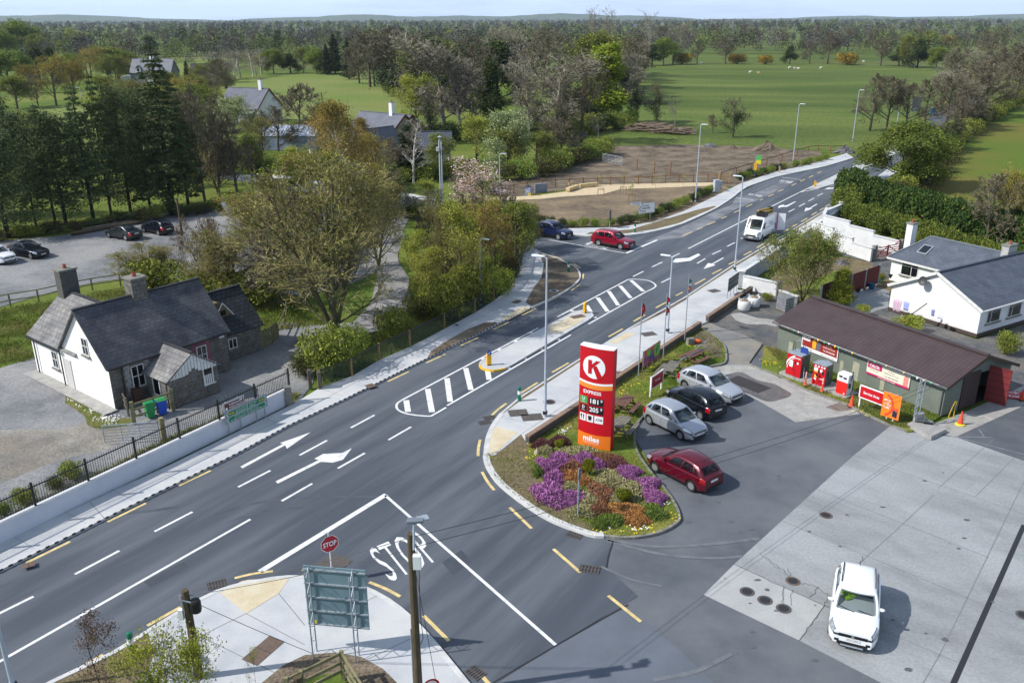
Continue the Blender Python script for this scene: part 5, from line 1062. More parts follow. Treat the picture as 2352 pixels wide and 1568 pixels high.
lets(th,lr,[("Daly's Filling Station",1.72,1.78,1.28,.13),('& Shop',2.1,1.6,.45,.12),('Hollywood Cross',1.84,1.42,1.02,.13),('Tel: 045-864640',1.86,1.2,1.0,.12)],-.04)
lets(th,lk,[('Available Here',.12,.9,.9,.1),('Authorised Calor Dealer',1.7,.88,1.2,.07)],-.036)
for x,m in((.95,mat('yellow cylinder print',S(232,170,40),rough=.6)),(1.32,mat('grey cylinder print',S(90,104,116),rough=.6))):
 b=MB();b.add([(x,-.042,1.12),(x+.3,-.042,1.12),(x+.32,-.042,1.5),(x+.3,-.042,1.66),(x+.22,-.042,1.74),(x+.22,-.042,1.86),(x+.08,-.042,1.86),(x+.08,-.042,1.74),(x,-.042,1.66),(x-.02,-.042,1.5)],[tuple(range(10))]);b.build('printed_cylinder',m,th)
th,w=shedsign('gas_supplier_board','cream CALOR board with magenta corner and pink cylinder near the shed end',5.47,2.33,.86,1.78,None)
b=MB();panel(b,.03,1.0,w-.03,1.76,-.034);b.build('cream_field',mat('cream print',S(226,220,200),rough=.6),th);b=MB();panel(b,.05,1.34,1.12,1.74,-.04);panel(b,0,.86,w,1.0,-.04);b.build('magenta_field',mat('magenta print',S(186,40,96),rough=.6),th)
lets(th,lr,[('CALOR',.2,1.42,.76,.2,.02)],-.047);lets(th,lr,[('Authorised Calor Dealer',.9,.89,1.3,.08)],-.047);lets(th,mat('grey lettering',S(110,112,108),rough=.6),[("Daly's Filling Station",1.2,1.6,1.3,.1),('& Shop',1.6,1.46,.45,.1),('Hollywood Cross',1.3,1.3,1.1,.11),('Tel: 045 864640',1.35,1.1,1.0,.1),('cylinder gas',.2,1.2,.7,.08)],-.04)
b=MB();b.add([(2.72,-.042,1.0),(3.05,-.042,1.0),(3.05,-.042,1.55),(2.96,-.042,1.62),(2.96,-.042,1.72),(2.8,-.042,1.72),(2.8,-.042,1.62),(2.72,-.042,1.55)],[tuple(range(8))]);b.build('printed_cylinder',mat('pink print',S(230,140,130),rough=.6),th)
# ---- wash and fuel machines
pl=MB();
for o_,rz_,L_,W_,h_ in(((17.95,53.5),-55,3.9,1.5,.22),((20.2,50.4),-55,1.3,1.3,.2)):
 d=Vector((math.cos(R(rz_)),math.sin(R(rz_))));nrm_=Vector((-d.y,d.x));c_=Vector(o_)+d*L_/2+nrm_*W_/2;pl=MB();pl.box(c_.x,c_.y,-.1,L_,W_,h_+.1,R(rz_));tag(pl.build('machine_plinth',concp),'long concrete plinth carrying the jet wash and vacuum machines' if L_>2 else 'small dark-stained concrete plinth under the fuel pump','plinth')
steel=mat('brushed steel',S(120,124,126),S(84,86,86),s=1.5,rough=.4,metal=.7)
jw=thing('jet_wash_machine','red JET WASH cabinet with white curves and hose arch, left of the vacuum machine','jet wash',(18.3,53.25,.22),R(-54))
MB().box(.56,.48,0,1.12,.9,1.5).build('cabinet',steel,jw,bevel=.03);b=MB();b.prism([(0,-.05),(1.12,-.05),(1.12,.0),(1.1,.95),(.55,1.1),(.02,.95),(0,0)],1.5,1.56);b.build('top',galv,jw)
MB().box(.56,.0,.02,1.14,.06,1.46).build('front_panel',redp,jw);b=MB()
for rr_,wd_ in((1.15,.1),(.98,.04)):
 for k in range(12):
  a0,a1=R(112+68*k/12),R(112+68*(k+1)/12);P=[(1.0+r*math.cos(a)*.95,.45+r*math.sin(a)*.95)for a in(a0,a1)for r in(rr_,rr_-wd_)]
  P=[(max(.0,x),z)for x,z in P];b.add([(P[0][0],-.04,P[0][1]),(P[1][0],-.04,P[1][1]),(P[3][0],-.04,P[3][1]),(P[2][0],-.04,P[2][1])],[(0,1,2,3)])
b.build('white_curves',whitep,jw);lets(jw,lr,[('JET WASH',.42,1.22,.62,.16,.01)],-.045);b=MB();panel(b,.24,.62,.5,1.08,-.042);b.build('instruction_panel',whitep,jw);b=MB();disc(b,.86,.98,.08,-.042);b.build('round_label',whitep,jw);MB().box(.7,-.045,.9,.12,.02,.16).build('coin_slot',trim,jw)
b=MB();b.tube((.1,.4,1.5),(.1,.4,2.25),.015).tube((.2,.5,1.5),(.15,.5,2.2),.015).build('hose_stand',blackm,jw);b=MB();b.path([(.2,.5,2.2),(.35,.55,2.35),(.6,.6,2.3),(.85,.65,1.95),(1.0,.6,1.55)],.015).build('hose_arch',galv,jw)
b=MB();b.tube((.72,.6,1.55),(.72,.6,2.2),.02).build('small_post',trim,jw);MB().box(.85,.55,1.55,.55,.05,.4).build('blue_notice',mat('blue notice',S(30,60,140),rough=.6),jw);b=MB();b.path([(.02,-.02,.8),(-.25,-.2,.35),(-.3,-.5,.0),(-.05,-.6,-.18),(.2,-.3,-.1)],.014);b.build('hose',blackm,jw);b=MB();b.path([(.5,-.05,.7),(.7,-.15,.3),(.95,-.3,-.1),(.9,-.5,-.2),(.6,-.4,-.2)],.014).build('hose',blackm,jw)
b=MB();b.tube((1.15,.3,.75),(1.35,.1,0),.03).build('lance',galv,jw)
vc=thing('vacuum_machine','red vacuum and air machine with steel sides between jet wash and fuel pump','vacuum machine',(19.5,51.6,.22),R(-50))
MB().box(.45,.45,0,.88,.85,1.4).build('cabinet',steel,vc,bevel=.03);b=MB();b.prism([(-.03,-.06),(.93,-.06),(.95,.6),(.45,.98),(-.03,.6)],1.4,1.46).build('top',galv,vc);MB().box(.45,.0,0,.9,.05,1.38).build('front_panel',redp,vc)
b=MB();rr=random.Random(9)
for x,z,w,h in((.1,1.22,.12,.1),(.32,1.22,.12,.1),(.54,1.22,.12,.1),(.72,1.22,.12,.1),(.08,.95,.26,.22),(.5,.92,.16,.2),(.12,.32,.16,.14),(.5,.45,.3,.05)):panel(b,x,z,x+w,z+h,-.035)
b.build('notices',whitep,vc);b=MB();panel(b,.1,.86,.34,.93,-.036);panel(b,.14,.5,.3,.68,-.036);b.build('yellow_labels',mat('yellow label',S(230,200,60),rough=.6),vc);b=MB();b.box(.42,-.05,.85,.08,.04,.18).box(.7,-.05,.8,.09,.04,.2).box(.3,-.05,.62,.09,.05,.12).box(.5,-.05,.55,.08,.05,.2).build('slots_and_nozzles',trim,vc)
b=MB();b.path([(.9,.3,1.0),(1.05,.1,.4),(.95,-.1,0),(.8,-.4,-.2),(1.1,-.65,-.2),(1.3,-.3,-.2),(1.5,-.2,-.2)],.028).build('hose',blackm,vc);b=MB();b.path([(.5,-.06,.6),(.55,-.2,.2),(.4,-.35,-.1)],.014).build('hose',blackm,vc)
fp=thing('fuel_pump','white-topped red fuel pump with black hose on a small plinth','fuel pump',(20.55,50.2,.2),R(-54))
MB().box(.4,.3,0,.74,.6,.85).build('lower_body',whitep,fp,bevel=.02);MB().box(.4,-.02,.02,.74,.04,.82).build('red_panel',mat('bright red panel',S(224,30,24),rough=.4),fp);MB().box(.4,.3,.85,.8,.62,.5).build('head',whitep,fp,bevel=.03)
b=MB();b.box(.25,-.015,1.1,.24,.02,.12).box(.56,-.015,1.06,.24,.02,.12).build('display',trim,fp);b=MB();disc(b,.62,.12,.05,-.045,16);b.build('round_mark',whitep,fp);b=MB();b.path([(.8,.25,.9),(.92,.25,1.5),(.88,.25,1.62),(.82,.3,1.5),(.95,.3,.9),(.95,.3,.3),(.85,.3,.1)],.022).build('hose',blackm,fp);MB().box(.84,.15,.5,.06,.14,.3).build('nozzle',blackm,fp)
def cone(u,v,label,h=.75,base=None,two=False):
 g=G(u,v,.02);t=thing('traffic_cone',label,'traffic cone',(g.x,g.y,.0),0,'orange traffic cones');b=MB();b.lathe([(.17,.04),(.03,h),(0,h)],n=14).build('cone_body',mat('cone orange',S(226,80,50),rough=.6),t)
 if base:b=MB();b.lathe([(.28,0),(.28,.05),(.16,.09),(0,.09)],n=16).build('base',base,t)
 else:MB().box(0,0,0,.4,.4,.05).build('base',trim,t)
 if two:b=MB();b.lathe([(.115,h*.35),(.06,h*.72)],n=14).build('white_band',whitep,t)
cone(1955,933,'red and white traffic cone between the fuel pump and the Service Area sign',.75,two=True);cone(2205,974,'tall orange cone with yellow round base on the concrete apron',.85,mat('yellow base',S(214,200,50),rough=.7));cone(2346,918,'orange cone with white band at the right edge beside the open red door',.75,two=True)
for x,y,lab in((19.0,51.35,'left orange striped flexible post beside the vacuum machine'),(19.75,50.35,'right orange striped flexible post in front of the vacuum machine')):
 t=thing('marker_post',lab,'marker post',(x,y,.22));b=MB();b.lathe([(.12,0),(.08,.05),(.045,.35),(.035,.9),(0,.92)],n=10).build('post',MATS['cone orange'],t);b=MB()
 for k in range(3):b.lathe([(.048,.5+k*.14),(.046,.56+k*.14)],n=10)
 b.build('stripes',whitep,t)
# pipe rack on plinth
PR=[G(2083,981),G(2138,1011),G(2172,994),G(2121,966)]
t=thing('pipe_rack','galvanised vent pipes and rungs rising from a low concrete plinth by the forecourt','pipe rack',tuple(PR[0]),0);o=PR[0]
b=MB();b.prism([(p.x-o.x,p.y-o.y)for p in PR],0,.26).build('plinth',concp,t);b=MB();c_=(PR[0]+PR[3])/2-o;b.box(c_.x+.12,c_.y-.05,.26,.8,.18,.45,R(30)).build('head_wall',concp,t)
b=MB()
for dx,dy in((.35,.1),(.5,.2),(.85,.5)):b.tube((dx,dy,.26),(dx+.05,dy+.05,3.0 if dx<.8 else 2.85),.028)
for k in range(5):b.bar((.3,.08,.7+k*.5),(.92,.55,.8+k*.5),.035)
b.build('vent_pipes',galv,t);b=MB()
for k in range(4):b.lathe([(.0,0),(.08,.04),(.09,.12),(.05,.2),(0,.21)],.6+k*.17,.0-k*.05+.15,.28,10)
b.tube((.6,.1,.4),(1.5,-.25,.38),.05);b.build('valves',steel,t);MB().box(1.2,.0,.265,.5,.35,.02,R(-20)).build('drain_lid',trim,t)
g=G(2180,958);b=MB();b.path([g+Vector((-.05,0,0)),g+Vector((.1,.05,.6)),g+Vector((.25,.1,1.0)),g+Vector((.35,.1,1.0)),g+Vector((.3,.1,.5)),g+Vector((.25,0,0)),g+Vector((0,-.1,.02))],.025,6);tag(b.build('yellow_hose_stand',mat('yellow hose',S(210,170,40),rough=.6)),'thin yellow bent hose stand against the end wall of the shed','hose stand')
g=G(2322,905,.05);t=thing('fallen_sign','red sign board with white arrow and letters lying on the ground at the right edge','sign board',(g.x-.3,g.y,.03),R(-20));MB().box(.8,0,0,2.4,1.2,.05).build('board',redp,t);b=MB();text(b,'DINER',(.1,-.45,.06),(1.4,0,0),(0,.3,0),.02);b.bar((0,.3,.06),(.5,.3,.06),.08,.01);b.add([(.5,.15,.065),(.8,.3,.065),(.5,.45,.065)],[(0,1,2)]);b.build('lettering',lr,t)
# ---- road signs
def pole(t,x,y,h,r=.035,m=galv):return MB().tube((x,y,0),(x,y,h),r,r,10).build('post',m,t)
g=G(764,1325,VZ);t=thing('stop_sign','red octagonal STOP sign on a white pole at the corner pavement','road sign',(g.x,g.y,0),R(34));pole(t,0,.04,2.35,.035,mat('light grey pole',S(196,200,204),rough=.5))
def octo(b,r,y,z):b.add([(r*math.cos(R(22.5+45*k)),y,z+r*math.sin(R(22.5+45*k)))for k in range(8)],[tuple(range(8))])
zc_=HT(759,1248,g);b=MB();octo(b,.42,-.012,zc_);b.build('border',whitep,t);b=MB();octo(b,.39,-.018,zc_);b.build('face',mat('stop red',S(176,20,40),rough=.5),t);b=MB();b.add([(.42*math.cos(R(22.5+45*k)),0,zc_+.42*math.sin(R(22.5+45*k)))for k in range(8)][::-1],[tuple(range(8))]);b.build('back',galv,t);lets(t,lr,[('STOP',-.3,zc_-.12,.6,.24,.02)],-.025)
def bollard(u,v,label,h=1.0):
 g=G(u,v,.1);t=thing('bollard',label,'bollard',(g.x,g.y,0),0,'green and white reflective bollards');b=MB();gm=mat('bollard green',S(10,110,84),rough=.5);b.lathe([(.11,0),(.11,h),(.09,h+.06),(0,h+.08)],n=14).build('post',gm,t,smooth=False);b=MB();b.lathe([(.114,h*.58),(.114,h*.82)],n=14).build('white_band',whitep,t)
bollard(1193,921,'green and white bollard on the right verge near the hatched road island');bollard(1306,624,'green and white bollard on the brown corner verge');bollard(1458,534,'green and white bollard on the upper verge behind the red SUV');bollard(305,1500,'green and white bollard in the soil at the lower left')
def keepleft(u,v,label,front=True,rz=20):
 g=G(u,v,VZ);t=thing('island_bollard',label,'bollard',(g.x,g.y,VZ),R(rz),'yellow traffic island bollards');ym=mat('bollard yellow',S(240,180,20),rough=.5)
 b=MB();P=[(-.16,.02),(.16,.02)]+[(.16,.75)]+[(.16*math.cos(R(10*k)),.75+.16*math.sin(R(10*k)))for k in range(1,18)]+[(-.16,.75)];b.add([(x,-.08,z)for x,z in P],[tuple(range(len(P)))]);b.add([(x,.08,z)for x,z in P],[tuple(reversed(range(len(P))))]);n=len(P)
 b.add([(x,-.08,z)for x,z in P]+[(x,.08,z)for x,z in P],[(k,k+n,(k+1)%n+n,(k+1)%n)for k in range(n)]);b.build('body',ym,t);MB().box(0,0,0,.3,.22,.05).build('base',trim,t)
 if front:b=MB();disc(b,0,.93,.17,-.1);b.build('blue_disc',mat('sign blue',S(20,80,190),rough=.5),t);b=MB();b.add([(-.1,-.108,.83),(.03,-.108,.86),(-.07,-.108,.96)],[(0,1,2)]);b.bar((-.04,-.106,.89),(.09,-.106,1.02),.035,.004,(0,1,0));b.build('arrow',lr,t)
keepleft(1123,838,'yellow island bollard with blue arrow disc at the near end of the island',rz=25);keepleft(1343,718,'plain yellow island bollard at the far end of the near traffic island',False,55);keepleft(1872,428,'yellow and blue island bollard at the tip of the far traffic island',rz=-10);keepleft(2016,356,'yellow island bollard glimpsed through the round oak',False)
# direction sign on the left pavement
t=thing('direction_sign','green and brown direction sign in front of the white wall and railings','direction sign',(-15.28,46.1,0),R(57))
for x in(-1.75,-.9,.3,.95):MB().tube((x,.08,.1),(x,.08,2.14 if x<-.5 else 1.6),.04,.04,8).build('post',galv,t)
gs_=mat('sign grey back',S(128,138,146),rough=.6);MB().box(-.41,.02,.8,3.1,.05,.76).build('backing',gs_,t);MB().box(-1.24,.02,1.57,1.52,.05,.55).build('backing',gs_,t)
b=MB();panel(b,-1.96,1.6,-.52,2.09,-.01);b.build('white_edge',whitep,t);b=MB();panel(b,-1.93,1.63,-.55,2.06,-.014);b.build('brown_panel',mat('sign brown',S(96,50,40),rough=.6),t)
gm=mat('sign green',S(10,120,84),rough=.6);yb=MB();wb_=MB();gb=MB()
def arrow_panel(x0,x1,z0,z1,left):
 for bb,e,y in((wb_,0,-.012),(gb,.014,-.016)):
  zm=(z0+z1)/2;a,c=x0+e,x1-e;p,q=z0+e,z1-e
  P=[(a,zm),(a+.13,p),(c,p),(c,q),(a+.13,q)]if left else[(a,p),(c-.13,p),(c,zm),(c-.13,q),(a,q)]
  bb.add([(x,y,z)for x,z in P],[tuple(range(5))])
 s=1 if left else-1;xe=x0+.05 if left else x1-.05;zm=(z0+z1)/2
 for k in(-1,1):yw.bar((xe+s*.02,-.022,zm),(xe+s*.13,-.022,zm+k*(z1-z0)*.36),.025,.004,(0,1,0))
yw=MB()
arrow_panel(-1.9,-.38,1.2,1.53,True);arrow_panel(-1.9,-.38,.83,1.17,True);arrow_panel(-.33,1.1,1.2,1.53,False);arrow_panel(-.33,1.1,.83,1.17,False)
wb_.build('panel_edges',whitep,t);gb.build('green_panels',gm,t);yw.build('chevrons',lr,t)
lets(t,lr,[('RUSSBOROUGH',-1.6,1.86,.9,.12,.01),('HOUSE & PARKLAND',-1.6,1.68,1.0,.12,.01),('Inis Corthaidh',-1.2,1.39,.75,.085,0),('ENNISCORTHY',-1.2,1.25,.78,.085,0),('Bealach Conglais',-1.3,1.03,.85,.085,0),('15  BALTINGLASS',-1.6,.89,1.1,.085,0),('Ath Cliath',-.22,1.39,.55,.085,0),('DUBLIN',-.22,1.25,.45,.085,0),('Baile Coimin',-.22,1.03,.65,.085,0),('BLESSINGTON  11',-.22,.89,1.1,.085,0)],-.022)
lets(t,mat('sign yellow',S(240,180,30),rough=.6),[('N 81',-1.68,1.29,.36,.15,.02),('N 81',.52,1.29,.36,.15,.02)],-.022,'route_number');b=MB();b.bar((-.85,-.02,1.98),(-.66,-.02,1.98),.05,.004,(0,1,0));b.add([(-.72,-.02,1.92),(-.6,-.02,1.98),(-.72,-.02,2.04)],[(0,1,2)]);b.box(-1.8,-.02,1.68,.14,.004,.12);b.build('arrow_and_symbol',lr,t)
a,rz,L=LR((1470,510),(1493,507));t=thing('direction_sign','white Dunlavin direction sign with finger sign beside the corner shrubs','direction sign',(a.x,a.y,0),rz)
h1=HT(1478,467,a);MB().box(L/2+.15,0,h1-1.25,L+.9,.05,1.2).build('backing',gs_,t);b=MB();panel(b,-.25,h1-1.22,L+.55,h1-.08,-.03);b.build('face',whitep,t);pole(t,0,.06,HT(1472,463,a));pole(t,L,.06,h1)
lets(t,lk,[('Dun Luain',.15,h1-.42,1.0,.2),('DUNLAVIN',.15,h1-.75,1.15,.22,.02),('R756',.15,h1-1.08,.55,.2,.01)],-.04);b=MB();b.bar((-.17,-.035,h1-.65),(.05,-.035,h1-.3),.06,.006,(0,1,0)).bar((-.17,-.035,h1-.65),(.05,-.035,h1-1.0),.06,.006,(0,1,0)).build('chevron',lk,t)
hf=HT(1460,466,a);b=MB();b.add([(-1.55,-.03,hf),(-1.4,-.03,hf-.16),(-.0,-.03,hf-.16),(0,-.03,hf+.16),(-1.4,-.03,hf+.16)],[tuple(range(5))]);b.build('finger_sign',whitep,t);lets(t,lk,[('HOLLYWOOD',-1.2,hf-.06,1.0,.14)],-.036)
g=G(1400,526);t=thing('sign_pole','thin pole with a dark sign plate seen edge-on above the blue and red SUVs','road sign',(g.x,g.y,0),R(70));hh=HT(1399,481,g);pole(t,0,0,hh,.04);MB().box(0,-.03,hh-1.3,.7,.03,1.25).build('plate',mat('dark sign back',S(70,84,90),rough=.6),t)
g=G(1327,1187,.1);t=thing('sign_pole','grey pole with a round sign seen from behind standing in the heather bed','road sign',(g.x,g.y,0),R(75));hh=HT(1327,1075,g);pole(t,0,0,hh,.035);zr_=hh-.32
b=MB();disc(b,0,zr_,.3,-.05);b.add([(.3*math.cos(-2*math.pi*k/24),-.035,zr_+.3*math.sin(-2*math.pi*k/24))for k in range(24)],[tuple(range(24))]);b.build('disc',mat('sign back slate',S(80,104,110),rough=.6),t)
d=ray(990,1574);y_=23.2;g=Vector((d[0]*y_/d[1],y_,0));zz=CAMH+d[2]*y_/d[1];t=thing('speed_sign','top of a round red-rimmed sign at the bottom edge beside the wooden pole','road sign',tuple(g),R(20));pole(t,0,.04,zz,.03);b=MB();disc(b,0,zz,.3,-.01,28,.22);b.build('red_rim',redp,t);b=MB();disc(b,0,zz,.22,-.011,28);b.build('face',whitep,t);lets(t,lk,[('50',-.13,zz-.1,.26,.2,.02)],-.02)
# big board seen from behind
bbx=thing('advance_sign','large blue-grey sign board seen from behind on two lattice posts at the corner','sign board',(-7.15,26.15,VZ),R(-8));bm_=mat('sign back blue-grey',S(116,140,148),S(104,128,138),s=1.2,rough=.5);BW=2.35;z0,z1=1.15,3.75
MB().box(BW/2-.55,.35,z0,BW,.05,z1-z0).build('board',bm_,bbx);b=MB()
for k in range(5):b.box(BW/2-.55,.3,z0+.05+k*.6,BW,.06,.05)
b.build('cross_rails',galv,bbx)
for x in(-.3,1.35):
 b=MB();b.tube((x,.25,0),(x,.25,z1+.08),.028).tube((x,-.15,0),(x,-.15,z1),.028)
 for k in range(11):b.tube((x,.25 if k%2 else-.15,.15+k*.33),(x,-.15 if k%2 else.25,.15+(k+1)*.33),.014,n=5)
 b.build('lattice_post',galv,bbx)
b=MB();b.box(-.28,.32,z0+.1,.14,.01,.12).build('yellow_label',mat('label yellow',S(230,200,40),rough=.6),bbx)
# sign back at the garden wall
a,rz,L=LR((1671,689),(1692,673));t=thing('direction_sign','dark back of a direction sign on thin legs beside the garden wall pillar','direction sign',(a.x,a.y,0),rz);ht_=HT(1670,640,a)
for k in range(4):pole(t,L*k/3,.04,ht_-.2+.06*k,.03)
MB().box(L/2,0,ht_-1.15,L+.25,.04,1.15).build('plate',mat('dark green sign back',S(48,66,62),S(70,84,82),s=3,rough=.6),t);b=MB()
for k in range(3):b.box(L/2,-.03,ht_-1.05+k*.4,L+.2,.03,.04)
b.build('cross_rails',galv,t)
# bus stop, cabinets
g=G(1733,404,VZ);t=thing('bus_stop','bus stop pole with green and yellow flag and yellow timetable box','bus stop',(g.x,g.y,0),R(-10));hh=HT(1738,357,g);pole(t,0,0,hh,.05);b=MB();b.box(.35,0,hh-1.3,.8,.06,.6).build('yellow_panel',mat('bus yellow',S(232,216,40),rough=.5),t);b=MB();b.box(.35,0,hh-.7,.8,.06,.7).build('green_panel',mat('bus green',S(90,190,90),rough=.5),t);b=MB();b.box(0,-.12,1.0,.4,.14,1.1).build('timetable_box',mat('timetable yellow',S(240,180,30),rough=.5),t)
for u,v,s,lab in((1644,441,1.25,'taller pale utility cabinet at the park gate'),(1653,434,.85,'small pale utility cabinet behind the taller one at the park gate')):
 g=G(u,v,.05);t=thing('utility_cabinet',lab,'utility cabinet',(g.x,g.y,.0),R(20));MB().box(0,0,0,.6*s,.4*s,1.3*s+.1).build('box',mat('cabinet grey',S(176,184,192),rough=.5),t,bevel=.03);MB().box(0,-.2*s-.01,.15,.5*s,.02,1.1*s).build('door',mat('cabinet door',S(160,168,176),rough=.5),t)
# flags
def flag(b0,tp,label,cols,h=None):
 g=G(*b0);hh=HT(*tp,g);dx=G(*tp,hh).x-g.x;t=thing('flag_pole',label,'flag',(g.x,g.y,0),R(35),'flag poles along the brick wall');MB().tube((0,0,0),(.0,0,hh),.04,.025,8).build('pole',galv,t)
 for i,(m,z0,z1)in enumerate(cols):
  b=MB();n=10
  V=[]
  for k in range(n+1):
   f=k/n;z=hh-z0-(z1-z0)*f;w=.1+.16*math.sin(math.pi*min(1,f*1.15))+.02*math.sin(k*2.1+i);V+=[(.02,-.03,z),(w*.6+.04,.1*math.sin(k*.9)-.06,z),(w+.03,.04*math.cos(k),z),(.03,.05,z)]
  b.add(V,[(4*k+j,4*k+(j+1)%4,4*k+4+(j+1)%4,4*k+4+j)for k in range(n)for j in range(4)]+[(0,1,2,3),(4*n+3,4*n+2,4*n+1,4*n)]);b.build('flag_cloth',m,t,smooth=True)
fr_=mat('flag red',S(180,20,40),rough=.8);fw_=mat('flag white',S(220,215,215),rough=.8)
flag((1466,866),(1484,693),'flag pole with a furled all-red flag behind the totem',[(fr_,.1,1.0)]);flag((1523,825),(1537,674),'flag pole with a red and white flag beside the short street lamp',[(fr_,.25,.8),(fw_,.8,1.0),(fr_,1.0,1.6)]);flag((1572,787),(1591,628),'flag pole with a green, white and orange flag at the wall end',[(mat('flag green',S(20,120,80),rough=.8),.45,.75),(fw_,.75,.95),(mat('flag orange',S(220,100,50),rough=.8),.95,1.4)])
# picnic tables
def picnic(x,y,ang,label,m,L=1.6,broken=False):
 t=thing('picnic_table',label,'picnic table',(x,y,.11),R(ang),'picnic tables on the lawn');b=MB()
 for k in range(5):b.box(0,-.3+k*.15,.7,L,.13,.035)
 b.build('table_top',m,t)
 for s in(-1,1):
  b=MB();b.box(0,s*.72-.075,.42,L,.13,.035).box(0,s*.72+.075,.42,L,.13,.035).build('seat',m,t)
 for s in(-1,1):
  b=MB();b.bar((s*L*.33,-.75,.4),(s*L*.33,.75,.4),.05,.1).bar((s*L*.33,-.3,.68),(s*L*.33,-.62,0),.1,.05).bar((s*L*.33,.3,.68),(s*L*.33,.62,0),.1,.05).bar((s*L*.33,-.32,.67),(s*L*.33,.32,.67),.05,.07).build('leg_frame',m,t)
brt=mat('red-brown stained timber',S(118,84,70),S(92,66,56),s=4,rough=.85);gyt=mat('grey bare timber',S(134,128,116),S(100,96,88),s=5,rough=.9)
picnic(6.8,47.6,62,'red-brown picnic table just right of the totem',brt);picnic(6.25,44.7,62,'grey picnic table half hidden behind the foot of the totem',gyt);picnic(10.6,53.1,63,'grey weathered picnic table behind the Parking sign',gyt,1.9);picnic(12.65,55.5,45,'brown picnic table with poles lying across it at the end of the lawn',brt,1.7)
b=MB();b.tube((9.7,52.6,.3),(14.0,57.6,1.0),.035);tag(b.build('loose_pole',galv),'upper of two long poles lying over the picnic tables','pole');b=MB();b.tube((10.9,53.6,.8),(13.9,56.6,.95),.03);tag(b.build('loose_pole',mat('blue-grey pole',S(90,110,140),rough=.5)),'lower bluish pole lying over the picnic tables','pole')
g=G(1592,790,.1);b=MB();b.lathe([(.0,0),(.2,.03),(.25,.14),(.15,.26),(0,.28)],0,0,0,10);o=b.build('orange_bag',mat('orange plastic',S(230,100,50),rough=.5),smooth=True);o.location=(g.x+.35,g.y+.2,.12);o.scale=(1.3,.8,1);tag(o,'crumpled orange plastic bag at the foot of the third flag pole','bag');b=MB();b.box(g.x-.25,g.y-.1,.1,.5,.35,.5,R(20));tag(b.build('concrete_block',kerbo),'pale block standing beside the orange bag','block')
# ---- fences
def postrail(name,label,pts,h,m,rails=(.45,.85,1.15),pw=.12,z=0,rw=(.04,.1),wires=0,pm=None,world=False,cat='fence',every=None):
 t=thing(name,label,cat);q=pts if world else[G(u,v,z)for u,v in pts]
 if every:
  o=[q[0]]
  for a,c in zip(q,q[1:]):
   n=max(1,round((c-a).length/every));o+=[a.lerp(c,(k+1)/n)for k in range(n)]
  q=o
 for p in q:MB().box(p.x,p.y,z,pw,pw,h,.3).build('post',pm or m,t)
 for rz_ in rails:
  b=MB()
  for a,c in zip(q,q[1:]):b.bar((a.x,a.y,z+rz_),(c.x,c.y,z+rz_),*rw)
  b.build('rail',m,t)
 if wires:
  b=MB()
  for k in range(wires):
   for a,c in zip(q,q[1:]):b.tube((a.x,a.y,z+.1+k*(h-.15)/wires),(c.x,c.y,z+.1+k*(h-.15)/wires),.012,n=4,cap=False)
  b.build('wires',blackm,t)
 return t
ltim=mat('pale new timber',S(186,160,110),S(166,140,96),s=4,rough=.85);gtim=mat('green-grey timber',S(140,134,96),S(112,108,80),s=4,rough=.9)
postrail('timber_fence','post and rail fence between the gravel car park and the cottage lawn',[(-150,740),(-60,722),(25,704),(90,694),(150,680),(213,667),(278,657),(330,650)],1.15,gtim,(.55,1.1),rw=(.06,.09))
postrail('timber_fence','brown post and wire fence between the park path and the soil field',[(1130,447),(1180,442),(1210,437),(1245,432),(1276,430),(1307,428),(1339,427),(1372,426),(1402,425),(1433,424),(1466,423),(1497,422),(1528,420),(1559,419),(1592,418),(1625,418),(1650,418)],1.25,mat('tan post timber',S(150,112,72),S(126,94,60),s=4,rough=.9),(1.05,),wires=4,rw=(.05,.08))
postrail('timber_fence','dark-railed fence along the upper pavement behind the bus stop',[(1655,415),(1690,404),(1725,393),(1760,382),(1795,371),(1830,360),(1855,353),(1878,350),(1906,352),(1935,351)],1.3,mat('dark rail timber',S(70,54,44),rough=.9),(1.2,),wires=4,pm=MATS['tan post timber'])
postrail('field_fence_posts','row of bare fence posts standing in the soil field',[(1614,391),(1668,399),(1721,398),(1760,388)],1.4,MATS['tan post timber'],(),pw=.16,wires=1)if 0 else None
for i,(u,v)in enumerate(((1463,389),(1503,398),(1540,399))):g=G(u,v);tag(MB().box(g.x,g.y,0,.14,.14,1.7).build('fence_post',MATS['tan post timber']),('left','middle','right')[i]+' one of three lone posts standing in the soil field right of the steel gate','post','lone posts in the soil field')
postrail('timber_fence','pale rails glimpsed behind the bushes left of the white mast',[(950,474),(985,474),(1012,476)],1.3,ltim,(.3,.7,1.1))
a,rz,L=LR((1651,420),(1675,420));t=thing('wooden_gate','pale new wooden gate at the end of the park path','gate',(a.x,a.y,0),rz);b=MB()
for z in(.2,.45,.7,.95,1.2):b.box(L/2,0,z,L,.04,.1)
b.build('bars',ltim,t);MB().box(0,0,0,.16,.16,1.5).build('post',ltim,t);MB().box(L,0,0,.16,.16,1.5).build('post',ltim,t);MB().bar((0,0,.2),(L,0,1.2),.05,.06).build('brace',ltim,t)
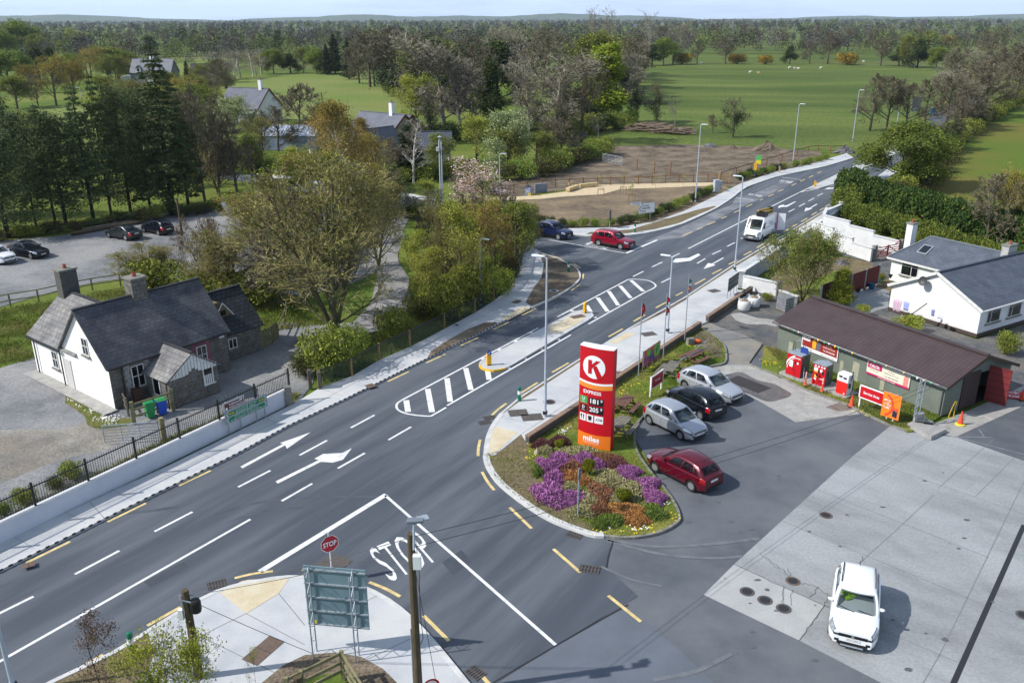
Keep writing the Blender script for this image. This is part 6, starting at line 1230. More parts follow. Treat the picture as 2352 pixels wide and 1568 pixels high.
# corner fence at the bottom
c0,c1,c2=G(784,1500,1.3),G(691,1545,1.3),G(835,1580,1.3);c0.z=c1.z=c2.z=VZ
t=thing('timber_fence','weathered timber fence corner below the large sign board','fence');q=[c1+(c1-c0)*.35,c1,c0,c2,c2+(c2-c0)*.8]
for p in q:MB().box(p.x,p.y,VZ,.14,.12,1.3).build('post',gtim,t)
for z in(.45,.8,1.2):
 b=MB();
 for a_,c_ in zip(q,q[1:]):b.bar((a_.x,a_.y,VZ+z),(c_.x,c_.y,VZ+z),.05,.13)
 b.build('rail',gtim,t)
g=G(684,1560,1.2);MB().tube((g.x,g.y,VZ),(g.x,g.y,1.35),.17,.15,12).build('end_post',polew,t)
# railings on the white wall
t=thing('railings','black metal railings standing on the white boundary wall','railings');a0w=WALL_END;wd=WDIR;bay=2.72;nb=12
for k in range(nb+1):
 p=a0w-wd*(bay*k);MB().box(p.x,p.y,1.08,.09,.09,1.22,R(57)).build('post',blackm,t)
for k in range(nb):
 p,q_=a0w-wd*(bay*k),a0w-wd*(bay*(k+1));b=MB()
 b.bar((p.x,p.y,2.05),(q_.x,q_.y,2.05),.045,.05).bar((p.x,p.y,1.2),(q_.x,q_.y,1.2),.045,.05)
 for j in range(1,21):r=p.lerp(q_,j/21);b.tube((r.x,r.y,1.14),(r.x,r.y,2.2),.014,.012,4)
 b.build('railing_panel',blackm,t)
# mesh fence
MF=[(735,890),(809,863),(872,826),(942,796),(1021,755),(1091,718),(1135,690),(1171,660),(1192,628),(1201,588)];q=[G(u,v,.1)for u,v in MF]
t=thing('mesh_fence','green wire mesh fence on timber posts along the left pavement','fence')
for p in q:MB().box(p.x,p.y,0,.13,.13,1.35).build('post',timber,t)
b=MB();mz=mat('dark mesh wire',S(34,50,40),rough=.7)
for a,c in zip(q,q[1:]):
 L=(c-a).length;n=int(L/.16)
 for k in range(18):b.tube((a.x,a.y,.1+k*.067),(c.x,c.y,.1+k*.067),.015,n=3,cap=False)
 for k in range(n):r=a.lerp(c,k/n);b.bar((r.x,r.y,.1),(r.x,r.y,1.22),.014)
b.build('mesh',mz,t);b=MB()
for a,c in zip(q,q[1:]):b.bar((a.x,a.y,1.28),(c.x,c.y,1.28),.07,.08)
b.build('top_rail',blackm,t);MB().bar(q[5]+Vector((.1,0,0)),q[4]*.0+q[5]+Vector((-1.1,-1.3,0)),.1).build('brace',timber,t)if 0 else None
for i,(u,v,lab)in enumerate(((713,888,'weathered timber post at the start of the mesh fence, left one'),(735,893,'weathered timber post at the start of the mesh fence, right one'),(664,928,'short pale concrete pillar at the end of the white boundary wall'))):
 g=G(u,v,.1);b=MB();b.box(g.x,g.y,0,.22 if i<2 else.4,.2 if i<2 else.35,1.3,.4);tag(b.build('gate_post',greytimber if i<2 else kerbo),lab,'post')
# farm gate, bin pen, bins, cottage side fences
def steelgate(label,l,r,h,m,bars=5,rz=None,gx=None):
 a,rz_,L=LR(l,r);t=thing('steel_gate',label,'gate',(a.x,a.y,.1),rz_);b=MB();b.tube((0,0,0),(0,0,h),.03).tube((L,0,0),(L,0,h),.03).tube((0,0,h),(L,0,h),.03);b.build('frame',m,t);b=MB()
 for k in range(bars):b.tube((0,0,h*k/bars+.05),(L,0,h*k/bars+.05),.018,n=6)
 b.build('bars',m,t);b=MB()
 for x in(L*.33,L*.66):b.bar((x,-.02,0),(x,-.02,h),.05,.02)
 b.build('uprights',m,t);return t
steelgate('grey tubular farm gate standing open in front of the stone cottage',(242,1020),(368,1010),1.05,galv,6);steelgate('galvanised steel gate at the edge of the soil field',(1384,373),(1429,382),1.35,mat('bright galvanised',S(190,198,206),rough=.4,metal=.4),6)
g=G(378,1014);tag(MB().tube((g.x,g.y,0),(g.x,g.y,1.5),.16,.15,12).build('gate_post',gtim),'thick round timber post at the hinge of the farm gate','post')
t=thing('bin_pen','rough timber rail pen round the wheelie bins beside the porch','fence');P1,P2,P3,P4=G(309,972),G(399,942),G(296,955),G(272,912)
for p in(P1,P2):MB().box(p.x,p.y,0,.2,.18,1.4,.3).build('post',gtim,t)
b=MB()
for z in(.45,.85,1.2):b.bar((P1.x,P1.y,z),(P2.x,P2.y,z),.05,.12)
b.build('rails',gtim,t);b=MB()
for z in(.3,.65,1.0):b.bar((P3.x,P3.y,z),(P4.x,P4.y,z),.05,.1)
b.bar(P3,P3+Vector((0,0,1.2)),.1).bar(P4,P4+Vector((0,0,1.2)),.1);b.build('side_rails',greytimber,t)
def bin_(u,v,label,c,ang=40,lid=None):
 g=G(u,v);t=thing('wheelie_bin',label,'wheelie bin',(g.x,g.y,0),R(ang),'wheelie bins in the timber pen');m=mat('bin '+label[:5],c,rough=.5);b=MB();b.hexa([(-.2,-.25,.05),(.2,-.25,.05),(.2,.2,.05),(-.2,.2,.05),(-.27,-.33,.95),(.27,-.33,.95),(.27,.3,.95),(-.27,.3,.95)]);b.build('bin_body',m,t);MB().box(0,-.02,.95,.58,.7,.06).build('lid',lid or m,t,bevel=.02);b=MB();b.tube((-.24,.25,.1),(-.16,.25,.1),.1).tube((.16,.25,.1),(.24,.25,.1),.1).build('wheels',trim,t)
bin_(346,957,'green wheelie bin in the pen beside the porch',S(40,140,80));bin_(373,950,'blue wheelie bin with green lid in the pen beside the porch',S(30,80,190),lid=mat('lid green',S(60,150,90),rough=.5));bin_(317,925,'brown wheelie bin against the cottage front wall',S(74,46,40))
q=[G(604,800),G(625,790),G(640,775)];t=thing('board_fence','upright timber board fence right of the cottage wing','fence');b=MB()
for a,c in zip(q,q[1:]):
 n=int((c-a).length/.14)
 for k in range(n):r=a.lerp(c,k/n);b.box(r.x,r.y,.05,.11,.03,1.3,math.atan2(c.y-a.y,c.x-a.x))
b.build('boards',gtim,t);MB().bar(q[0]+Vector((0,0,1.0)),q[1]+Vector((0,0,1.0)),.05,.08).bar(q[1]+Vector((0,0,1.0)),q[2]+Vector((0,0,1.0)),.05,.08).build('rail',gtim,t)
postrail('timber_fence','timber and wire fence curving from the board fence to the big willow',[(640,775),(655,745),(660,718),(640,700),(616,690)],1.1,gtim,(.5,1.0))
# red timber panels, red gate, far right fence
def panelfence(label,q,h,m,pm):
 t=thing('panel_fence',label,'fence')
 for a,c in zip(q,q[1:]):d=(c-a).normalized()*.08;MB().bar(a+d+Vector((0,0,h/2+.05)),c-d+Vector((0,0,h/2+.05)),.05,h-.1).build('panel',m,t)
 for p in q:MB().box(p.x,p.y,0,.12,.12,h+.08).build('post',pm,t)
redt=mat('red-stained timber panel',S(110,44,40),S(92,36,34),s=3,rough=.85,fine=1,fs=14,fa=.25)
panelfence('dark red timber panel fence with pale posts in the bungalow garden',[Vector((25.6,68.2,0)),Vector((27.4,69.9,0)),Vector((29.3,71.4,0)),Vector((31.1,72.9,0)),Vector((32.9,74.4,0))],1.8,redt,galv)
panelfence('orange-red timber panel fence behind the open shed door',[Vector((35.5,54.2,0)),Vector((37.3,53.3,0)),Vector((39.1,52.4,0)),Vector((40.9,51.5,0))],1.8,mat('orange-red panel',S(176,84,66),S(150,70,56),s=3,rough=.85,fine=1,fs=14,fa=.2),mat('rust post',S(120,60,50),rough=.9))
t=thing('red_gate','red wooden double gate at the end of the white-walled driveway','gate',(35.98,82.75,0),math.atan2(2.04,3.15));L=3.75;rg=mat('gate red',S(150,30,34),rough=.6);b=MB()
for x in(0,L/2-.04,L/2+.04,L):b.box(x,0,0,.1,.08,1.5 if x in(0,L)else 1.25)
for z in(.2,.42,.64,.86,1.1):b.box(L/2,0,z,L,.04,.07)
b.bar((0,0,1.4),(L*.25,0,1.1),.05,.07).bar((L,0,1.5),(L*.75,0,1.1),.05,.07).bar((.1,0,.2),(L*.45,0,1.1),.05,.07).bar((L-.1,0,.2),(L*.55,0,1.1),.05,.07);b.build('gate_leaves',rg,t)
for x in(-.3,L+.3):MB().box(x,0,0,.38,.38,1.5).build('pillar',kerbo,t)
# sand bags, block pallets, pots, washing
for u,v,lab in((1708,712,'white bulk bag of sand at the front of the dark gravel yard'),(1731,704,'second white bulk bag of sand behind the first one')):
 g=G(u,v);t=thing('bulk_bag',lab,'bulk bag',(g.x,g.y,0),.3,'white bulk bags');b=MB();n=4;b.lathe([(.42,0),(.5,.15),(.52,.55),(.47,.85),(.44,.86),(.4,.78)],n=14);b.build('bag',mat('bag white',S(214,214,212),rough=.8),t,smooth=True);b=MB();b.lathe([(.44,.75),(.25,.9),(0,1.0)],n=14).build('sand',mat('wet sand',S(140,124,100),S(110,96,80),s=6,rough=1),t);b=MB()
 for k in range(4):a=k*math.pi/2+.4;b.path([(.46*math.cos(a-.3),.46*math.sin(a-.3),.8),(.55*math.cos(a),.55*math.sin(a),.98),(.46*math.cos(a+.3),.46*math.sin(a+.3),.8)],.02,5)
 b.build('handles',whitep,t)
blk=mat('grey concrete block',S(150,152,156),S(128,130,134),s=3,rough=.9)
def pallet(x,y,rz,nx,ny,nz,label):
 t=thing('block_pallet',label,'block stack',(x,y,0),rz,'stacks of concrete blocks');MB().box(0,0,0,1.15,1.15,.1).build('pallet',greytimber,t);b=MB()
 for k in range(nz):
  for i in range(nx):
   for j in range(ny):b.box(-.5+(i+.5)/nx,-.5+(j+.5)/ny,.1+k*.225,1/nx-.03,1/ny-.035,.19)
 b.build('blocks',blk,t)
pallet(22.4,67.2,R(30),2,8,5,'full stack of grey concrete blocks on a pallet beside the garden wall');pallet(24.3,66.6,R(30),2,8,3,'lower stack of grey concrete blocks partly hidden by the shed roof')
b=MB();rr=random.Random(4)
for k in range(9):b.box(20.0+rr.uniform(-.8,.6),70.0+rr.uniform(-.9,.9),rr.uniform(0,.2),rr.uniform(.4,.8),rr.uniform(.3,.6),rr.uniform(.1,.3),rr.uniform(0,3))
tag(b.build('plastic_heap',mat('dark plastic',S(70,78,88),S(110,118,126),s=3,rough=.5)),'heap of dark plastic sacks behind the bulk bags at the brick wall','heap')
for u,v,r,c,lab in((2001,663,.33,S(20,90,130),'large blue glazed pot on the patio'),(1970,670,.24,S(34,36,40),'black plastic pot on the patio'),(1952,672,.2,S(150,110,86),'left terracotta pot on the patio'),(1985,665,.18,S(160,110,86),'terracotta pot between the black and the blue pot'),(2018,649,.28,S(30,140,140),'teal pot with a small bush at the patio corner'),(2048,642,.35,S(40,38,36),'dark barrel planter beside the bungalow wing')):
 g=G(u,v);t=thing('plant_pot',lab,'plant pot',(g.x,g.y,0),0,'pots on the patio');b=MB();b.lathe([(r*.65,0),(r,r*1.6),(r*.92,r*1.65),(r*.85,r*1.4)],n=16).build('pot',mat('pot '+lab[:14],c,rough=.35),t);b=MB();b.lathe([(r*.86,r*1.45),(0,r*1.5)],n=12).build('compost',soil,t)
Lb=Matrix.Translation((34.8,60.6,0))@Matrix.Rotation(R(121),4,'Z')
def cloth(s,z,w,h,c,label,off=1.3):
 b=MB();n=8;V=[]
 for i in range(n+1):
  for j in range(5):V.append((s+w*(i/n-.5)*(1-.15*j/4),off+.05*math.sin(i*1.7+j*.6),z-h*j/4-.08*abs(i/n-.5)))
 b.add([tuple(Lb@Vector(v))for v in V],[(i*5+j,(i+1)*5+j,(i+1)*5+j+1,i*5+j+1)for i in range(n)for j in range(4)]);o=b.build('washing',mat('cloth '+label[:10],c,rough=.9),smooth=True);m=o.modifiers.new('s','SOLIDIFY');m.thickness=.01;tag(o,label,'washing','washing on the line by the bungalow')
cloth(6.0,1.55,.75,1.0,S(200,170,190),'pink towel hanging on the washing line');cloth(5.2,1.6,.5,.7,S(160,170,225),'pale blue cloth next to the pink towel');cloth(2.9,1.6,.28,.5,S(130,140,180),'small dark blue cloth at the right of the washing line');cloth(2.3,1.4,.5,.35,S(210,214,220),'small white clothes at the end of the washing line')
b=MB();b.tube(Lb@Vector((7.4,1.3,1.6)),Lb@Vector((1.5,1.3,1.62)),.01,n=4);tag(b.build('washing_line',whitep),'thin washing line in front of the bungalow gable','washing line')
b=MB();b.bar(Lb@Vector((4.9,2.6,0)),Lb@Vector((3.4,1.5,2.0)),.12,.05);tag(b.build('leaning_plank',polew),'long brown plank leaning up beside the washing','plank')
t=thing('garden_chair','small red folding chair frame under the leaning plank','chair',tuple(Lb@Vector((4.5,2.3,0))),R(60));b=MB()
for s in(-.25,.25):b.tube((s,-.3,0),(s,.3,.8),.02).tube((s,.3,0),(s,-.25,.45),.02)
b.build('frame',whitep,t);MB().box(0,0,.4,.5,.45,.05).build('seat',fr_,t)
# park furniture
def pbeam(name,label,l,r,h,d,m,cat='bench'):
 a,rz,L=LR(l,r);t=thing(name,label,cat,(a.x,a.y,0),rz);MB().box(L/2,d/2,.08,L,d,h).build('beam',m,t,bevel=.02);MB().box(L*.2,d/2,0,.25,d*.8,.08).box(L*.8,d/2,0,.25,d*.8,.08).build('foot',trim,t);return t
bt=mat('pale oak beam',S(204,184,138),S(190,166,120),s=3,rough=.85)
pbeam('beam_bench','pale timber beam bench, the near one angled towards the path',(1308,441),(1331,433),.45,.6,bt);pbeam('beam_bench','long pale timber beam bench beside the fence',(1333,432),(1374,428),.45,.5,bt)
a,rz,L=LR((1305,434),(1318,430));t=thing('bench_back','small pale timber backrest behind the near beam bench','backrest',(a.x,a.y,0),rz);MB().box(L/2,0,.55,L,.08,.3).build('board',bt,t);MB().box(L*.2,0,0,.08,.08,.6).box(L*.8,0,0,.08,.08,.6).build('stand',bt,t)
a,rz,L=LR((1229,443),(1257,441));t=thing('stone_slab','upright grey inscribed stone slab at the park path','stone slab',(a.x,a.y,0),rz);MB().box(L/2,.15,0,L,.28,HT(1240,423,a)).build('slab',mat('blue-grey stone',S(124,132,148),S(112,120,136),s=2,rough=.8),t,bevel=.04);b=MB()
for k in range(5):b.box(L/2,.005,.5+k*.22,L*.7,.008,.03)
b.build('inscription',mat('pale inscription',S(150,158,172),rough=.8),t)
g=G(1213,448);t=thing('little_house_box','small painted blue house-shaped box at the park path','box',(g.x,g.y,0),R(-10));MB().box(0,0,.55,.65,.5,.6).build('box',mat('lilac paint',S(150,156,210),rough=.7),t);b=MB();b.slab((-.42,-.35,1.12),(-.42,.35,1.12),(0,.35,1.4),(0,-.35,1.4));b.slab((.42,.35,1.12),(.42,-.35,1.12),(0,-.35,1.4),(0,.35,1.4));b.build('roof',slate,t);MB().box(0,0,0,.8,.6,.55).build('painted_stand',mat('painted stand',S(70,130,190),S(210,190,70),s=4,rough=.7,lo=.5,hi=.56),t)
for i,(u,v)in enumerate(((1380,451),(1431,446),(1451,464))):
 g=G(u,v);t=thing('tree_stake',('left','middle','right')[i]+' wooden stake frame round a sapling in the park bed','tree stake',(g.x,g.y,0),0,'sapling stake frames');MB().box(-.4,0,0,.07,.07,1.0).build('stake',timber,t);MB().box(.4,0,0,.07,.07,1.0).build('stake',timber,t);MB().box(0,0,.92,.87,.05,.08).build('crossbar',timber,t)
for i,(u,v,r)in enumerate(((1222,410,3),(1228,406,5))):
 a=G(u-18,v+2);c=G(u+22,v-5);tag(MB().bar(a+Vector((0,0,.1)),c+Vector((0,0,.1)),.25,.08).build('plank',gyt),('near','far')[i]+' one of two pale planks lying at the edge of the soil field','plank')
# log pile, rubble mounds
t=thing('log_pile','long pile of felled logs and branches at the edge of the pasture','log pile');rr=random.Random(8);b=MB()
for k in range(170):
 f=rr.random();u=1448+130*f;v=297+12*f+rr.uniform(-3,3);g=G(u,v);z=rr.uniform(0,1.5-abs(f-.4));a=rr.uniform(-.9,.5)+(3.14 if rr.random()<.5 else 0);L=rr.uniform(1,4);tl=rr.uniform(-.25,.3)
 p=g+Vector((0,0,max(.1,z)));b.tube(p,p+Vector((math.cos(a)*L,math.sin(a)*L,tl*L*.6)),rr.uniform(.08,.26),rr.uniform(.05,.16),6)
b.build('logs',mat('cut log',S(140,122,104),S(96,82,70),s=2,rough=.95),t)
def mound(label,cu,cv,wu,h,m,seed,name='rubble_mound',cat='mound',n=18):
 g=G(cu,cv);wx=wu*depth(g)/FPX/2;rr=random.Random(seed);b=MB();V=[];F=[]
 for j in range(7):
  for k in range(n):r=(1-j/6)*(1+.16*rr.uniform(-1,1));a=2*math.pi*k/n;V.append((g.x+wx*r*math.cos(a),g.y+wx*.7*r*math.sin(a),max(-.05,h*(j/6)**.8*(1+.2*rr.uniform(-1,1))if j else-.1)))
 F=[(j*n+k,j*n+(k+1)%n,(j+1)*n+(k+1)%n,(j+1)*n+k)for j in range(6)for k in range(n)]+[tuple(6*n+k for k in range(n))];b.add(V,F);return tag(b.build(name,m),label,cat)
mound('grey rubble mound under the trees left of the log pile',1322,312,52,2.6,mat('grey rubble',S(120,118,118),S(90,88,90),s=.9,rough=1,fine=1,fs=4,fa=.4),1)
mound('long brown earth mound behind the far pavement fence',1760,345,62,1.5,soil,2);mound('small heap of pale stones at the edge of the soil field',1630,336,32,.7,MATS['grey rubble'],3);mound('low heap of broken stone right of the small pale heap',1682,340,24,.6,soil,4);mound('grey gravel heap by the fence where the pavement ends',1940,350,50,1.2,MATS['grey rubble'],5)
mound('small heap of broken slabs in the bungalow garden soil',1935,605,34,.4,MATS['grey rubble'],6);g=G(1230,1040,.1)
o=mound('pale boulder at the corner of the heather bed',1232,1046,16,.5,mat('pale boulder',S(206,190,160),S(180,166,140),s=4,rough=.95),7,'boulder','boulder',10)
# logs and blocks at the car park edge
a,c=G(163,541),G(330,512);tag(MB().tube(a+Vector((0,0,.2)),c+Vector((0,0,.2)),.22,.18,8).build('edge_log',polew),'near long log lying along the top edge of the car park','log');a,c=G(190,533),G(377,500);tag(MB().tube(a+Vector((0,0,.25)),c+Vector((0,0,.25)),.2,.15,8).build('edge_log',greytimber),'far long log lying along the top edge of the car park','log')
for k in range(4):g=G(388+k*8,491-k*1.5);tag(MB().box(g.x,g.y,0,.9,.5,.45,.4*k).build('edge_block',kerbm),('leftmost','second','third','rightmost')[k]+' pale block in the short row beyond the dark pole of the car park','block','pale blocks at the car park edge')
for u,v,c,lab,s in((519,484,S(30,150,160),'teal drum among the junk at the car park end',.5),(533,480,S(220,222,222),'white sack among the junk at the car park end',.7),(527,492,S(214,216,218),'white slanting sheet in front of the junk at the car park end',.8),(548,478,S(190,50,40),'small red box among the junk at the car park end',.4)):
 g=G(u,v);b=MB();
 if 'drum' in lab:b.lathe([(.3,0),(.32,.3),(.3,.6),(.32,.9),(0,.92)],g.x,g.y,.5,14)
 elif 'sheet' in lab:b.bar(g,g+Vector((-.8,.5,1.4)),.7,.05)
 else:b.hexa([(g.x-s,g.y-.4,0),(g.x+s,g.y-.4,0),(g.x+s,g.y+.4,0),(g.x-s,g.y+.4,0),(g.x-s*.7,g.y-.3,s),(g.x+s*.6,g.y-.35,s*.9),(g.x+s*.7,g.y+.2,s*1.1),(g.x-s*.8,g.y+.3,s)])
 tag(b.build('junk_item',mat('junk '+lab[:10],c,rough=.6)),lab,'junk')
# ---- walking person
g=G(1790,397,VZ);H_=1.72
pt=thing('person','person in a dark blue jacket and beige trousers walking on the far pavement','person',(g.x,g.y,VZ),R(215))
def skinmesh(name,V,E,Rd,m,par):
 me=bpy.data.meshes.new(name);me.from_pydata(V,E,[]);o=bpy.data.objects.new(name,me);COL.objects.link(o);o.parent=par;md=o.modifiers.new('k','SKIN');sv=me.skin_vertices[0].data
 for i,r in enumerate(Rd):sv[i].radius=(r,r)
 sv[0].use_root=True;s=o.modifiers.new('s','SUBSURF');s.levels=1;s.render_levels=2;me.materials.append(m);return o
V=[(0,0,.92),(0,0,1.12),(0,0,1.36),(0,0,1.46),(0,0,1.53),(0,.01,1.62),(0,.01,1.70),(.09,0,.86),(.1,.16,.5),(.1,.12,.08),(.1,.26,.04),(-.09,0,.86),(-.1,-.08,.48),(-.1,-.3,.12),(-.1,-.2,.04),(.17,0,1.38),(.22,-.12,1.12),(.21,-.06,.88),(.2,-.03,.8),(-.17,0,1.38),(-.22,.08,1.12),(-.2,.2,.92),(-.19,.24,.85)]
E_=[(0,1),(1,2),(2,3),(3,4),(4,5),(5,6),(0,7),(7,8),(8,9),(9,10),(0,11),(11,12),(12,13),(13,14),(2,15),(15,16),(16,17),(17,18),(2,19),(19,20),(20,21),(21,22)]
Rd=[.14,.14,.16,.07,.055,.1,.085,.1,.065,.045,.04,.1,.065,.045,.04,.075,.05,.04,.04,.075,.05,.04,.04]
skinmesh('body',V,E_,Rd,mat('skin',S(200,150,125),rough=.6),pt)
skinmesh('jacket',V[:3]+[(0,0,1.44)]+V[15:18]+V[19:22],[(0,1),(1,2),(2,3),(2,4),(4,5),(5,6),(2,7),(7,8),(8,9)],[.17,.17,.19,.1,.09,.065,.05,.09,.065,.05],mat('navy jacket',S(26,40,66),rough=.85),pt)
skinmesh('trousers',[V[0]]+V[7:10]+V[11:14],[(0,1),(1,2),(2,3),(0,4),(4,5),(5,6)],[.155,.115,.08,.065,.115,.08,.065],mat('beige trousers',S(170,140,120),rough=.9),pt)
b=MB();b.lathe([(.095,-.02),(.11,.05),(.09,.11),(0,.14)],0,-.01,1.62,12).build('hair',mat('dark hair',S(50,40,34),rough=.9),pt,smooth=True)
VM=Matrix.Translation((27.1,92.4,0))@Matrix.Rotation(R(-125.3),4,'Z');dp=VM@Vector((1.0,-.36,.75));dt=thing('person','van driver in a yellow hi-vis vest behind the windscreen of the white van','person',tuple(dp),R(-125.3))
skinmesh('body',[(0,0,0),(0,0,.3),(0,0,.52),(0,0,.62),(.02,0,.72),(.02,0,.82),(0,.2,.48),(.2,.24,.26),(.45,.12,.34),(0,-.2,.48),(.2,-.24,.26),(.45,-.12,.34),(.4,.12,.02),(.4,-.12,.02)],[(0,1),(1,2),(2,3),(3,4),(4,5),(2,6),(6,7),(7,8),(2,9),(9,10),(10,11),(0,12),(0,13)],[.15,.15,.13,.06,.1,.085,.07,.05,.04,.07,.05,.04,.08,.08],MATS['skin'],dt)
skinmesh('hi_vis_vest',[(0,0,-.02),(0,0,.3),(0,0,.5),(0,.18,.49),(.1,.23,.36),(0,-.18,.49),(.1,-.23,.36)],[(0,1),(1,2),(2,3),(3,4),(2,5),(5,6)],[.19,.18,.16,.1,.075,.1,.075],MATS['hi-vis yellow'],dt)
# ---- sheep, bird
def sheep(u,v,rz,m,label):
 g=G(u,v);t=thing('sheep',label,'sheep',(g.x,g.y,0),R(rz),'sheep in the far pasture');V=[(-.5,0,.62),(-.2,0,.66),(.15,0,.66),(.42,0,.66),(.62,0,.8),(.82,0,.72),(-.42,.14,.3),(-.42,.15,0),(-.42,-.14,.3),(-.42,-.15,0),(.35,.14,.3),(.35,.15,0),(.35,-.14,.3),(.35,-.15,0)]
 skinmesh('body',V,[(0,1),(1,2),(2,3),(3,4),(4,5),(0,6),(6,7),(0,8),(8,9),(3,10),(10,11),(3,12),(12,13)],[.27,.32,.32,.26,.13,.09,.07,.045,.07,.045,.07,.045,.07,.045],m,t).scale=(1.15,1.15,1.15);return t
sw_=mat('sheep wool',S(226,216,200),rough=1);sb_=mat('tan wool',S(190,150,110),rough=1)
for i,(x,y)in enumerate(((465,507),(525,514),(735,476),(772,480),(793,483),(952,477),(1248,433),(1603,460),(131,443))):
 sheep(1568+x/3,y/3,(20,160,10,200,340,15,175,5,180)[i],sw_ if i!=1 else sb_,('nearest white sheep, far left in the big pasture','small tan sheep right of the nearest white one','left sheep of the group of three in the pasture','middle sheep of the group of three in the pasture','right sheep of the group of three in the pasture','lone white sheep in the middle of the pasture','sheep close to the far hedge of the pasture','rightmost sheep under the far hedge','white sheep under the leftmost hedge trees of the pasture')[i])
d=ray(714,351);y_=75;c=Vector((d[0]*y_/d[1],y_,CAMH+d[2]*y_/d[1]));t=thing('white_bird','white bird flying in front of the trees left of centre','bird',tuple(c),R(30));b=MB();b.lathe([(0,-.2),(.05,-.1),(.06,.05),(.03,.16),(0,.2)],n=8);o=b.build('body',sw_,t);o.rotation_euler=(0,R(90),0)
b=MB();b.add([(.08,.03,0),(-.08,.03,0),(-.12,.25,.25),(.0,.25,.27)],[(0,1,2,3)]);b.add([(.0,.25,.27),(-.12,.25,.25),(-.16,.55,.2)],[(0,1,2)]);b.build('wing',sw_,t);b=MB();b.add([(.08,-.03,0),(-.08,-.03,0),(-.12,-.2,.3),(.0,-.2,.32)],[(3,2,1,0)]);b.add([(.0,-.2,.32),(-.12,-.2,.3),(-.16,-.35,.5)],[(2,1,0)]);b.build('wing',sw_,t)
g=G(2141,262);t=thing('blue_box','small blue cabin by the far bend of the road','cabin',(g.x,g.y,0),.3);MB().box(0,0,0,1.0,1.0,1.5).build('cabin_body',mat('blue cabin',S(40,130,190),rough=.6),t);MB().box(0,0,1.5,1.1,1.1,.1).build('cabin_roof',whitep,t)
g=G(2100,268);t=thing('far_sign','grey back of a large road sign between the bare trees at the road bend','road sign',(g.x,g.y,0),.2);MB().box(0,0,1.2,2.4,.1,3.4).build('plate',gs_,t);MB().box(-.8,.1,0,.1,.1,4).box(.8,.1,0,.1,.1,4).build('post',galv,t)
# ================================================================ VEGETATION
def leafm(name,c,c2,rand=.1,trans=.25,s=.5,c3=None):return mat(name,c,c2,s=s,rough=.75,rand=rand,trans=trans,spec=.25,lo=.35,hi=.65,c3=c3,s3=.25)
bark=mat('brown-grey bark',S(104,92,76),S(74,66,54),s=2.5,rough=.95);barkg=mat('mossy bark',S(104,100,66),S(76,72,52),s=2.5,rough=.95);birchb=mat('pale birch bark',S(205,200,190),S(120,114,104),s=3,rough=.9,lo=.5,hi=.75);darkb=mat('dark bark',S(58,50,42),S(42,38,32),s=3,rough=.95);paleb=mat('pale grey bark',S(150,142,128),S(118,110,98),s=2,rough=.95)
twb=mat('brown twigs',S(130,122,100),S(104,97,78),s=.4,rough=.9,rand=.12,spec=.2);twg=mat('grey twigs',S(156,148,128),S(126,119,102),s=.4,rough=.9,rand=.1,spec=.2);twy=mat('olive twigs',S(150,138,92),S(120,110,72),s=.4,rough=.9,rand=.12,spec=.2);two=mat('orange-brown twigs',S(160,130,82),S(134,110,72),s=.4,rough=.9,rand=.1,spec=.2)
L_yg=leafm('yellow-green young leaves',S(172,176,72),S(132,142,58));L_ol=leafm('olive leaves',S(124,130,54),S(94,104,44));L_oak=leafm('oak leaves',S(112,124,46),S(76,92,34),rand=.04);L_dk=leafm('dark evergreen leaves',S(62,78,40),S(44,58,30),trans=.12)
L_ch=leafm('bright yellow-green leaves',S(160,172,44),S(104,124,30),rand=.04);L_br=leafm('bronze young leaves',S(160,134,68),S(132,120,60));L_pi=leafm('pine needles',S(92,104,62),S(66,82,48),trans=.12,rand=.16);L_wh=leafm('white-green blossom',S(196,200,160),S(120,130,80),s=1.2);L_pk=leafm('pink-white blossom',S(238,224,220),S(206,176,166),s=1.2);L_rd=leafm('reddish buds',S(136,74,52),S(112,84,60));L_gr=leafm('fresh green leaves',S(138,156,66),S(104,126,50));L_lau=leafm('laurel leaves',S(66,92,36),S(44,66,26),trans=.1,rand=.03);L_hed=leafm('light hedge leaves',S(126,132,52),S(96,110,42),trans=.15,rand=.03,s=.8);L_gorse=leafm('gorse flowers',S(210,160,40),S(110,116,40),s=.8)
def fastmesh(name,V,F,mats,MI=None):
 me=bpy.data.meshes.new(name);V=np.asarray(V,np.float32);nf=len(F);k=F.shape[1]
 me.vertices.add(len(V));me.vertices.foreach_set('co',V.ravel());me.loops.add(nf*k);me.loops.foreach_set('vertex_index',F.astype(np.int32).ravel());me.polygons.add(nf)
 me.polygons.foreach_set('loop_start',np.arange(nf,dtype=np.int32)*k);me.polygons.foreach_set('loop_total',np.full(nf,k,np.int32))
 for m in mats:me.materials.append(m)
 if MI is not None:me.polygons.foreach_set('material_index',MI.astype(np.int32))
 me.update(calc_edges=True);return me
def tubes(P0,P1,R0,R1,n=4):
 P0,P1=np.array(P0),np.array(P1);R0,R1=np.array(R0)[:,None],np.array(R1)[:,None];D=P1-P0;D/=np.linalg.norm(D,axis=1,keepdims=True)+1e-9
 U=np.where(np.abs(D[:,2:3])<.9,np.array([[0,0,1.]]),np.array([[1.,0,0]]));A=np.cross(D,U);A/=np.linalg.norm(A,axis=1,keepdims=True);B=np.cross(D,A);m=len(P0);V=np.zeros((m,2*n,3))
 for k in range(n):
  a=2*np.pi*k/n;o=A*np.cos(a)+B*np.sin(a);V[:,k]=P0+o*R0;V[:,n+k]=P1+o*R1
 b=(np.arange(m)*2*n)[:,None];F=np.concatenate([b+np.array([[k,n+k,n+(k+1)%n,(k+1)%n]])for k in range(n)]);return V.reshape(-1,3),F
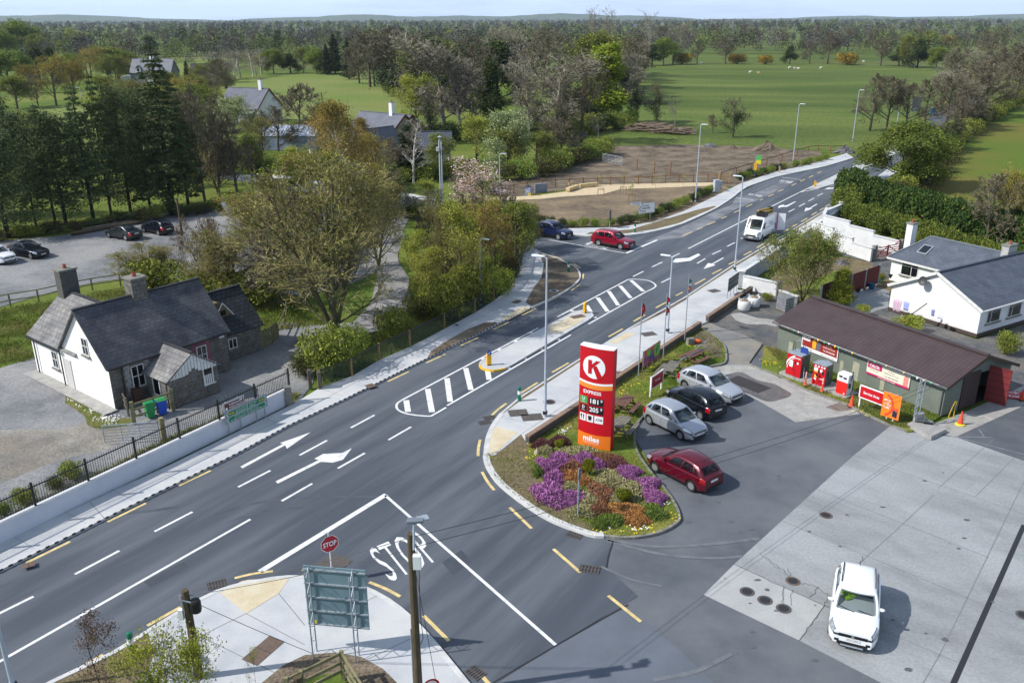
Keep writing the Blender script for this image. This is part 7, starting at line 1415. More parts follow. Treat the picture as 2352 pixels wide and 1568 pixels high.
def ribbons(P0,P1,W,rng):
 P0,P1=np.array(P0),np.array(P1);D=P1-P0;r=rng.normal(size=D.shape);A=np.cross(D,r);A/=np.linalg.norm(A,axis=1,keepdims=True)+1e-9;A*=np.array(W)[:,None]/2;V=np.stack([P0-A,P0+A,P1+A*.4,P1-A*.4],1);m=len(P0);return V.reshape(-1,3),(np.arange(m)*4)[:,None]+np.array([[0,1,2,3]])
def leaves(C,s,rng,flat=.0,asp=.6):
 C=np.asarray(C);m=len(C);a=rng.normal(size=(m,3));a[:,2]*=(1-flat);a/=np.linalg.norm(a,axis=1,keepdims=True);r=rng.normal(size=(m,3));b=np.cross(a,r);b/=np.linalg.norm(b,axis=1,keepdims=True);sz=(s*rng.uniform(.6,1.3,m))[:,None]
 V=np.stack([C-a*sz/2,C+b*sz*asp/2,C+a*sz/2,C-b*sz*asp/2],1);return V.reshape(-1,3),(np.arange(m)*4)[:,None]+np.array([[0,1,2,3]])
def joinq(parts):
 V=[];F=[];MI=[];o=0
 for v,f,mi in parts:V.append(v);F.append(f+o);MI.append(np.full(len(f),mi));o+=len(v)
 return np.concatenate(V),np.concatenate(F),np.concatenate(MI)
def skel(seed,H=10.,clear=.2,spread=.38,n1=11,n2=6,n3=6,n4=6,stems=1,up=.35,ang=50,shape='round',tr=.022,lean=.42):
 "recursive branching; returns (segments by level, twig ends)"
 rg=random.Random(seed);lv={k:[]for k in range(5)};ends=[]
 def rv(d,a):
  d=d.normalized();u=Vector((rg.uniform(-1,1),rg.uniform(-1,1),rg.uniform(-1,1)));u=(u-d*u.dot(d)).normalized();return(d*math.cos(a)+u*math.sin(a)).normalized()
 def grow(p,d,L,r,l):
  n=(5,4,3,2,1)[l];pts=[p];
  for i in range(n):
   d=(d+Vector((rg.uniform(-1,1),rg.uniform(-1,1),rg.uniform(-.6,1)))*(.05,.12,.16,.2,.2)[l]+Vector((0,0,up*.1*(l>0)))).normalized();q=p+d*L/n;ra=r*(1-.8*i/n);rb=r*(1-.8*(i+1)/n);lv[l].append((p,q,max(ra,.008),max(rb,.006)));p=q;pts.append(p)
  if l==4:ends.append(p);return
  nc=(n1,n2,n3,n4)[l]
  for k in range(nc):
   f=(clear if l==0 else.25)+(1-(clear if l==0 else.25))*(k+rg.random())/nc;f=min(.99,f);x=f*n;i=int(x);b=pts[i].lerp(pts[min(i+1,n)],x-i)
   if l==0:
    g={'round':math.sin(math.pi*min(1,.22+.75*f))**.6,'cone':1.05-f*.9,'col':.55,'vase':.4+.6*f}[shape];Lc=H*spread*g*rg.uniform(.8,1.15);a=R(ang*(1.15-.55*f)*rg.uniform(.8,1.2))
   else:Lc=L*rg.uniform(.38,.62)*(1.15-.4*f);a=R(rg.uniform(25,60))
   grow(b,rv(d if l==0 else(pts[min(i+1,n)]-pts[i]),a),Lc,r*(.45 if l==0 else.5)*(1.1-.5*f),l+1)
 for s in range(stems):
  d0=Vector((0,0,1))if stems==1 else Vector((math.cos(s*6.28/stems+1)*lean,math.sin(s*6.28/stems+1)*lean,1)).normalized();grow(Vector((0,0,-.1)),d0,H*rg.uniform(.8,.95)*(1 if stems==1 else.85),H*tr*(1 if stems==1 else.6),0)
 return lv,ends
LIB={}
def mktree(key,seed,twig,barkm,leaf=None,nl=0,ls=.2,lspread=.3,tw=.03,ivy=0,leaf2=None,l2f=.0,flat=0,nfill=0,**k):
 lv,ends=skel(seed,**k);rng=np.random.default_rng(seed);tp=[];cp=[]
 S_=lambda l:([list(s[0])for s in lv[l]],[list(s[1])for s in lv[l]],[s[2]for s in lv[l]],[s[3]for s in lv[l]])
 tp.append((*tubes(*S_(0),7),0));tp.append((*tubes(*S_(1),5),0));a=S_(2);tp.append((*tubes(*a,3),0));E=np.array([list(e)for e in ends])
 a=S_(3);v,f=ribbons(a[0],a[1],np.full(len(a[0]),tw*1.7),rng);cp.append((v,f,0));a=S_(4);v,f=ribbons(a[0],a[1],np.full(len(a[0]),tw),rng);cp.append((v,f,0));mats=[twig]
 if nl:
  C=E[rng.integers(0,len(E),nl)]+rng.normal(size=(nl,3))*lspread;v,f=leaves(C,ls,rng,flat);mi=np.where(rng.random(nl)<l2f,2,1);mats+=[leaf,leaf2 or leaf];cp.append((v,f,1));V,F,MI=joinq(cp);MI[len(MI)-nl:]=mi
 else:V,F,MI=joinq(cp)
 if ivy:
  T=np.array([list(s[1])for s in lv[0]+lv[1][:len(lv[1])//2]]);T=T[T[:,2]<T[:,2].max()*ivy];m=2600;C=T[rng.integers(0,len(T),m)]+rng.normal(size=(m,3))*np.array([.45,.45,.7]);v,f=leaves(C,.28,rng);F=np.concatenate([F,f+len(V)]);V=np.concatenate([V,v]);MI=np.concatenate([MI,np.full(m,len(mats))]);mats.append(L_dk)
 tv,tf,tm=joinq(tp);Hh=float(V[:,2].max());Wd=float(np.percentile(np.hypot(V[:,0],V[:,1]),96))*2
 LIB[key]=(fastmesh('trunk',tv,tf,[barkm]),fastmesh('crown',V,F,mats,MI),Hh,Wd)
def mkconifer(key,seed,H=14.,W=5.,leaf=L_pi,dens=1.,droop=.25,clear=.1,gap=.0,needle=.5):
 rg=np.random.default_rng(seed);P0=[];P1=[];C=[];z=H*clear;BP=[];BQ=[]
 while z<H*.98:
  f=(z/H-clear)/(1-clear);Lb=W/2*(1-f)**(.75)*1.0+.15;n=5 if f<.8 else 4;a0=rg.uniform(0,6.28)
  for k in range(n):
   if rg.random()<gap:continue
   a=a0+6.28*k/n+rg.uniform(-.3,.3);L=Lb*rg.uniform(.6,1.15);p=np.array([0,0,z]);q=np.array([L*np.cos(a),L*np.sin(a),z-droop*L+.2*L]);BP.append(p);BQ.append(q);m=int(26*L*dens)+4;t=rg.uniform(.15,1,m)**.8;w=.28*L*(1.1-t)[:,None]+.1;C.append(p+(q-p)*t[:,None]+rg.normal(size=(m,3))*np.array([1,1,.35])*w*.8)
  z+=H*rg.uniform(.022,.04)
 C=np.concatenate(C);v,f=leaves(C,needle,rg,.5,.32);v2,f2=ribbons(BP,BQ,np.full(len(BP),.05),rg);V,F,MI=joinq([(v,f,0),(v2,f2,1)]);tv,tf=tubes([[0,0,-.1],[0,0,H*.5]],[[0,0,H*.5],[0,0,H]],[H*.017,H*.01],[H*.01,.02],7)
 LIB[key]=(fastmesh('trunk',tv,tf,[darkb]),fastmesh('crown',V,F,[leaf,darkb],MI),H,W)
def mkpine(key,seed,H=14.,leaf=L_pi,W=6.):
 "open-crowned pine: bare lower trunk, level limbs ending in flat needle pads"
 rg=np.random.default_rng(seed);BP=[];BQ=[];C=[];
 for k in range(74):
  f=rg.uniform(.07,1);z=H*f;a=rg.uniform(0,6.28);L=W/2*(1.15-.75*f)*rg.uniform(.5,1.15);p=np.array([0,0,z*.98]);q=np.array([L*np.cos(a),L*np.sin(a),z+L*rg.uniform(-.2,.25)]);BP.append(p);BQ.append(q)
  for j in range(4):c=p+(q-p)*rg.uniform(.45,1.05)+rg.normal(size=3)*.35;m=int(rg.uniform(30,60));C.append(c+rg.normal(size=(m,3))*np.array([.8,.8,.32]))
 C=np.concatenate(C);v,f=leaves(C,.34,rg,.4,.4);v2,f2=ribbons(BP,BQ,np.full(len(BP),.09),rg);V,F,MI=joinq([(v,f,0),(v2,f2,1)]);b=[[0,0,-.1],[.1,.05,H*.35],[-.05,.1,H*.7]];tv,tf=tubes(b,b[1:]+[[0,0,H]],[H*.02,H*.015,H*.01],[H*.015,H*.01,.03],7)
 LIB[key]=(fastmesh('trunk',tv,tf,[darkb]),fastmesh('crown',V,F,[leaf,darkb],MI),H,W)
def mkshrub(key,seed,leaf,n=3500,ls=.14,W=3.,H=2.,leaf2=None,f2=.3,stemm=None,rough=.3,shell=.55,squash=1.):
 rg=np.random.default_rng(seed);k=9;cc=rg.normal(size=(k,3))*np.array([W*.2,W*.2,H*.12]);cc[:,2]=np.abs(cc[:,2])+H*.38;cr=rg.uniform(.55,.85,k)*min(W*.5,H*.75)*.75
 i=rg.integers(0,k,n);d=rg.normal(size=(n,3));d/=np.linalg.norm(d,axis=1,keepdims=True);r=cr[i]*(shell+(1-shell)*rg.random(n)**.5)*(1+rg.normal(size=n)*rough*.3);C=cc[i]+d*r[:,None]*np.array([1,1,.9]);C=C[C[:,2]>.02];m=len(C);v,f=leaves(C,ls,rg);MI=np.where(rg.random(m)<f2,1,0)if leaf2 else np.zeros(m,int)
 P0=rg.normal(size=(14,3))*.08*W*.5;P0[:,2]=0;P1=cc[rg.integers(0,k,14)]*1.2;tv,tf=tubes(P0,P1,np.full(14,.03),np.full(14,.01),4);LIB[key]=(fastmesh('stems',tv,tf,[stemm or bark]),fastmesh('foliage',v,f,[leaf,leaf2 or leaf],MI),float(C[:,2].max()),float(np.percentile(np.hypot(C[:,0],C[:,1]),97))*2)
# library
mktree('bareA',1,twb,bark,H=14,spread=.34,n1=15,n2=8,n3=7,n4=6,tw=.07);mktree('bareB',2,twg,paleb,H=15,spread=.4,n1=15,n2=8,n3=7,n4=6,shape='vase',clear=.2,tw=.07)
mktree('bareC',3,twb,bark,H=12,spread=.42,n1=14,n2=8,n3=7,n4=6,clear=.12,tw=.07,ang=62);mktree('bareFine',4,twg,paleb,H=15,spread=.4,n1=10,n2=6,n3=5,n4=5,shape='vase',clear=.45,tw=.035)
mktree('willow',5,twy,barkg,leaf=L_yg,nl=4500,ls=.13,lspread=.22,H=14,spread=.31,n1=12,n2=7,n3=6,n4=6,stems=4,clear=.1,tw=.034,ang=36,lean=.2,leaf2=L_ol,l2f=.4);mktree('ivy',6,twb,bark,H=11,spread=.36,n1=11,n2=6,n3=5,n4=5,ivy=.85,tw=.06)
mktree('budA',7,twb,bark,leaf=L_ol,nl=9000,ls=.28,lspread=.35,H=12,spread=.38,n1=14,n2=7,n3=6,n4=5,tw=.045,leaf2=L_yg,l2f=.25);mktree('budY',8,twy,barkg,leaf=L_yg,nl=6500,ls=.2,lspread=.3,H=9,spread=.42,n1=11,n2=6,n3=5,n4=5,tw=.04,clear=.12)
mktree('birch',9,two,birchb,leaf=L_br,nl=10000,ls=.18,lspread=.3,H=13,spread=.26,n1=16,n2=6,n3=5,n4=5,up=-.3,tw=.035,clear=.25,tr=.012,ang=42);mktree('birchbare',10,twg,birchb,H=12,spread=.2,n1=18,n2=6,n3=5,n4=4,tw=.035,clear=.2,tr=.01,ang=40)
mktree('oak',11,twb,bark,leaf=L_oak,nl=26000,ls=.3,lspread=.42,H=9,spread=.52,n1=13,n2=7,n3=6,n4=4,clear=.2,ang=66,leaf2=L_ol,l2f=.2);mktree('chestnut',12,twb,bark,leaf=L_ch,nl=24000,ls=.42,lspread=.5,H=16,spread=.26,n1=18,n2=6,n3=6,n4=4,clear=.06,shape='col',leaf2=L_ol,l2f=.15)
mktree('green',13,twb,bark,leaf=L_gr,nl=18000,ls=.34,lspread=.5,H=10,spread=.4,n1=11,n2=6,n3=5,n4=5,leaf2=L_ol,l2f=.3);mktree('darkleaf',14,twb,darkb,leaf=L_dk,nl=14000,ls=.34,lspread=.5,H=12,spread=.3,n1=13,n2=6,n3=5,n4=4,clear=.05,leaf2=L_ol,l2f=.2,shape='cone')
mktree('blossom',15,twg,paleb,leaf=L_wh,nl=9000,ls=.24,lspread=.35,H=8,spread=.46,n1=11,n2=6,n3=5,n4=5,leaf2=L_gr,l2f=.3,clear=.1);mktree('cherry',16,two,bark,leaf=L_pk,nl=4200,ls=.2,lspread=.22,H=7,spread=.52,n1=10,n2=6,n3=5,n4=5,leaf2=L_rd,l2f=.25,clear=.12,shape='vase')
mktree('garden',17,twy,barkg,leaf=L_gr,nl=11000,ls=.15,lspread=.22,H=6.6,spread=.5,n1=8,n2=7,n3=6,n4=6,stems=4,clear=.15,tw=.025,ang=42,leaf2=L_ol,l2f=.3);mktree('red',18,twb,bark,leaf=L_rd,nl=2500,ls=.12,lspread=.2,H=7,spread=.45,n1=9,n2=6,n3=6,n4=6,stems=3,tw=.03,clear=.1)
mktree('budO',19,two,bark,leaf=L_br,nl=5200,ls=.2,lspread=.32,H=11,spread=.4,n1=14,n2=6,n3=6,n4=5,tw=.05,leaf2=L_yg,l2f=.4);mktree('sapling',20,twb,bark,leaf=L_yg,nl=420,ls=.09,lspread=.1,H=3,spread=.3,n1=7,n2=4,n3=3,n4=3,tw=.012,tr=.008,clear=.3)
mktree('youngyellow',21,twb,bark,leaf=leafm('sharp yellow-green leaves',S(170,172,62),S(120,128,42)),nl=5500,ls=.11,lspread=.14,H=4,spread=.46,n1=12,n2=6,n3=5,n4=4,tw=.012,tr=.012,clear=.1,stems=2);mktree('purplish',22,twb,darkb,leaf=leafm('purple-brown leaves',S(104,74,62),S(76,62,50)),nl=1500,ls=.08,lspread=.12,H=3.4,spread=.36,n1=9,n2=5,n3=5,n4=4,tw=.012,tr=.01,clear=.1)
mkconifer('spruce',30,19,8,L_pi,1.0,.35,gap=.15,needle=.6);mkconifer('cypress',31,12,4.5,L_dk,2.0,-.3,.02,needle=.45);mkpine('pineA',32);mkpine('pineB',33,W=7);mkconifer('spruceB',34,15,7,L_pi,.9,.3,clear=.2,gap=.3,needle=.55)
mkshrub('shrubO',40,L_ol,leaf2=L_yg);mkshrub('shrubG',41,L_gr,leaf2=L_ol);mkshrub('shrubD',42,L_dk,leaf2=L_ol,f2=.15);mkshrub('shrubY',43,L_yg,leaf2=L_ol,f2=.2);mkshrub('gorse',44,L_gorse,leaf2=L_dk,f2=.4)
mkshrub('hedgeL',45,L_lau,n=9000,ls=.2,leaf2=L_ol,f2=.12);mkshrub('hedgeY',46,L_hed,n=9000,ls=.16,leaf2=L_lau,f2=.3);mkshrub('bramble',47,leafm('brown bramble',S(84,76,50),S(62,60,40)),leaf2=L_ol,f2=.3,rough=1.2)
mkshrub('golden',48,leafm('golden conifer foliage',S(130,132,30),S(96,104,24),rand=.03),n=5000,ls=.08,W=1.,H=1.1)
TC=[0]
def ORD(k):return('first','second','third','fourth','fifth','sixth','seventh','eighth','ninth','tenth')[k-1]if k<11 else '%d%s'%(k,{1:'st',2:'nd',3:'rd'}.get(k%10 if k%100 not in(11,12,13)else 0,'th'))
def UU(p):return p.x/depth(p)
def number(L,tail='from left'):
 for k,t in enumerate(sorted(L,key=lambda t:UU(t.location))):t['label']=t['label']+', '+ORD(k+1)+' '+tail
def tree(key,g,h,w,label,cat='tree',group=None,name=None,rz=None):
 tr_m,cr_m,H,Wd=LIB[key];rz=rnd.uniform(0,6.28)if rz is None else rz;nm=name or{'spruce':'spruce_tree','spruceB':'spruce_tree','cypress':'conifer_tree','pineA':'pine_tree','pineB':'pine_tree','birch':'birch_tree','birchbare':'birch_tree','oak':'oak_tree','cherry':'cherry_tree','willow':'willow_tree'}.get(key,'shrub' if key.startswith(('shrub','hedge','gorse','bramble','golden'))else 'tree')
 t=thing(nm,label,cat,tuple(g),rz,group);t.scale=(w/Wd,w/Wd,h/H)
 for m,n_ in((tr_m,m_n(tr_m)),(cr_m,m_n(cr_m))):o=bpy.data.objects.new(n_,m);COL.objects.link(o);o.parent=t
 TC[0]+=1;return t
def m_n(m):return m.name.split('.')[0]
def TP(key,u,vb,vt,wp,label,cat='tree',group=None,z=0,name=None):
 g=G(u,vb,z);h=HT(u,vt,g)-z;w=wp*depth(g)/FPX;return tree(key,g,h,w,label,cat,group,name)
# near and middle trees one by one
for a in(('budY',958,645,520,85,'young yellow-green tree beside the upper part of the lane'),('bareA',985,600,470,85,'brown twiggy tree right of the lane, behind the slender maple'),('willow',1022,655,460,105,'olive twiggy tree between slender maple and short lamp post'),('bareC',1065,600,440,110,'brown twiggy tree behind the tallest yellow-green hedge tree'),('budO',1125,612,440,100,'bronze tree at the back of the fence hedge'),('bareC',1165,588,438,105,'brown twiggy tree at the back of the hedge near the blue SUV'),
 ('bareFine',1005,548,425,80,'pale thin-branched tree at the top end of the lane hedge'),('willow',870,610,400,150,'twiggy olive tree on the left bank of the lane'),('bareC',815,560,370,150,'brown bare tree just behind the great willow'),('budO',865,522,360,80,'orange-brown tree above the lane bend'),('budO',650,566,440,130,'bronze tree at the end of the car park'),('red',612,545,425,110,'reddish twiggy tree beside the half-hidden white car'),
 ('bareA',910,505,380,90,'brown bare tree left of the bare white-stemmed birch'),('budY',985,482,405,85,'low yellow-green tree in front of the white mast'),('bareFine',1055,480,385,70,'thin bare tree between mast and cherry tree'),('budA',1010,400,300,70,'olive tree right of the white mast'),('bareC',900,415,310,80,'bare tree in front of the steep-roofed cottage'),('willow',830,440,300,120,'grey-olive tree before the stone houses'),
 ('bareB',1060,320,80,150,'tall bare tree in the left half of the central wood'),('bareB',1215,325,120,130,'bare pale tree just left of the great bare crown'),('bareA',1335,325,130,110,'brown bare tree between great bare crown and yellow-green tree'),('budA',990,300,170,100,'olive tree at the left foot of the central wood'),('bareC',2170,300,165,120,'bare tree above the road bend, behind the forked ivy tree'),('bareA',2080,300,190,90,'bare tree behind the round oak crown'),('bareC',2240,255,140,120,'bare tree between road bend and olive field'),('bareC',640,352,240,120,'bare tree in front of the left end of the glazed shed'),('willow',598,372,262,80,'olive tree hiding the left corner of the glazed shed'),('birch',762,405,245,90,'orange birch left of the grey-roofed stone house'),('birch',835,395,262,80,'orange birch before the steep-roofed cottage'),('budA',380,235,160,70,'olive tree before the right half of the dormered farmhouse'),('bareA',520,330,215,90,'brown tree before the left end of the white gabled house'),('willow',768,775,335,330,'very large bare willow spreading over the lane beside the stone cottage'),('bareC',700,700,420,260,'brown bare tree directly behind the cottage wing, left of the great willow'),
 ('willow',640,650,430,230,'olive willow between the car park and the great willow'),('red',478,655,478,130,'reddish-budded small tree over the car park, right of the dark pole'),('willow',520,690,520,190,'bushy willow behind the cottage chimney stack'),
 ('shrubO',360,668,590,150,'yellow-green willow bush behind the cottage ridge','shrub'),('willow',340,655,560,150,'low spreading willow left of the red-budded tree'),('shrubG',450,680,610,160,'dense green bush just behind the cottage roof','shrub'),('shrubO',560,700,620,170,'olive bush between cottage and great willow','shrub'),
 ('budO',590,560,425,150,'orange-brown tree beyond the end of the car park'),('budY',985,690,560,110,'slender young maple beside the lane and the mesh fence'),('budY',1062,700,440,130,'tallest yellow-green tree of the hedge behind the short lamp post'),('budO',1100,672,448,110,'bronze tree in the hedge just right of the short lamp post'),
 ('budO',1140,648,470,110,'bronze-green tree near the far end of the mesh fence hedge'),('budA',1182,625,455,110,'grey-olive tree at the far end of the mesh fence, left of the blue SUV'),('willow',1200,575,462,100,'twiggy pale tree above the blue SUV'),
 ('shrubO',1030,735,640,110,'olive bush behind the middle of the mesh fence','shrub'),('shrubO',1085,705,600,100,'bush under the tallest yellow-green hedge tree','shrub'),('shrubY',1135,680,600,90,'yellow-green bush at the bend of the mesh fence','shrub'),('bramble',1172,645,570,80,'brown bramble clump near the end of the mesh fence','shrub'),
 ('shrubO',760,850,740,150,'big bush at the near end of the mesh fence','shrub'),('bramble',700,860,790,90,'brown bramble clump behind the two gate posts','shrub'),('shrubG',820,800,740,90,'low green bush behind the mesh fence near the lane','shrub'),('shrubO',900,775,700,80,'thin bush between lane and mesh fence','shrub'),
 ('cherry',1108,488,350,150,'cherry tree in pink-white blossom beside a street lamp'),('birch',800,500,215,150,'tall orange-brown birch in front of the grey-roofed stone house'),('birch',850,480,300,90,'smaller orange birch at the gable of the steep-roofed cottage'),('birchbare',950,420,272,90,'bare white-stemmed birch in front of the small pale lodge'),
 ('cypress',940,412,285,80,'dark conifer directly behind the bare white-stemmed birch'),('budY',1095,370,255,110,'yellow-green tree right of the small pale lodge'),('blossom',1165,392,240,120,'grey-green tree in the middle of the bushes above the cherry tree'),('blossom',1245,300,212,110,'pale white-green blossoming tree before the great bare crown'),
 ('budA',1165,398,290,90,'olive tree just above the street lamp beside the cherry'),('budA',1230,380,300,110,'brown-olive twiggy tree left of the grey rubble mound'),('bareA',1290,372,270,100,'twiggy tree in front of the grey rubble mound'),('bareFine',1375,330,258,55,'pale bare sapling cluster right of the grey rubble mound'),
 ('bareB',1270,330,105,200,'great bare round-crowned tree in the centre of the wood'),('chestnut',1388,285,92,105,'tall bright yellow-green tree at the right end of the central wood'),('bareB',1025,318,65,190,'tall bare pale-branched tree behind the small pale lodge'),('bareA',1085,300,95,120,'brown bare tree between the two tallest pale crowns'),
 ('darkleaf',1125,305,120,90,'dark ivy-clad tree left of the great bare crown'),('budY',960,305,160,110,'yellow-tinged tree at the left foot of the tall pale-branched tree'),('darkleaf',1330,300,190,90,'dark evergreen under the great bare crown'),('ivy',985,330,180,60,'ivy-covered trunk at the left of the central wood'),('ivy',1290,345,215,60,'ivy-covered trunk in front of the great bare crown'),
 ('bareA',900,205,58,140,'big brown bare tree at the top of the light pasture'),('bareA',850,200,70,110,'brown bare tree left of the big one above the light pasture'),('bareC',950,215,75,110,'brown bare tree right of the big one above the light pasture'),('bareB',1190,200,48,130,'tall pale bare tree behind the central wood'),('bareB',1150,190,62,100,'pale bare tree left behind the central wood'),
 ('bareFine',1360,190,10,80,'left of two very tall bare trees crossing the horizon'),('bareFine',1402,185,10,75,'right of two very tall bare trees crossing the horizon'),('bareFine',1492,147,18,60,'tall open bare tree alone at the edge of the big pasture'),('bareB',1545,148,45,60,'bare tree beside the tall open one at the big pasture'),
 ('ivy',1462,283,178,50,'small ivy-clad tree left at the log pile'),('ivy',1508,290,188,65,'wider ivy-clad tree right at the log pile'),('bareFine',1550,300,215,40,'thin bare tree right of the ivy-clad pair'),('ivy',1683,316,222,75,'lone half-ivy tree standing in the big pasture'),('bareA',1636,305,262,24,'tiny bare bush-like tree left of the lone half-ivy tree'),
 ('oak',2062,428,272,210,'large round olive-green oak beside the far road'),('bareA',1998,300,165,85,'dark bare tree left behind the round oak'),('bareA',2035,298,172,80,'dark bare tree directly behind the round oak'),('bareC',2122,290,172,120,'spreading brown bare tree right behind the round oak'),('ivy',2190,345,250,90,'ivy-clad forked tree right of the round oak'),
 ('bareB',2205,290,150,130,'pale bare tree leaning over the road bend'),('bareA',2262,270,130,130,'brown bare tree above the olive field, left one'),('bareA',2325,250,118,130,'brown bare tree above the olive field, right one'),('bareC',2290,200,105,110,'bare tree near the right edge above the road bend'),
 ('bareC',2235,300,215,90,'low bare tree in the hedge of the olive field'),('bareA',2262,575,395,110,'bare multi-stemmed tree behind the bungalow, left one'),('budO',2312,570,372,90,'bare tree with pale stems behind the bungalow, middle one'),('budO',2352,560,385,80,'bare tree behind the bungalow at the right edge'),
 ('garden',1842,690,500,185,'multi-stemmed young green tree in the bungalow garden'),('spruce',397,478,90,165,'very tall dark spruce in the middle of the pine grove'),('blossom',545,335,213,105,'pale yellow-green flowering tree in front of the white gabled house'),('bareC',692,335,188,155,'round bare tree in front of the glazed shed'),
 ('willow',300,300,175,110,'willow-like tree left of the spruce tip'),('budA',470,280,190,90,'olive tree in front of the farmhouse outbuilding'),('darkleaf',475,400,300,110,'dark evergreen below the white gabled house'),('green',590,420,350,90,'green tree behind the brown bushes of the car park end'),('budY',690,400,330,90,'yellow-green tree under the round bare tree'),
 ('shrubG',660,395,355,60,'low green hedge clump below the glazed shed','shrub'),('green',50,135,40,100,'big bright green tree near the left edge under the horizon'),('green',12,150,60,70,'bright green tree cut by the left edge'),('budA',95,140,75,60,'olive tree right of the big bright green one'),('bareFine',22,140,45,40,'pale poplar-like bare tree at the left edge'),
 ('budO',130,243,118,85,'left of two golden-budded bare trees in the far meadow'),('budO',173,240,130,75,'right of two golden-budded bare trees in the far meadow'),('budA',40,250,170,90,'brownish tree behind the leftmost pines'),('bareC',88,245,168,60,'grey-brown tree left of the golden pair'),('budO',250,185,102,95,'golden-brown round tree left of the dormered farmhouse'),('budO',210,178,110,60,'smaller golden tree beside the round golden one'),
 ('cypress',432,190,138,18,'small dark pointed conifer beside the outbuilding'),('cypress',770,168,76,40,'tall dark conifer, left one at the light pasture'),('cypress',802,182,84,38,'dark conifer, right one at the light pasture'),('cypress',752,172,100,26,'smallest dark conifer at the light pasture'),('darkleaf',905,220,150,50,'dark evergreen at the right end of the light pasture'),
 ('youngyellow',405,1660,1432,215,'small tree with sharp yellow-green leaves at the bottom left'),('purplish',235,1590,1395,130,'small purple-brown leaved tree at the lower left kerb'),('sapling',590,1590,1480,40,'thin bare sapling in front of the corner pavement'),('shrubG',350,1640,1530,90,'green bush under the yellow-green leaved tree','shrub'),
 ('budY',1655,458,403+25,36,'small feathery green sapling in the park bed','sapling')if 0 else('sapling',1452,462,415,26,'bushy staked sapling in the park bed, right one'),('sapling',1380,450,396,14,'thin staked sapling in the park bed, left one'),('sapling',1431,445,392,14,'thin staked sapling in the park bed, middle one'),('sapling',1505,432,404,20,'small bare sapling beside the park path'),('sapling',1568,428,400,20,'small bare sapling at the right end of the park path')):
 key,u,vb,vt,wp,lab=a[:6];cat=a[6]if len(a)>6 else 'tree';TP(key,u,vb,vt,wp,lab,cat)
# conical garden conifer, bushes round the bungalow
mkconifer('cone',50,2.6,1.0,leafm('golden-green needles',S(136,142,50),S(96,108,36),rand=.02),20,-.9,.0,needle=.1)
TP('cone',1928,705,620,40,'conical golden-green conifer at the end of the red panel fence',name='conifer_tree')
for u,vb,vt,w,k,lab in((1978,722,694,36,'shrubY','small yellow-green bush on the patio edge'),(2078,762,718,78,'shrubY','yellow-green rounded bush behind the shed roof'),(2306,812,758,60,'shrubO','olive bush at the right corner of the bungalow yard'),(2020,648,625,28,'shrubO','little bush in the teal pot'),(1905,585,555,40,'shrubO','low weeds at the foot of the stepped wall'),(2035,530,490,70,'bramble','grey-brown bush behind the far stepped wall'),(1760,690,672,30,'shrubO','weedy bush behind the short front garden wall')):TP(k,u,vb,vt,w,lab,'shrub')
# pine grove on the left
GV=[]
pn_='dark pines of the grove behind the car park'
for i,(u,vb,vt,w,k)in enumerate(((20,545,300,130,'pineA'),(84,524,300,85,'spruceB'),(127,514,230,100,'spruceB'),(152,513,262,100,'pineA'),(215,505,185,120,'spruceB'),(255,492,160,95,'spruceB'),(300,485,205,95,'pineB'),(345,478,215,90,'spruceB'),(432,468,235,100,'spruceB'),(470,460,190,110,'bareA'),(505,455,240,100,'bareC'),(545,448,262,110,'bareA'),(60,450,265,110,'pineA'),(190,430,235,80,'spruceB'),(330,400,210,110,'pineB'),(370,430,250,90,'ivy'),(-20,500,290,130,'pineB'),(5,400,210,90,'pineA'),(270,420,200,90,'spruceB'),(110,400,250,90,'budA'),(440,385,240,90,'pineA'),(415,350,200,80,'budA'),(580,430,300,80,'budA'))):
 GV.append(TP(k,u,vb,vt,w,('dark pine in the crowded grove above the car park' if k.startswith('pine')else 'dark drooping spruce in the crowded grove above the car park' if k=='spruceB' else 'brown or ivy-clad tree in the crowded grove above the car park'),'tree',pn_ if k.startswith('pine')else 'dark spruces of the grove' if k=='spruceB' else 'brown trees of the grove'))
for gg in set(t['group']for t in GV):number([t for t in GV if t['group']==gg],'from left')
BK=[]
for i in range(22):u=-30+i*28;BK.append(TP(rnd.choice(['bramble','bramble','shrubO','shrubD']),u+rnd.uniform(-8,8),556-(u+30)*.135+rnd.uniform(-6,2),556-(u+30)*.135-rnd.uniform(22,40),52,'dark scrubby bush along the top edge of the car park','shrub','scrub bank above the car park'))
number(BK)
# hedges: rows of clipped bushes
def hedge(keys,pts,sp,h,w,label,group,jit=.25,v=.15):
 q=[G(u,v)for u,v in pts];o=[]
 for a,c in zip(q,q[1:]):
  n=max(1,round((c-a).length/sp));o+=[a.lerp(c,k/n)for k in range(n)]
 number([tree(rnd.choice(keys),p+Vector((rnd.uniform(-1,1),rnd.uniform(-1,1),0))*jit*w*.4,h*rnd.uniform(1-v,1+v),w*rnd.uniform(1-v*.6,1+v),label,'shrub',group)for p in o+[q[-1]]])
hedge(['hedgeY'],[(1935,500),(2000,525),(2070,545),(2150,575),(2250,605),(2400,655)],1.5,2.7,3.4,'light green laurel bush of the hedge behind the bungalow','light hedge behind the bungalow',.08,.05)
hedge(['hedgeL'],[(1965,470),(2060,500),(2160,530),(2260,558),(2420,600)],1.9,4.0,4.4,'tall dark laurel bush of the hedge behind the lighter one','tall dark laurel hedge',.08,.06)
hedge(['hedgeL','hedgeY'],[(1942,495),(1950,470),(1968,440)],2.2,3.2,4.0,'laurel bush at the road end of the hedges','laurels at the road end')
hedge(['shrubO','bramble','shrubD'],[(2150,395),(2165,350),(2210,315),(2260,280),(2330,240),(2420,205)],4,3.6,5.5,'rough hedge bush along the edge of the olive field','rough field hedge')
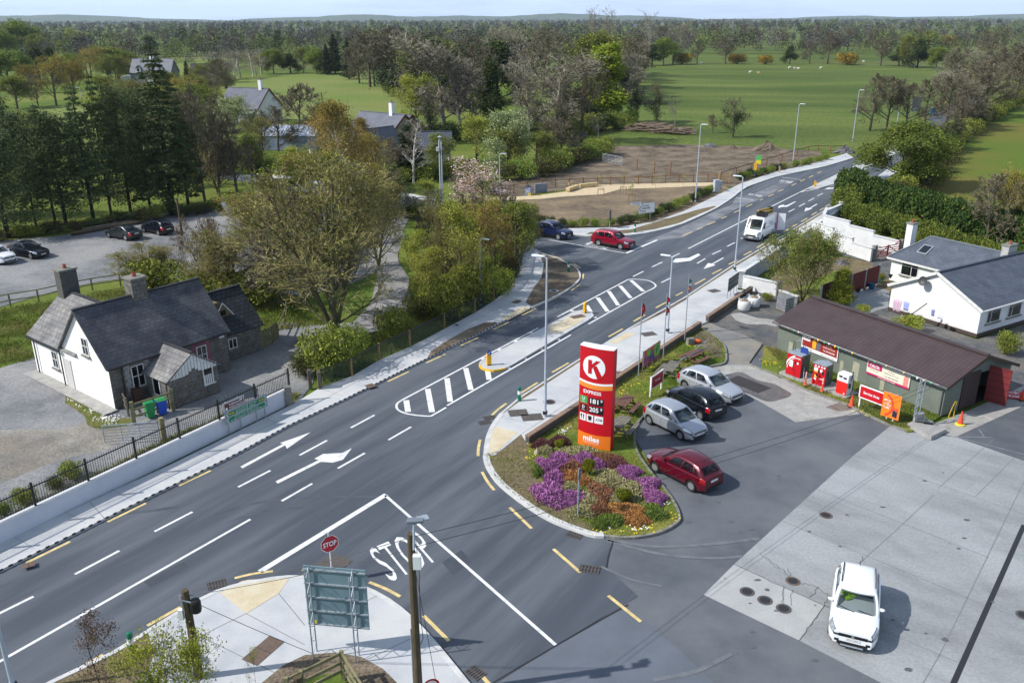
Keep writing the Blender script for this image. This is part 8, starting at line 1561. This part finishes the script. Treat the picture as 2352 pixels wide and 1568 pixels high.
hedge(['bramble','shrubO'],[(2060,452),(2120,430),(2150,400)],3,3,5,'rough bush at the foot of the round oak','bushes under the oak')
hedge(['shrubD','shrubG'],[(1240,512),(1290,520),(1340,522),(1400,520),(1450,512),(1500,498),(1545,480),(1590,462),(1635,440)],1.5,1.1,1.7,'low dark shrub in the border along the upper pavement','low shrubs along the upper pavement')
hedge(['shrubD','shrubG'],[(1700,413),(1722,406),(1750,402),(1785,392),(1800,388)],1.8,1.2,1.9,'low dark shrub between bus stop and walking person','low shrubs by the bus stop')
hedge(['shrubG'],[(1828,384),(1860,376),(1890,368)],2,1.2,1.9,'low shrub right of the street lamp near the end of the pavement','low shrubs at the pavement end')
hedge(['shrubG','bramble','shrubO'],[(1160,415),(1200,408),(1240,402),(1290,388),(1340,372),(1375,355)],3,3.2,5.5,'rough green bush at the edge of the soil field','bushes edging the soil field')
hedge(['shrubO','bramble'],[(900,470),(860,500),(820,540),(780,580),(720,620),(640,660)],4,2.6,4.5,'rough bush in the undergrowth around the great willow','undergrowth round the willow')
hedge(['shrubO','shrubY','bramble'],[(930,500),(990,500),(1060,505),(1130,520),(1190,545)],3,2.4,4.2,'bush in the hedge bank along the side road','hedge bank along the side road')
hedge(['shrubG','shrubD','shrubO'],[(840,440),(900,425),(1000,405),(1080,415),(1120,440)],4,2.6,5,'garden bush among the stone houses','garden bushes among the houses')
hedge(['shrubG','shrubO'],[(560,395),(640,390),(720,400),(800,415)],4,2.8,5.5,'garden bush below the white gabled house','garden bushes below the white house')
hedge(['shrubD','shrubO','shrubG'],[(940,325),(1040,322),(1140,318),(1240,315),(1300,318),(1380,300),(1440,290)],4.5,4,7,'dark bush at the foot of the central wood','undergrowth of the central wood')
hedge(['shrubO','bramble','shrubG'],[(960,735),(1000,700),(1040,665),(1100,640),(1150,610),(1185,580)],2.4,1.8,3,'low bush in the hedge behind the mesh fence','hedge bottom behind the mesh fence')
hedge(['shrubO','budA'],[(230,262),(300,255),(380,240),(450,225)],9,5,9,'garden tree or bush round the dormered farmhouse','greenery round the farmhouse')
for u,vb,vt,w in((285,168,150,18),(296,160,140,14)):TP('cherry',u,vb,vt,w,'small magenta-pink tree left of the dormered farmhouse' if u==285 else 'second magenta-pink tree at the farmhouse corner')
# heather bed
HC=dict(p=mat('purple heather',S(184,122,174),S(140,86,136),s=5,rough=.9,rand=.06),r=mat('rust heather',S(150,104,74),S(126,88,66),s=5,rough=.9,rand=.08),g=mat('grey-green heather',S(176,168,122),S(138,134,92),s=5,rough=.9,rand=.06),m=mat('maroon heather',S(124,78,76),S(104,66,68),s=5,rough=.9,rand=.06),o=mat('orange heather',S(186,128,72),S(150,112,66),s=5,rough=.9,rand=.06),l=mat('green tufts',S(116,136,56),S(92,110,44),s=5,rough=.9,rand=.06))
HM={}
def hmesh(c,var):
 if(c,var)in HM:return HM[(c,var)]
 rg=np.random.default_rng(var+50);n=2600;r=np.sqrt(rg.random(n));a=rg.uniform(0,6.28,n);ed=1+.16*np.sin(a*3+var)+.1*np.sin(a*5+2*var);C=np.stack([r*np.cos(a)*ed,r*np.sin(a)*ed,(1-r**3)*.9+rg.normal(size=n)*.07],1);C[:,2]+=.1*np.sin(C[:,0]*9+var)*np.cos(C[:,1]*8);P1=C+rg.normal(size=(n,3))*np.array([.05,.05,.1])+np.array([0,0,.12]);v,f=ribbons(C-np.array([0,0,.12]),P1,np.full(n,.075),rg);HM[(c,var)]=fastmesh('foliage',v,f,[HC[c]]);return HM[(c,var)]
ZG=lambda x,y:(1176+x/5.139,980+y/5.139)
names=dict(p='purple-flowering',r='rust-brown',g='grey-green',m='dark maroon',o='orange-brown',l='grassy green')
for i,(x,y,w,h,c,lab)in enumerate(((350,190,210,110,'m','dark maroon heather clump behind the brick wall end'),(560,150,220,120,'m','dark maroon heather clump left of the totem foot'),(400,260,160,110,'g','grey-green heather clump behind the boulder'),(780,270,420,150,'g','long grey-green heather strip at the totem foot'),(560,360,330,230,'p','bright purple heather mound nearest the brick wall end'),(840,350,260,180,'p','purple heather mound below the totem foot'),(380,420,220,180,'p','faded purple heather at the left edge of the bed'),
 (700,430,300,170,'r','rust-brown heather left of the upper golden bush'),(740,560,330,200,'o','orange-brown heather behind the round sign pole'),(1100,350,330,110,'r','rust heather strip right of the totem foot'),(1230,420,260,130,'m','reddish heather dome on the right of the bed'),(1010,420,160,120,'p','small purple heather patch right of the upper golden bush'),(1150,560,360,260,'g','pale grey-green heather in the middle of the bed'),(1380,500,260,170,'p','purple heather at the upper right edge of the bed'),
 (440,700,340,320,'p','large purple heather mound at the lower left of the bed'),(500,560,240,180,'p','purple heather above the lower left mound'),(700,690,220,140,'g','grey-green heather patch left of the sign pole'),(740,810,280,200,'p','purple heather around the sign pole foot'),(1050,720,320,260,'r','brown heather in the centre of the bed'),(1400,680,300,260,'g','grey-green heather left of the right purple strip'),(1600,640,260,200,'p','purple heather strip on the right of the bed'),(1680,790,240,200,'p','purple heather at the lower right of the bed'),
 (880,830,320,240,'g','grey-green heather right of the sign pole'),(820,960,300,160,'g','low grey heather behind the white kerb'),(1020,940,280,160,'r','brown heather below the centre of the bed'),(1350,950,420,230,'o','orange heather at the bottom of the bed'),(1480,1060,240,160,'o','orange heather at the lower right corner'),(1180,1070,300,140,'l','grassy green clump at the bottom of the bed'),(1680,960,260,200,'l','grassy green clump at the lower right of the bed'),(1050,1130,200,110,'l','low green clump near the kerb joint'),(310,480,120,160,'l','green weeds at the left rim of the bed'),(1250,820,200,140,'g','grey-green heather behind the lower golden bush'))):
 g=G(*ZG(x,y+h*.3),.1);k=depth(g)/FPX/5.139;me=hmesh(c,i%4);t=tag(bpy.data.objects.new('heather',me),lab,'heather','heather clumps in the bed');COL.objects.link(t);t.location=g;t.rotation_euler=(0,0,rnd.choice([0,3.14])+rnd.uniform(-.2,.2));t.scale=(w*k*.58,max(h*k*1.0,w*k*.4),.26+(.05 if c in 'pm' else 0))
for x,y,w,h,lab in((555,250,130,95,'small golden round bush behind the purple heather'),(915,565,145,195,'upright golden-green bush in the middle of the bed'),(1300,880,185,155,'rounded golden-green bush at the lower right of the bed')):
 u,v=ZG(x,y);u2,vt=ZG(x,y-h);TP('golden',u,v,vt,w/5.139,lab,'shrub',z=.1)
g=G(*ZG(1225,1075),.1);tag(MB().box(g.x,g.y,.1,.22,.05,.3).build('small_marker',timber),'tiny wooden marker in the grass at the bottom of the heather bed','marker')
# dandelions and daisies
def dots(name,pts,rad,n,c,z,label,seed):
 rg=random.Random(seed);b=MB()
 for k in range(n):
  u,v=rg.choice(pts);g=G(u,v,z);a=rg.uniform(0,6.28);r=min(1.4,abs(rg.gauss(0,1)))*rad;b.lathe([(.0,.0),(.045,.03),(.03,.05),(0,.055)],g.x+r*math.cos(a),g.y+r*math.sin(a),z,5)
 o=b.build(name,c);tag(o,label,'flowers',kind='stuff')
yf=mat('dandelion yellow',S(236,206,30),rough=.8);wf=mat('daisy white',S(236,236,230),rough=.8)
T6=lambda x,y:(1306.7+x/6,751.3+y/6)
dots('dandelions',[T6(*p)for p in((830,810),(760,870),(800,910),(720,910),(960,780),(1540,215),(1660,260),(1140,560),(1060,900))]+[ZG(*p)for p in((230,290),(210,370),(1400,1245),(1000,1225),(1500,1195),(1320,1235),(1600,1200),(1880,1060))],.3,90,yf,.11,'yellow dandelions scattered in the forecourt lawn',1)
dots('dandelions',[Z6_ for Z6_ in((1755,830),(1765,832),(1780,835),(1985,945),(2075,945),(1990,950))],.5,40,yf,.05,'yellow dandelions in the grass strip in front of the shed',2)
dots('daisies',[ZG(*p)for p in((600,40),(650,20),(560,60),(1550,1190),(1450,1205),(1840,900),(1770,1050),(1120,1195))],.3,60,wf,.11,'white daisies in the forecourt lawn',3)
dots('daisies',[(220,940),(200,925),(240,960),(260,965),(180,912)],.45,240,wf,-.03,'white daisies in the grass patch beside the cottage path',4)
dots('daisies',[(300,1060),(200,1110),(420,1000),(600,740),(640,720),(120,1150)],.9,90,yf,-.03,'small yellow flowers in the weeds behind the railings',5)
# grass blades
def inpoly(x,y,P):
 c=False;j=len(P)-1
 for i in range(len(P)):
  if(P[i][1]>y)!=(P[j][1]>y)and x<(P[j][0]-P[i][0])*(y-P[i][1])/(P[j][1]-P[i][1])+P[i][0]:c=not c
  j=i
 return c
def blades(name,label,polys,n,h,m,z,w=.035,seed=1):
 rg=random.Random(seed);A=[]
 for P in polys:
  q=W2(P,z);xs=[p.x for p in q];ys=[p.y for p in q];k=0;t=0
  while k<n//len(polys)and t<n*6:
   t+=1;x=rg.uniform(min(xs),max(xs));y=rg.uniform(min(ys),max(ys))
   if inpoly(x,y,q)and rg.random()<.55+.45*math.sin(x*1.3)*math.cos(y*1.7):A.append((x,y,z));k+=1
 A=np.array(A);r=np.random.default_rng(seed);B=A+r.normal(size=A.shape)*np.array([h*.4,h*.4,h*.2])+np.array([0,0,h]);v,f=ribbons(A,B,np.full(len(A),w),r);o=bpy.data.objects.new(name,fastmesh(name,v,f,[m]));COL.objects.link(o);tag(o,label,'grass',kind='stuff')
gb=leafm('grass blades',S(124,136,58),S(88,106,40),rand=0,s=1.2,c3=S(140,136,80))
blades('lawn_grass','short grass of the forecourt lawn and the strip before the shed',[BED+WK[-2::-1],[(1755,795),(1783,800),(2160,955),(2110,985),(2045,975),(1948,925),(1845,888)]],26000,.1,gb,.1)
blades('rough_grass','rough grass behind the railings and along the lane',[[(690,905),(560,935),(392,1010),(240,1085),(0,1205),(-60,1235),(-60,1270),(160,1165),(392,1055),(672,922)],[(945,640),(1000,600),(1190,560),(1190,640),(1090,715),(940,790),(830,850),(740,880),(790,790),(900,755)]],26000,.28,gb,-.03,.05,2)
blades('meadow_grass','meadow grass between cottage and car park',[[(-60,760),(0,710),(330,655),(520,660),(700,690),(780,740),(600,765),(300,790),(0,840),(-60,860)]],26000,.22,gb,-.06,.06,3)
# weeds behind the railings
hedge(['shrubO','bramble','shrubG'],[(20,1180),(60,1155),(120,1120),(160,1095)],1.1,.9,1.4,'weedy bush growing behind the railings at the left edge','weeds behind the railings')
# hedgerow trees further out
def row(pts,sp,hr,keys,label,group,wr=(.7,1.0),jit=.3):
 q=[G(u,v)for u,v in pts];LL=[]
 for a,c in zip(q,q[1:]):
  L=(c-a).length;n=max(1,round(L/sp))
  for k in range(n):
   p=a.lerp(c,(k+rnd.uniform(-jit,jit))/n)+Vector((rnd.uniform(-2,2),rnd.uniform(-2,2),0));h=rnd.uniform(*hr);kk=rnd.choice(keys)
   LL.append(tree(kk,p,h*(.45 if kk.startswith(('shrub','gorse'))else 1),h*rnd.uniform(*wr),label,'tree' if not kk.startswith(('shrub','gorse'))else 'shrub',group))
 number(LL)
row([(1455,152),(1560,148),(1700,147),(1900,148),(2060,152),(2180,162)],11,(9,16),['bareA','bareC','darkleaf','budA','bareA','shrubD','gorse','green','bareB'],'tree in the hedgerow on the far side of the big pasture','hedgerow of the big pasture')
row([(1440,112),(1600,110),(1800,112),(2000,118),(2250,125),(2400,130)],15,(12,18),['bareA','bareC','budA','bareA','bareC','budO','shrubD'],'tree in the second hedgerow beyond the big pasture','second hedgerow on the right')
row([(600,170),(700,168),(760,172)],7,(9,12),['green','budY','budA','darkleaf'],'green tree at the left end of the light pasture','green row at the light pasture')
row([(500,190),(560,178),(600,170)],6,(10,13),['birchbare','bareFine','birchbare'],'pale bare birch in the row right of the farmhouse outbuilding','birch row')
row([(810,190),(880,200),(930,212)],9,(12,16),['bareA','bareC','darkleaf','shrubD'],'tree at the upper edge of the light pasture','edge of the central wood')
row([(-40,136),(100,135),(250,134),(400,130),(540,128),(700,125)],14,(9,15),['green','budA','budY','bareC','shrubG','budO','darkleaf'],'tree in the hedgerow beyond the left pasture','hedgerow beyond the left pasture')
row([(940,250),(1000,240),(1080,240),(1160,235),(1240,240),(1330,240),(1420,235)],9,(14,20),['bareA','bareB','bareC','budA','darkleaf','ivy'],'tree deep in the central wood','inner trees of the central wood')
row([(980,180),(1080,170),(1200,165),(1320,160),(1440,165)],14,(14,20),['bareA','bareB','bareC','budA'],'tree at the back of the central wood','back trees of the central wood')
row([(2180,215),(2260,195),(2400,185)],14,(12,16),['bareA','bareC','bareB'],'bare tree beyond the road bend on the right','bare trees beyond the road bend')
row([(-40,108),(200,106),(420,104),(640,104),(860,106),(1060,112)],19,(11,17),['bareC','green','budA','bareA','budY','darkleaf'],'tree in the second hedgerow on the left','second hedgerow on the left')
row([(60,215),(160,205),(240,200),(300,178)],9,(9,13),['budA','budO','bareC','shrubO','green'],'tree among the small woods left of the farmhouse','small woods left of the farmhouse')
row([(-40,200),(60,190),(200,172),(300,160)],12,(10,14),['green','budA','bareC','darkleaf'],'tree behind the small woods at the far left','woods at the far left')
row([(450,300),(440,260),(480,225),(520,200)],8,(7,11),['budA','budO','bareC','shrubO'],'tree between the farmhouse outbuilding and the white gabled house','trees above the white gabled house')
row([(610,330),(700,318),(770,330),(840,322)],9,(6,9),['budA','bareC','budO','shrubO'],'tree around the glazed shed and stone houses','trees round the glazed shed')
row([(540,440),(650,452),(760,470),(880,505)],6,(5,8),['budO','budA','willow','shrubO'],'brownish tree along the near side of the side road','trees along the near side of the side road')
row([(1440,240),(1445,200),(1450,165)],9,(12,16),['bareA','ivy','bareB'],'bare tree at the left edge of the big pasture','left edge of the big pasture')
# far-off woods and hedges that read as one mass
def mass(name,label,rows,seed,leafset,kx=1.0):
 rg=np.random.default_rng(seed);VV=[];FF=[];MM=[];off=0
 for y,x0,x1,sp,h0,h1 in rows:
  n=int((x1-x0)/sp)
  for k in range(n):
   x=x0+(x1-x0)*(k+rg.uniform(-.4,.4))/n;yy=y+rg.uniform(-sp,sp)+40*math.sin(x/180+y);h=rg.uniform(h0,h1)
   if 540<y<1500 and math.sin(x*.013+y*.011)+math.sin(x*.027-y*.009)<-.75:continue
   w=h*rg.uniform(.35,.6);m=700 if y<500 else 260 if y<900 else 150 if y<1400 else 70;s=.5 if y<500 else.9 if y<900 else 1.2 if y<1400 else 2.2
   kx_=4;cc=rg.normal(size=(kx_,3))*np.array([w*.4,w*.4,h*.12])+np.array([x,yy,h*.55]);i=rg.integers(0,kx_,m);d=rg.normal(size=(m,3));d/=np.linalg.norm(d,axis=1,keepdims=True);C=cc[i]+d*np.array([w*.6,w*.6,h*.36])*(rg.random((m,1))**.4);C[:,2]=np.maximum(C[:,2],.2)
   v,f=leaves(C,s*h/13,rg,0,.8);VV.append(v);FF.append(f+off);MM.append(np.full(m,rg.choice(len(leafset),p=None)));off+=len(v)
 me=fastmesh(name,np.concatenate(VV),np.concatenate(FF),leafset,np.concatenate(MM));o=bpy.data.objects.new(name,me);COL.objects.link(o);tag(o,label,'wood',kind='stuff')
FL=[mat('far bare crowns',S(88,86,84),S(72,72,72),s=.1,rough=1),mat('far brown crowns',S(86,80,68),S(72,68,58),s=.1,rough=1),mat('far olive crowns',S(98,106,56),S(80,88,50),s=.1,rough=1),mat('far green crowns',S(112,126,60),S(88,104,50),s=.1,rough=1),mat('far dark crowns',S(56,66,44),S(46,56,38),s=.1,rough=1),mat('far grey crowns',S(112,106,100),S(94,90,84),s=.1,rough=1)]
mass('distant_hedgerows','distant hedgerow trees receding towards the horizon',[(y,-.66*y-60,.66*y+60,8 if y<900 else 11,9,17)for y in(560,610,650,700,760,820,900,990,1100,1230,1380)],5,FL)
mass('distant_woods','far-off woods and hedges along the horizon',[(y,-.66*y,.66*y,17,11,19)for y in(1550,1750,2000,2300,2650,3100,3600,4200,4900)],6,FL)
mass('left_woods','scattered small woods behind the fields on the left',[(y,-.64*y,-.12*y,9,8,15)for y in(440,480,520)],8,FL)
mass('wood_interior','deep part of the central wood',[(y,-.12*y,.1*y,7,12,18)for y in(300,340,380,430,480)],9,FL)
# low hills on the horizon
rg=random.Random(12);V=[];n=160
for i in range(n+1):
 x=-5600+11200*i/n;h=30+16*math.sin(i*.09+1)+10*math.sin(i*.23)+5*math.sin(i*.61)+(26 if i<55 else 0)*math.sin(i*.057)**2+rg.uniform(-2,3);V+=[(x,6200,-5),(x,6700,h),(x,7600,h*.8)]
b=MB();b.add(V,[(3*i,3*i+3,3*i+4,3*i+1)for i in range(n)]+[(3*i+1,3*i+4,3*i+5,3*i+2)for i in range(n)]);structure(b.build('hills',mat('far hills',S(88,104,80),S(74,90,76),s=.004,rough=1,det=8)))
# ---- air
hz=MB();hz.box(0,4000,-6,17000,8800,130);ho=hz.build('haze',None if 0 else mat('haze_tmp',(1,1,1)));ho['kind']='stuff';ho['label']='pale blue haze of distance'
hm=bpy.data.materials.new('haze air');hm.use_nodes=True;N=hm.node_tree.nodes;N.remove(N['Principled BSDF']);pv=N.new('ShaderNodeVolumePrincipled');pv.inputs['Color'].default_value=(.74,.86,1,1);pv.inputs['Density'].default_value=6.5e-5;pv.inputs['Anisotropy'].default_value=.1;hm.node_tree.links.new(pv.outputs[0],N['Material Output'].inputs['Volume']);ho.data.materials.clear();ho.data.materials.append(hm)
print('TREES',TC[0],{k:sum(1 for o in COL.objects if o.parent is None and o.name.split('.')[0]==k)for k in('tree','shrub','pine_tree')})
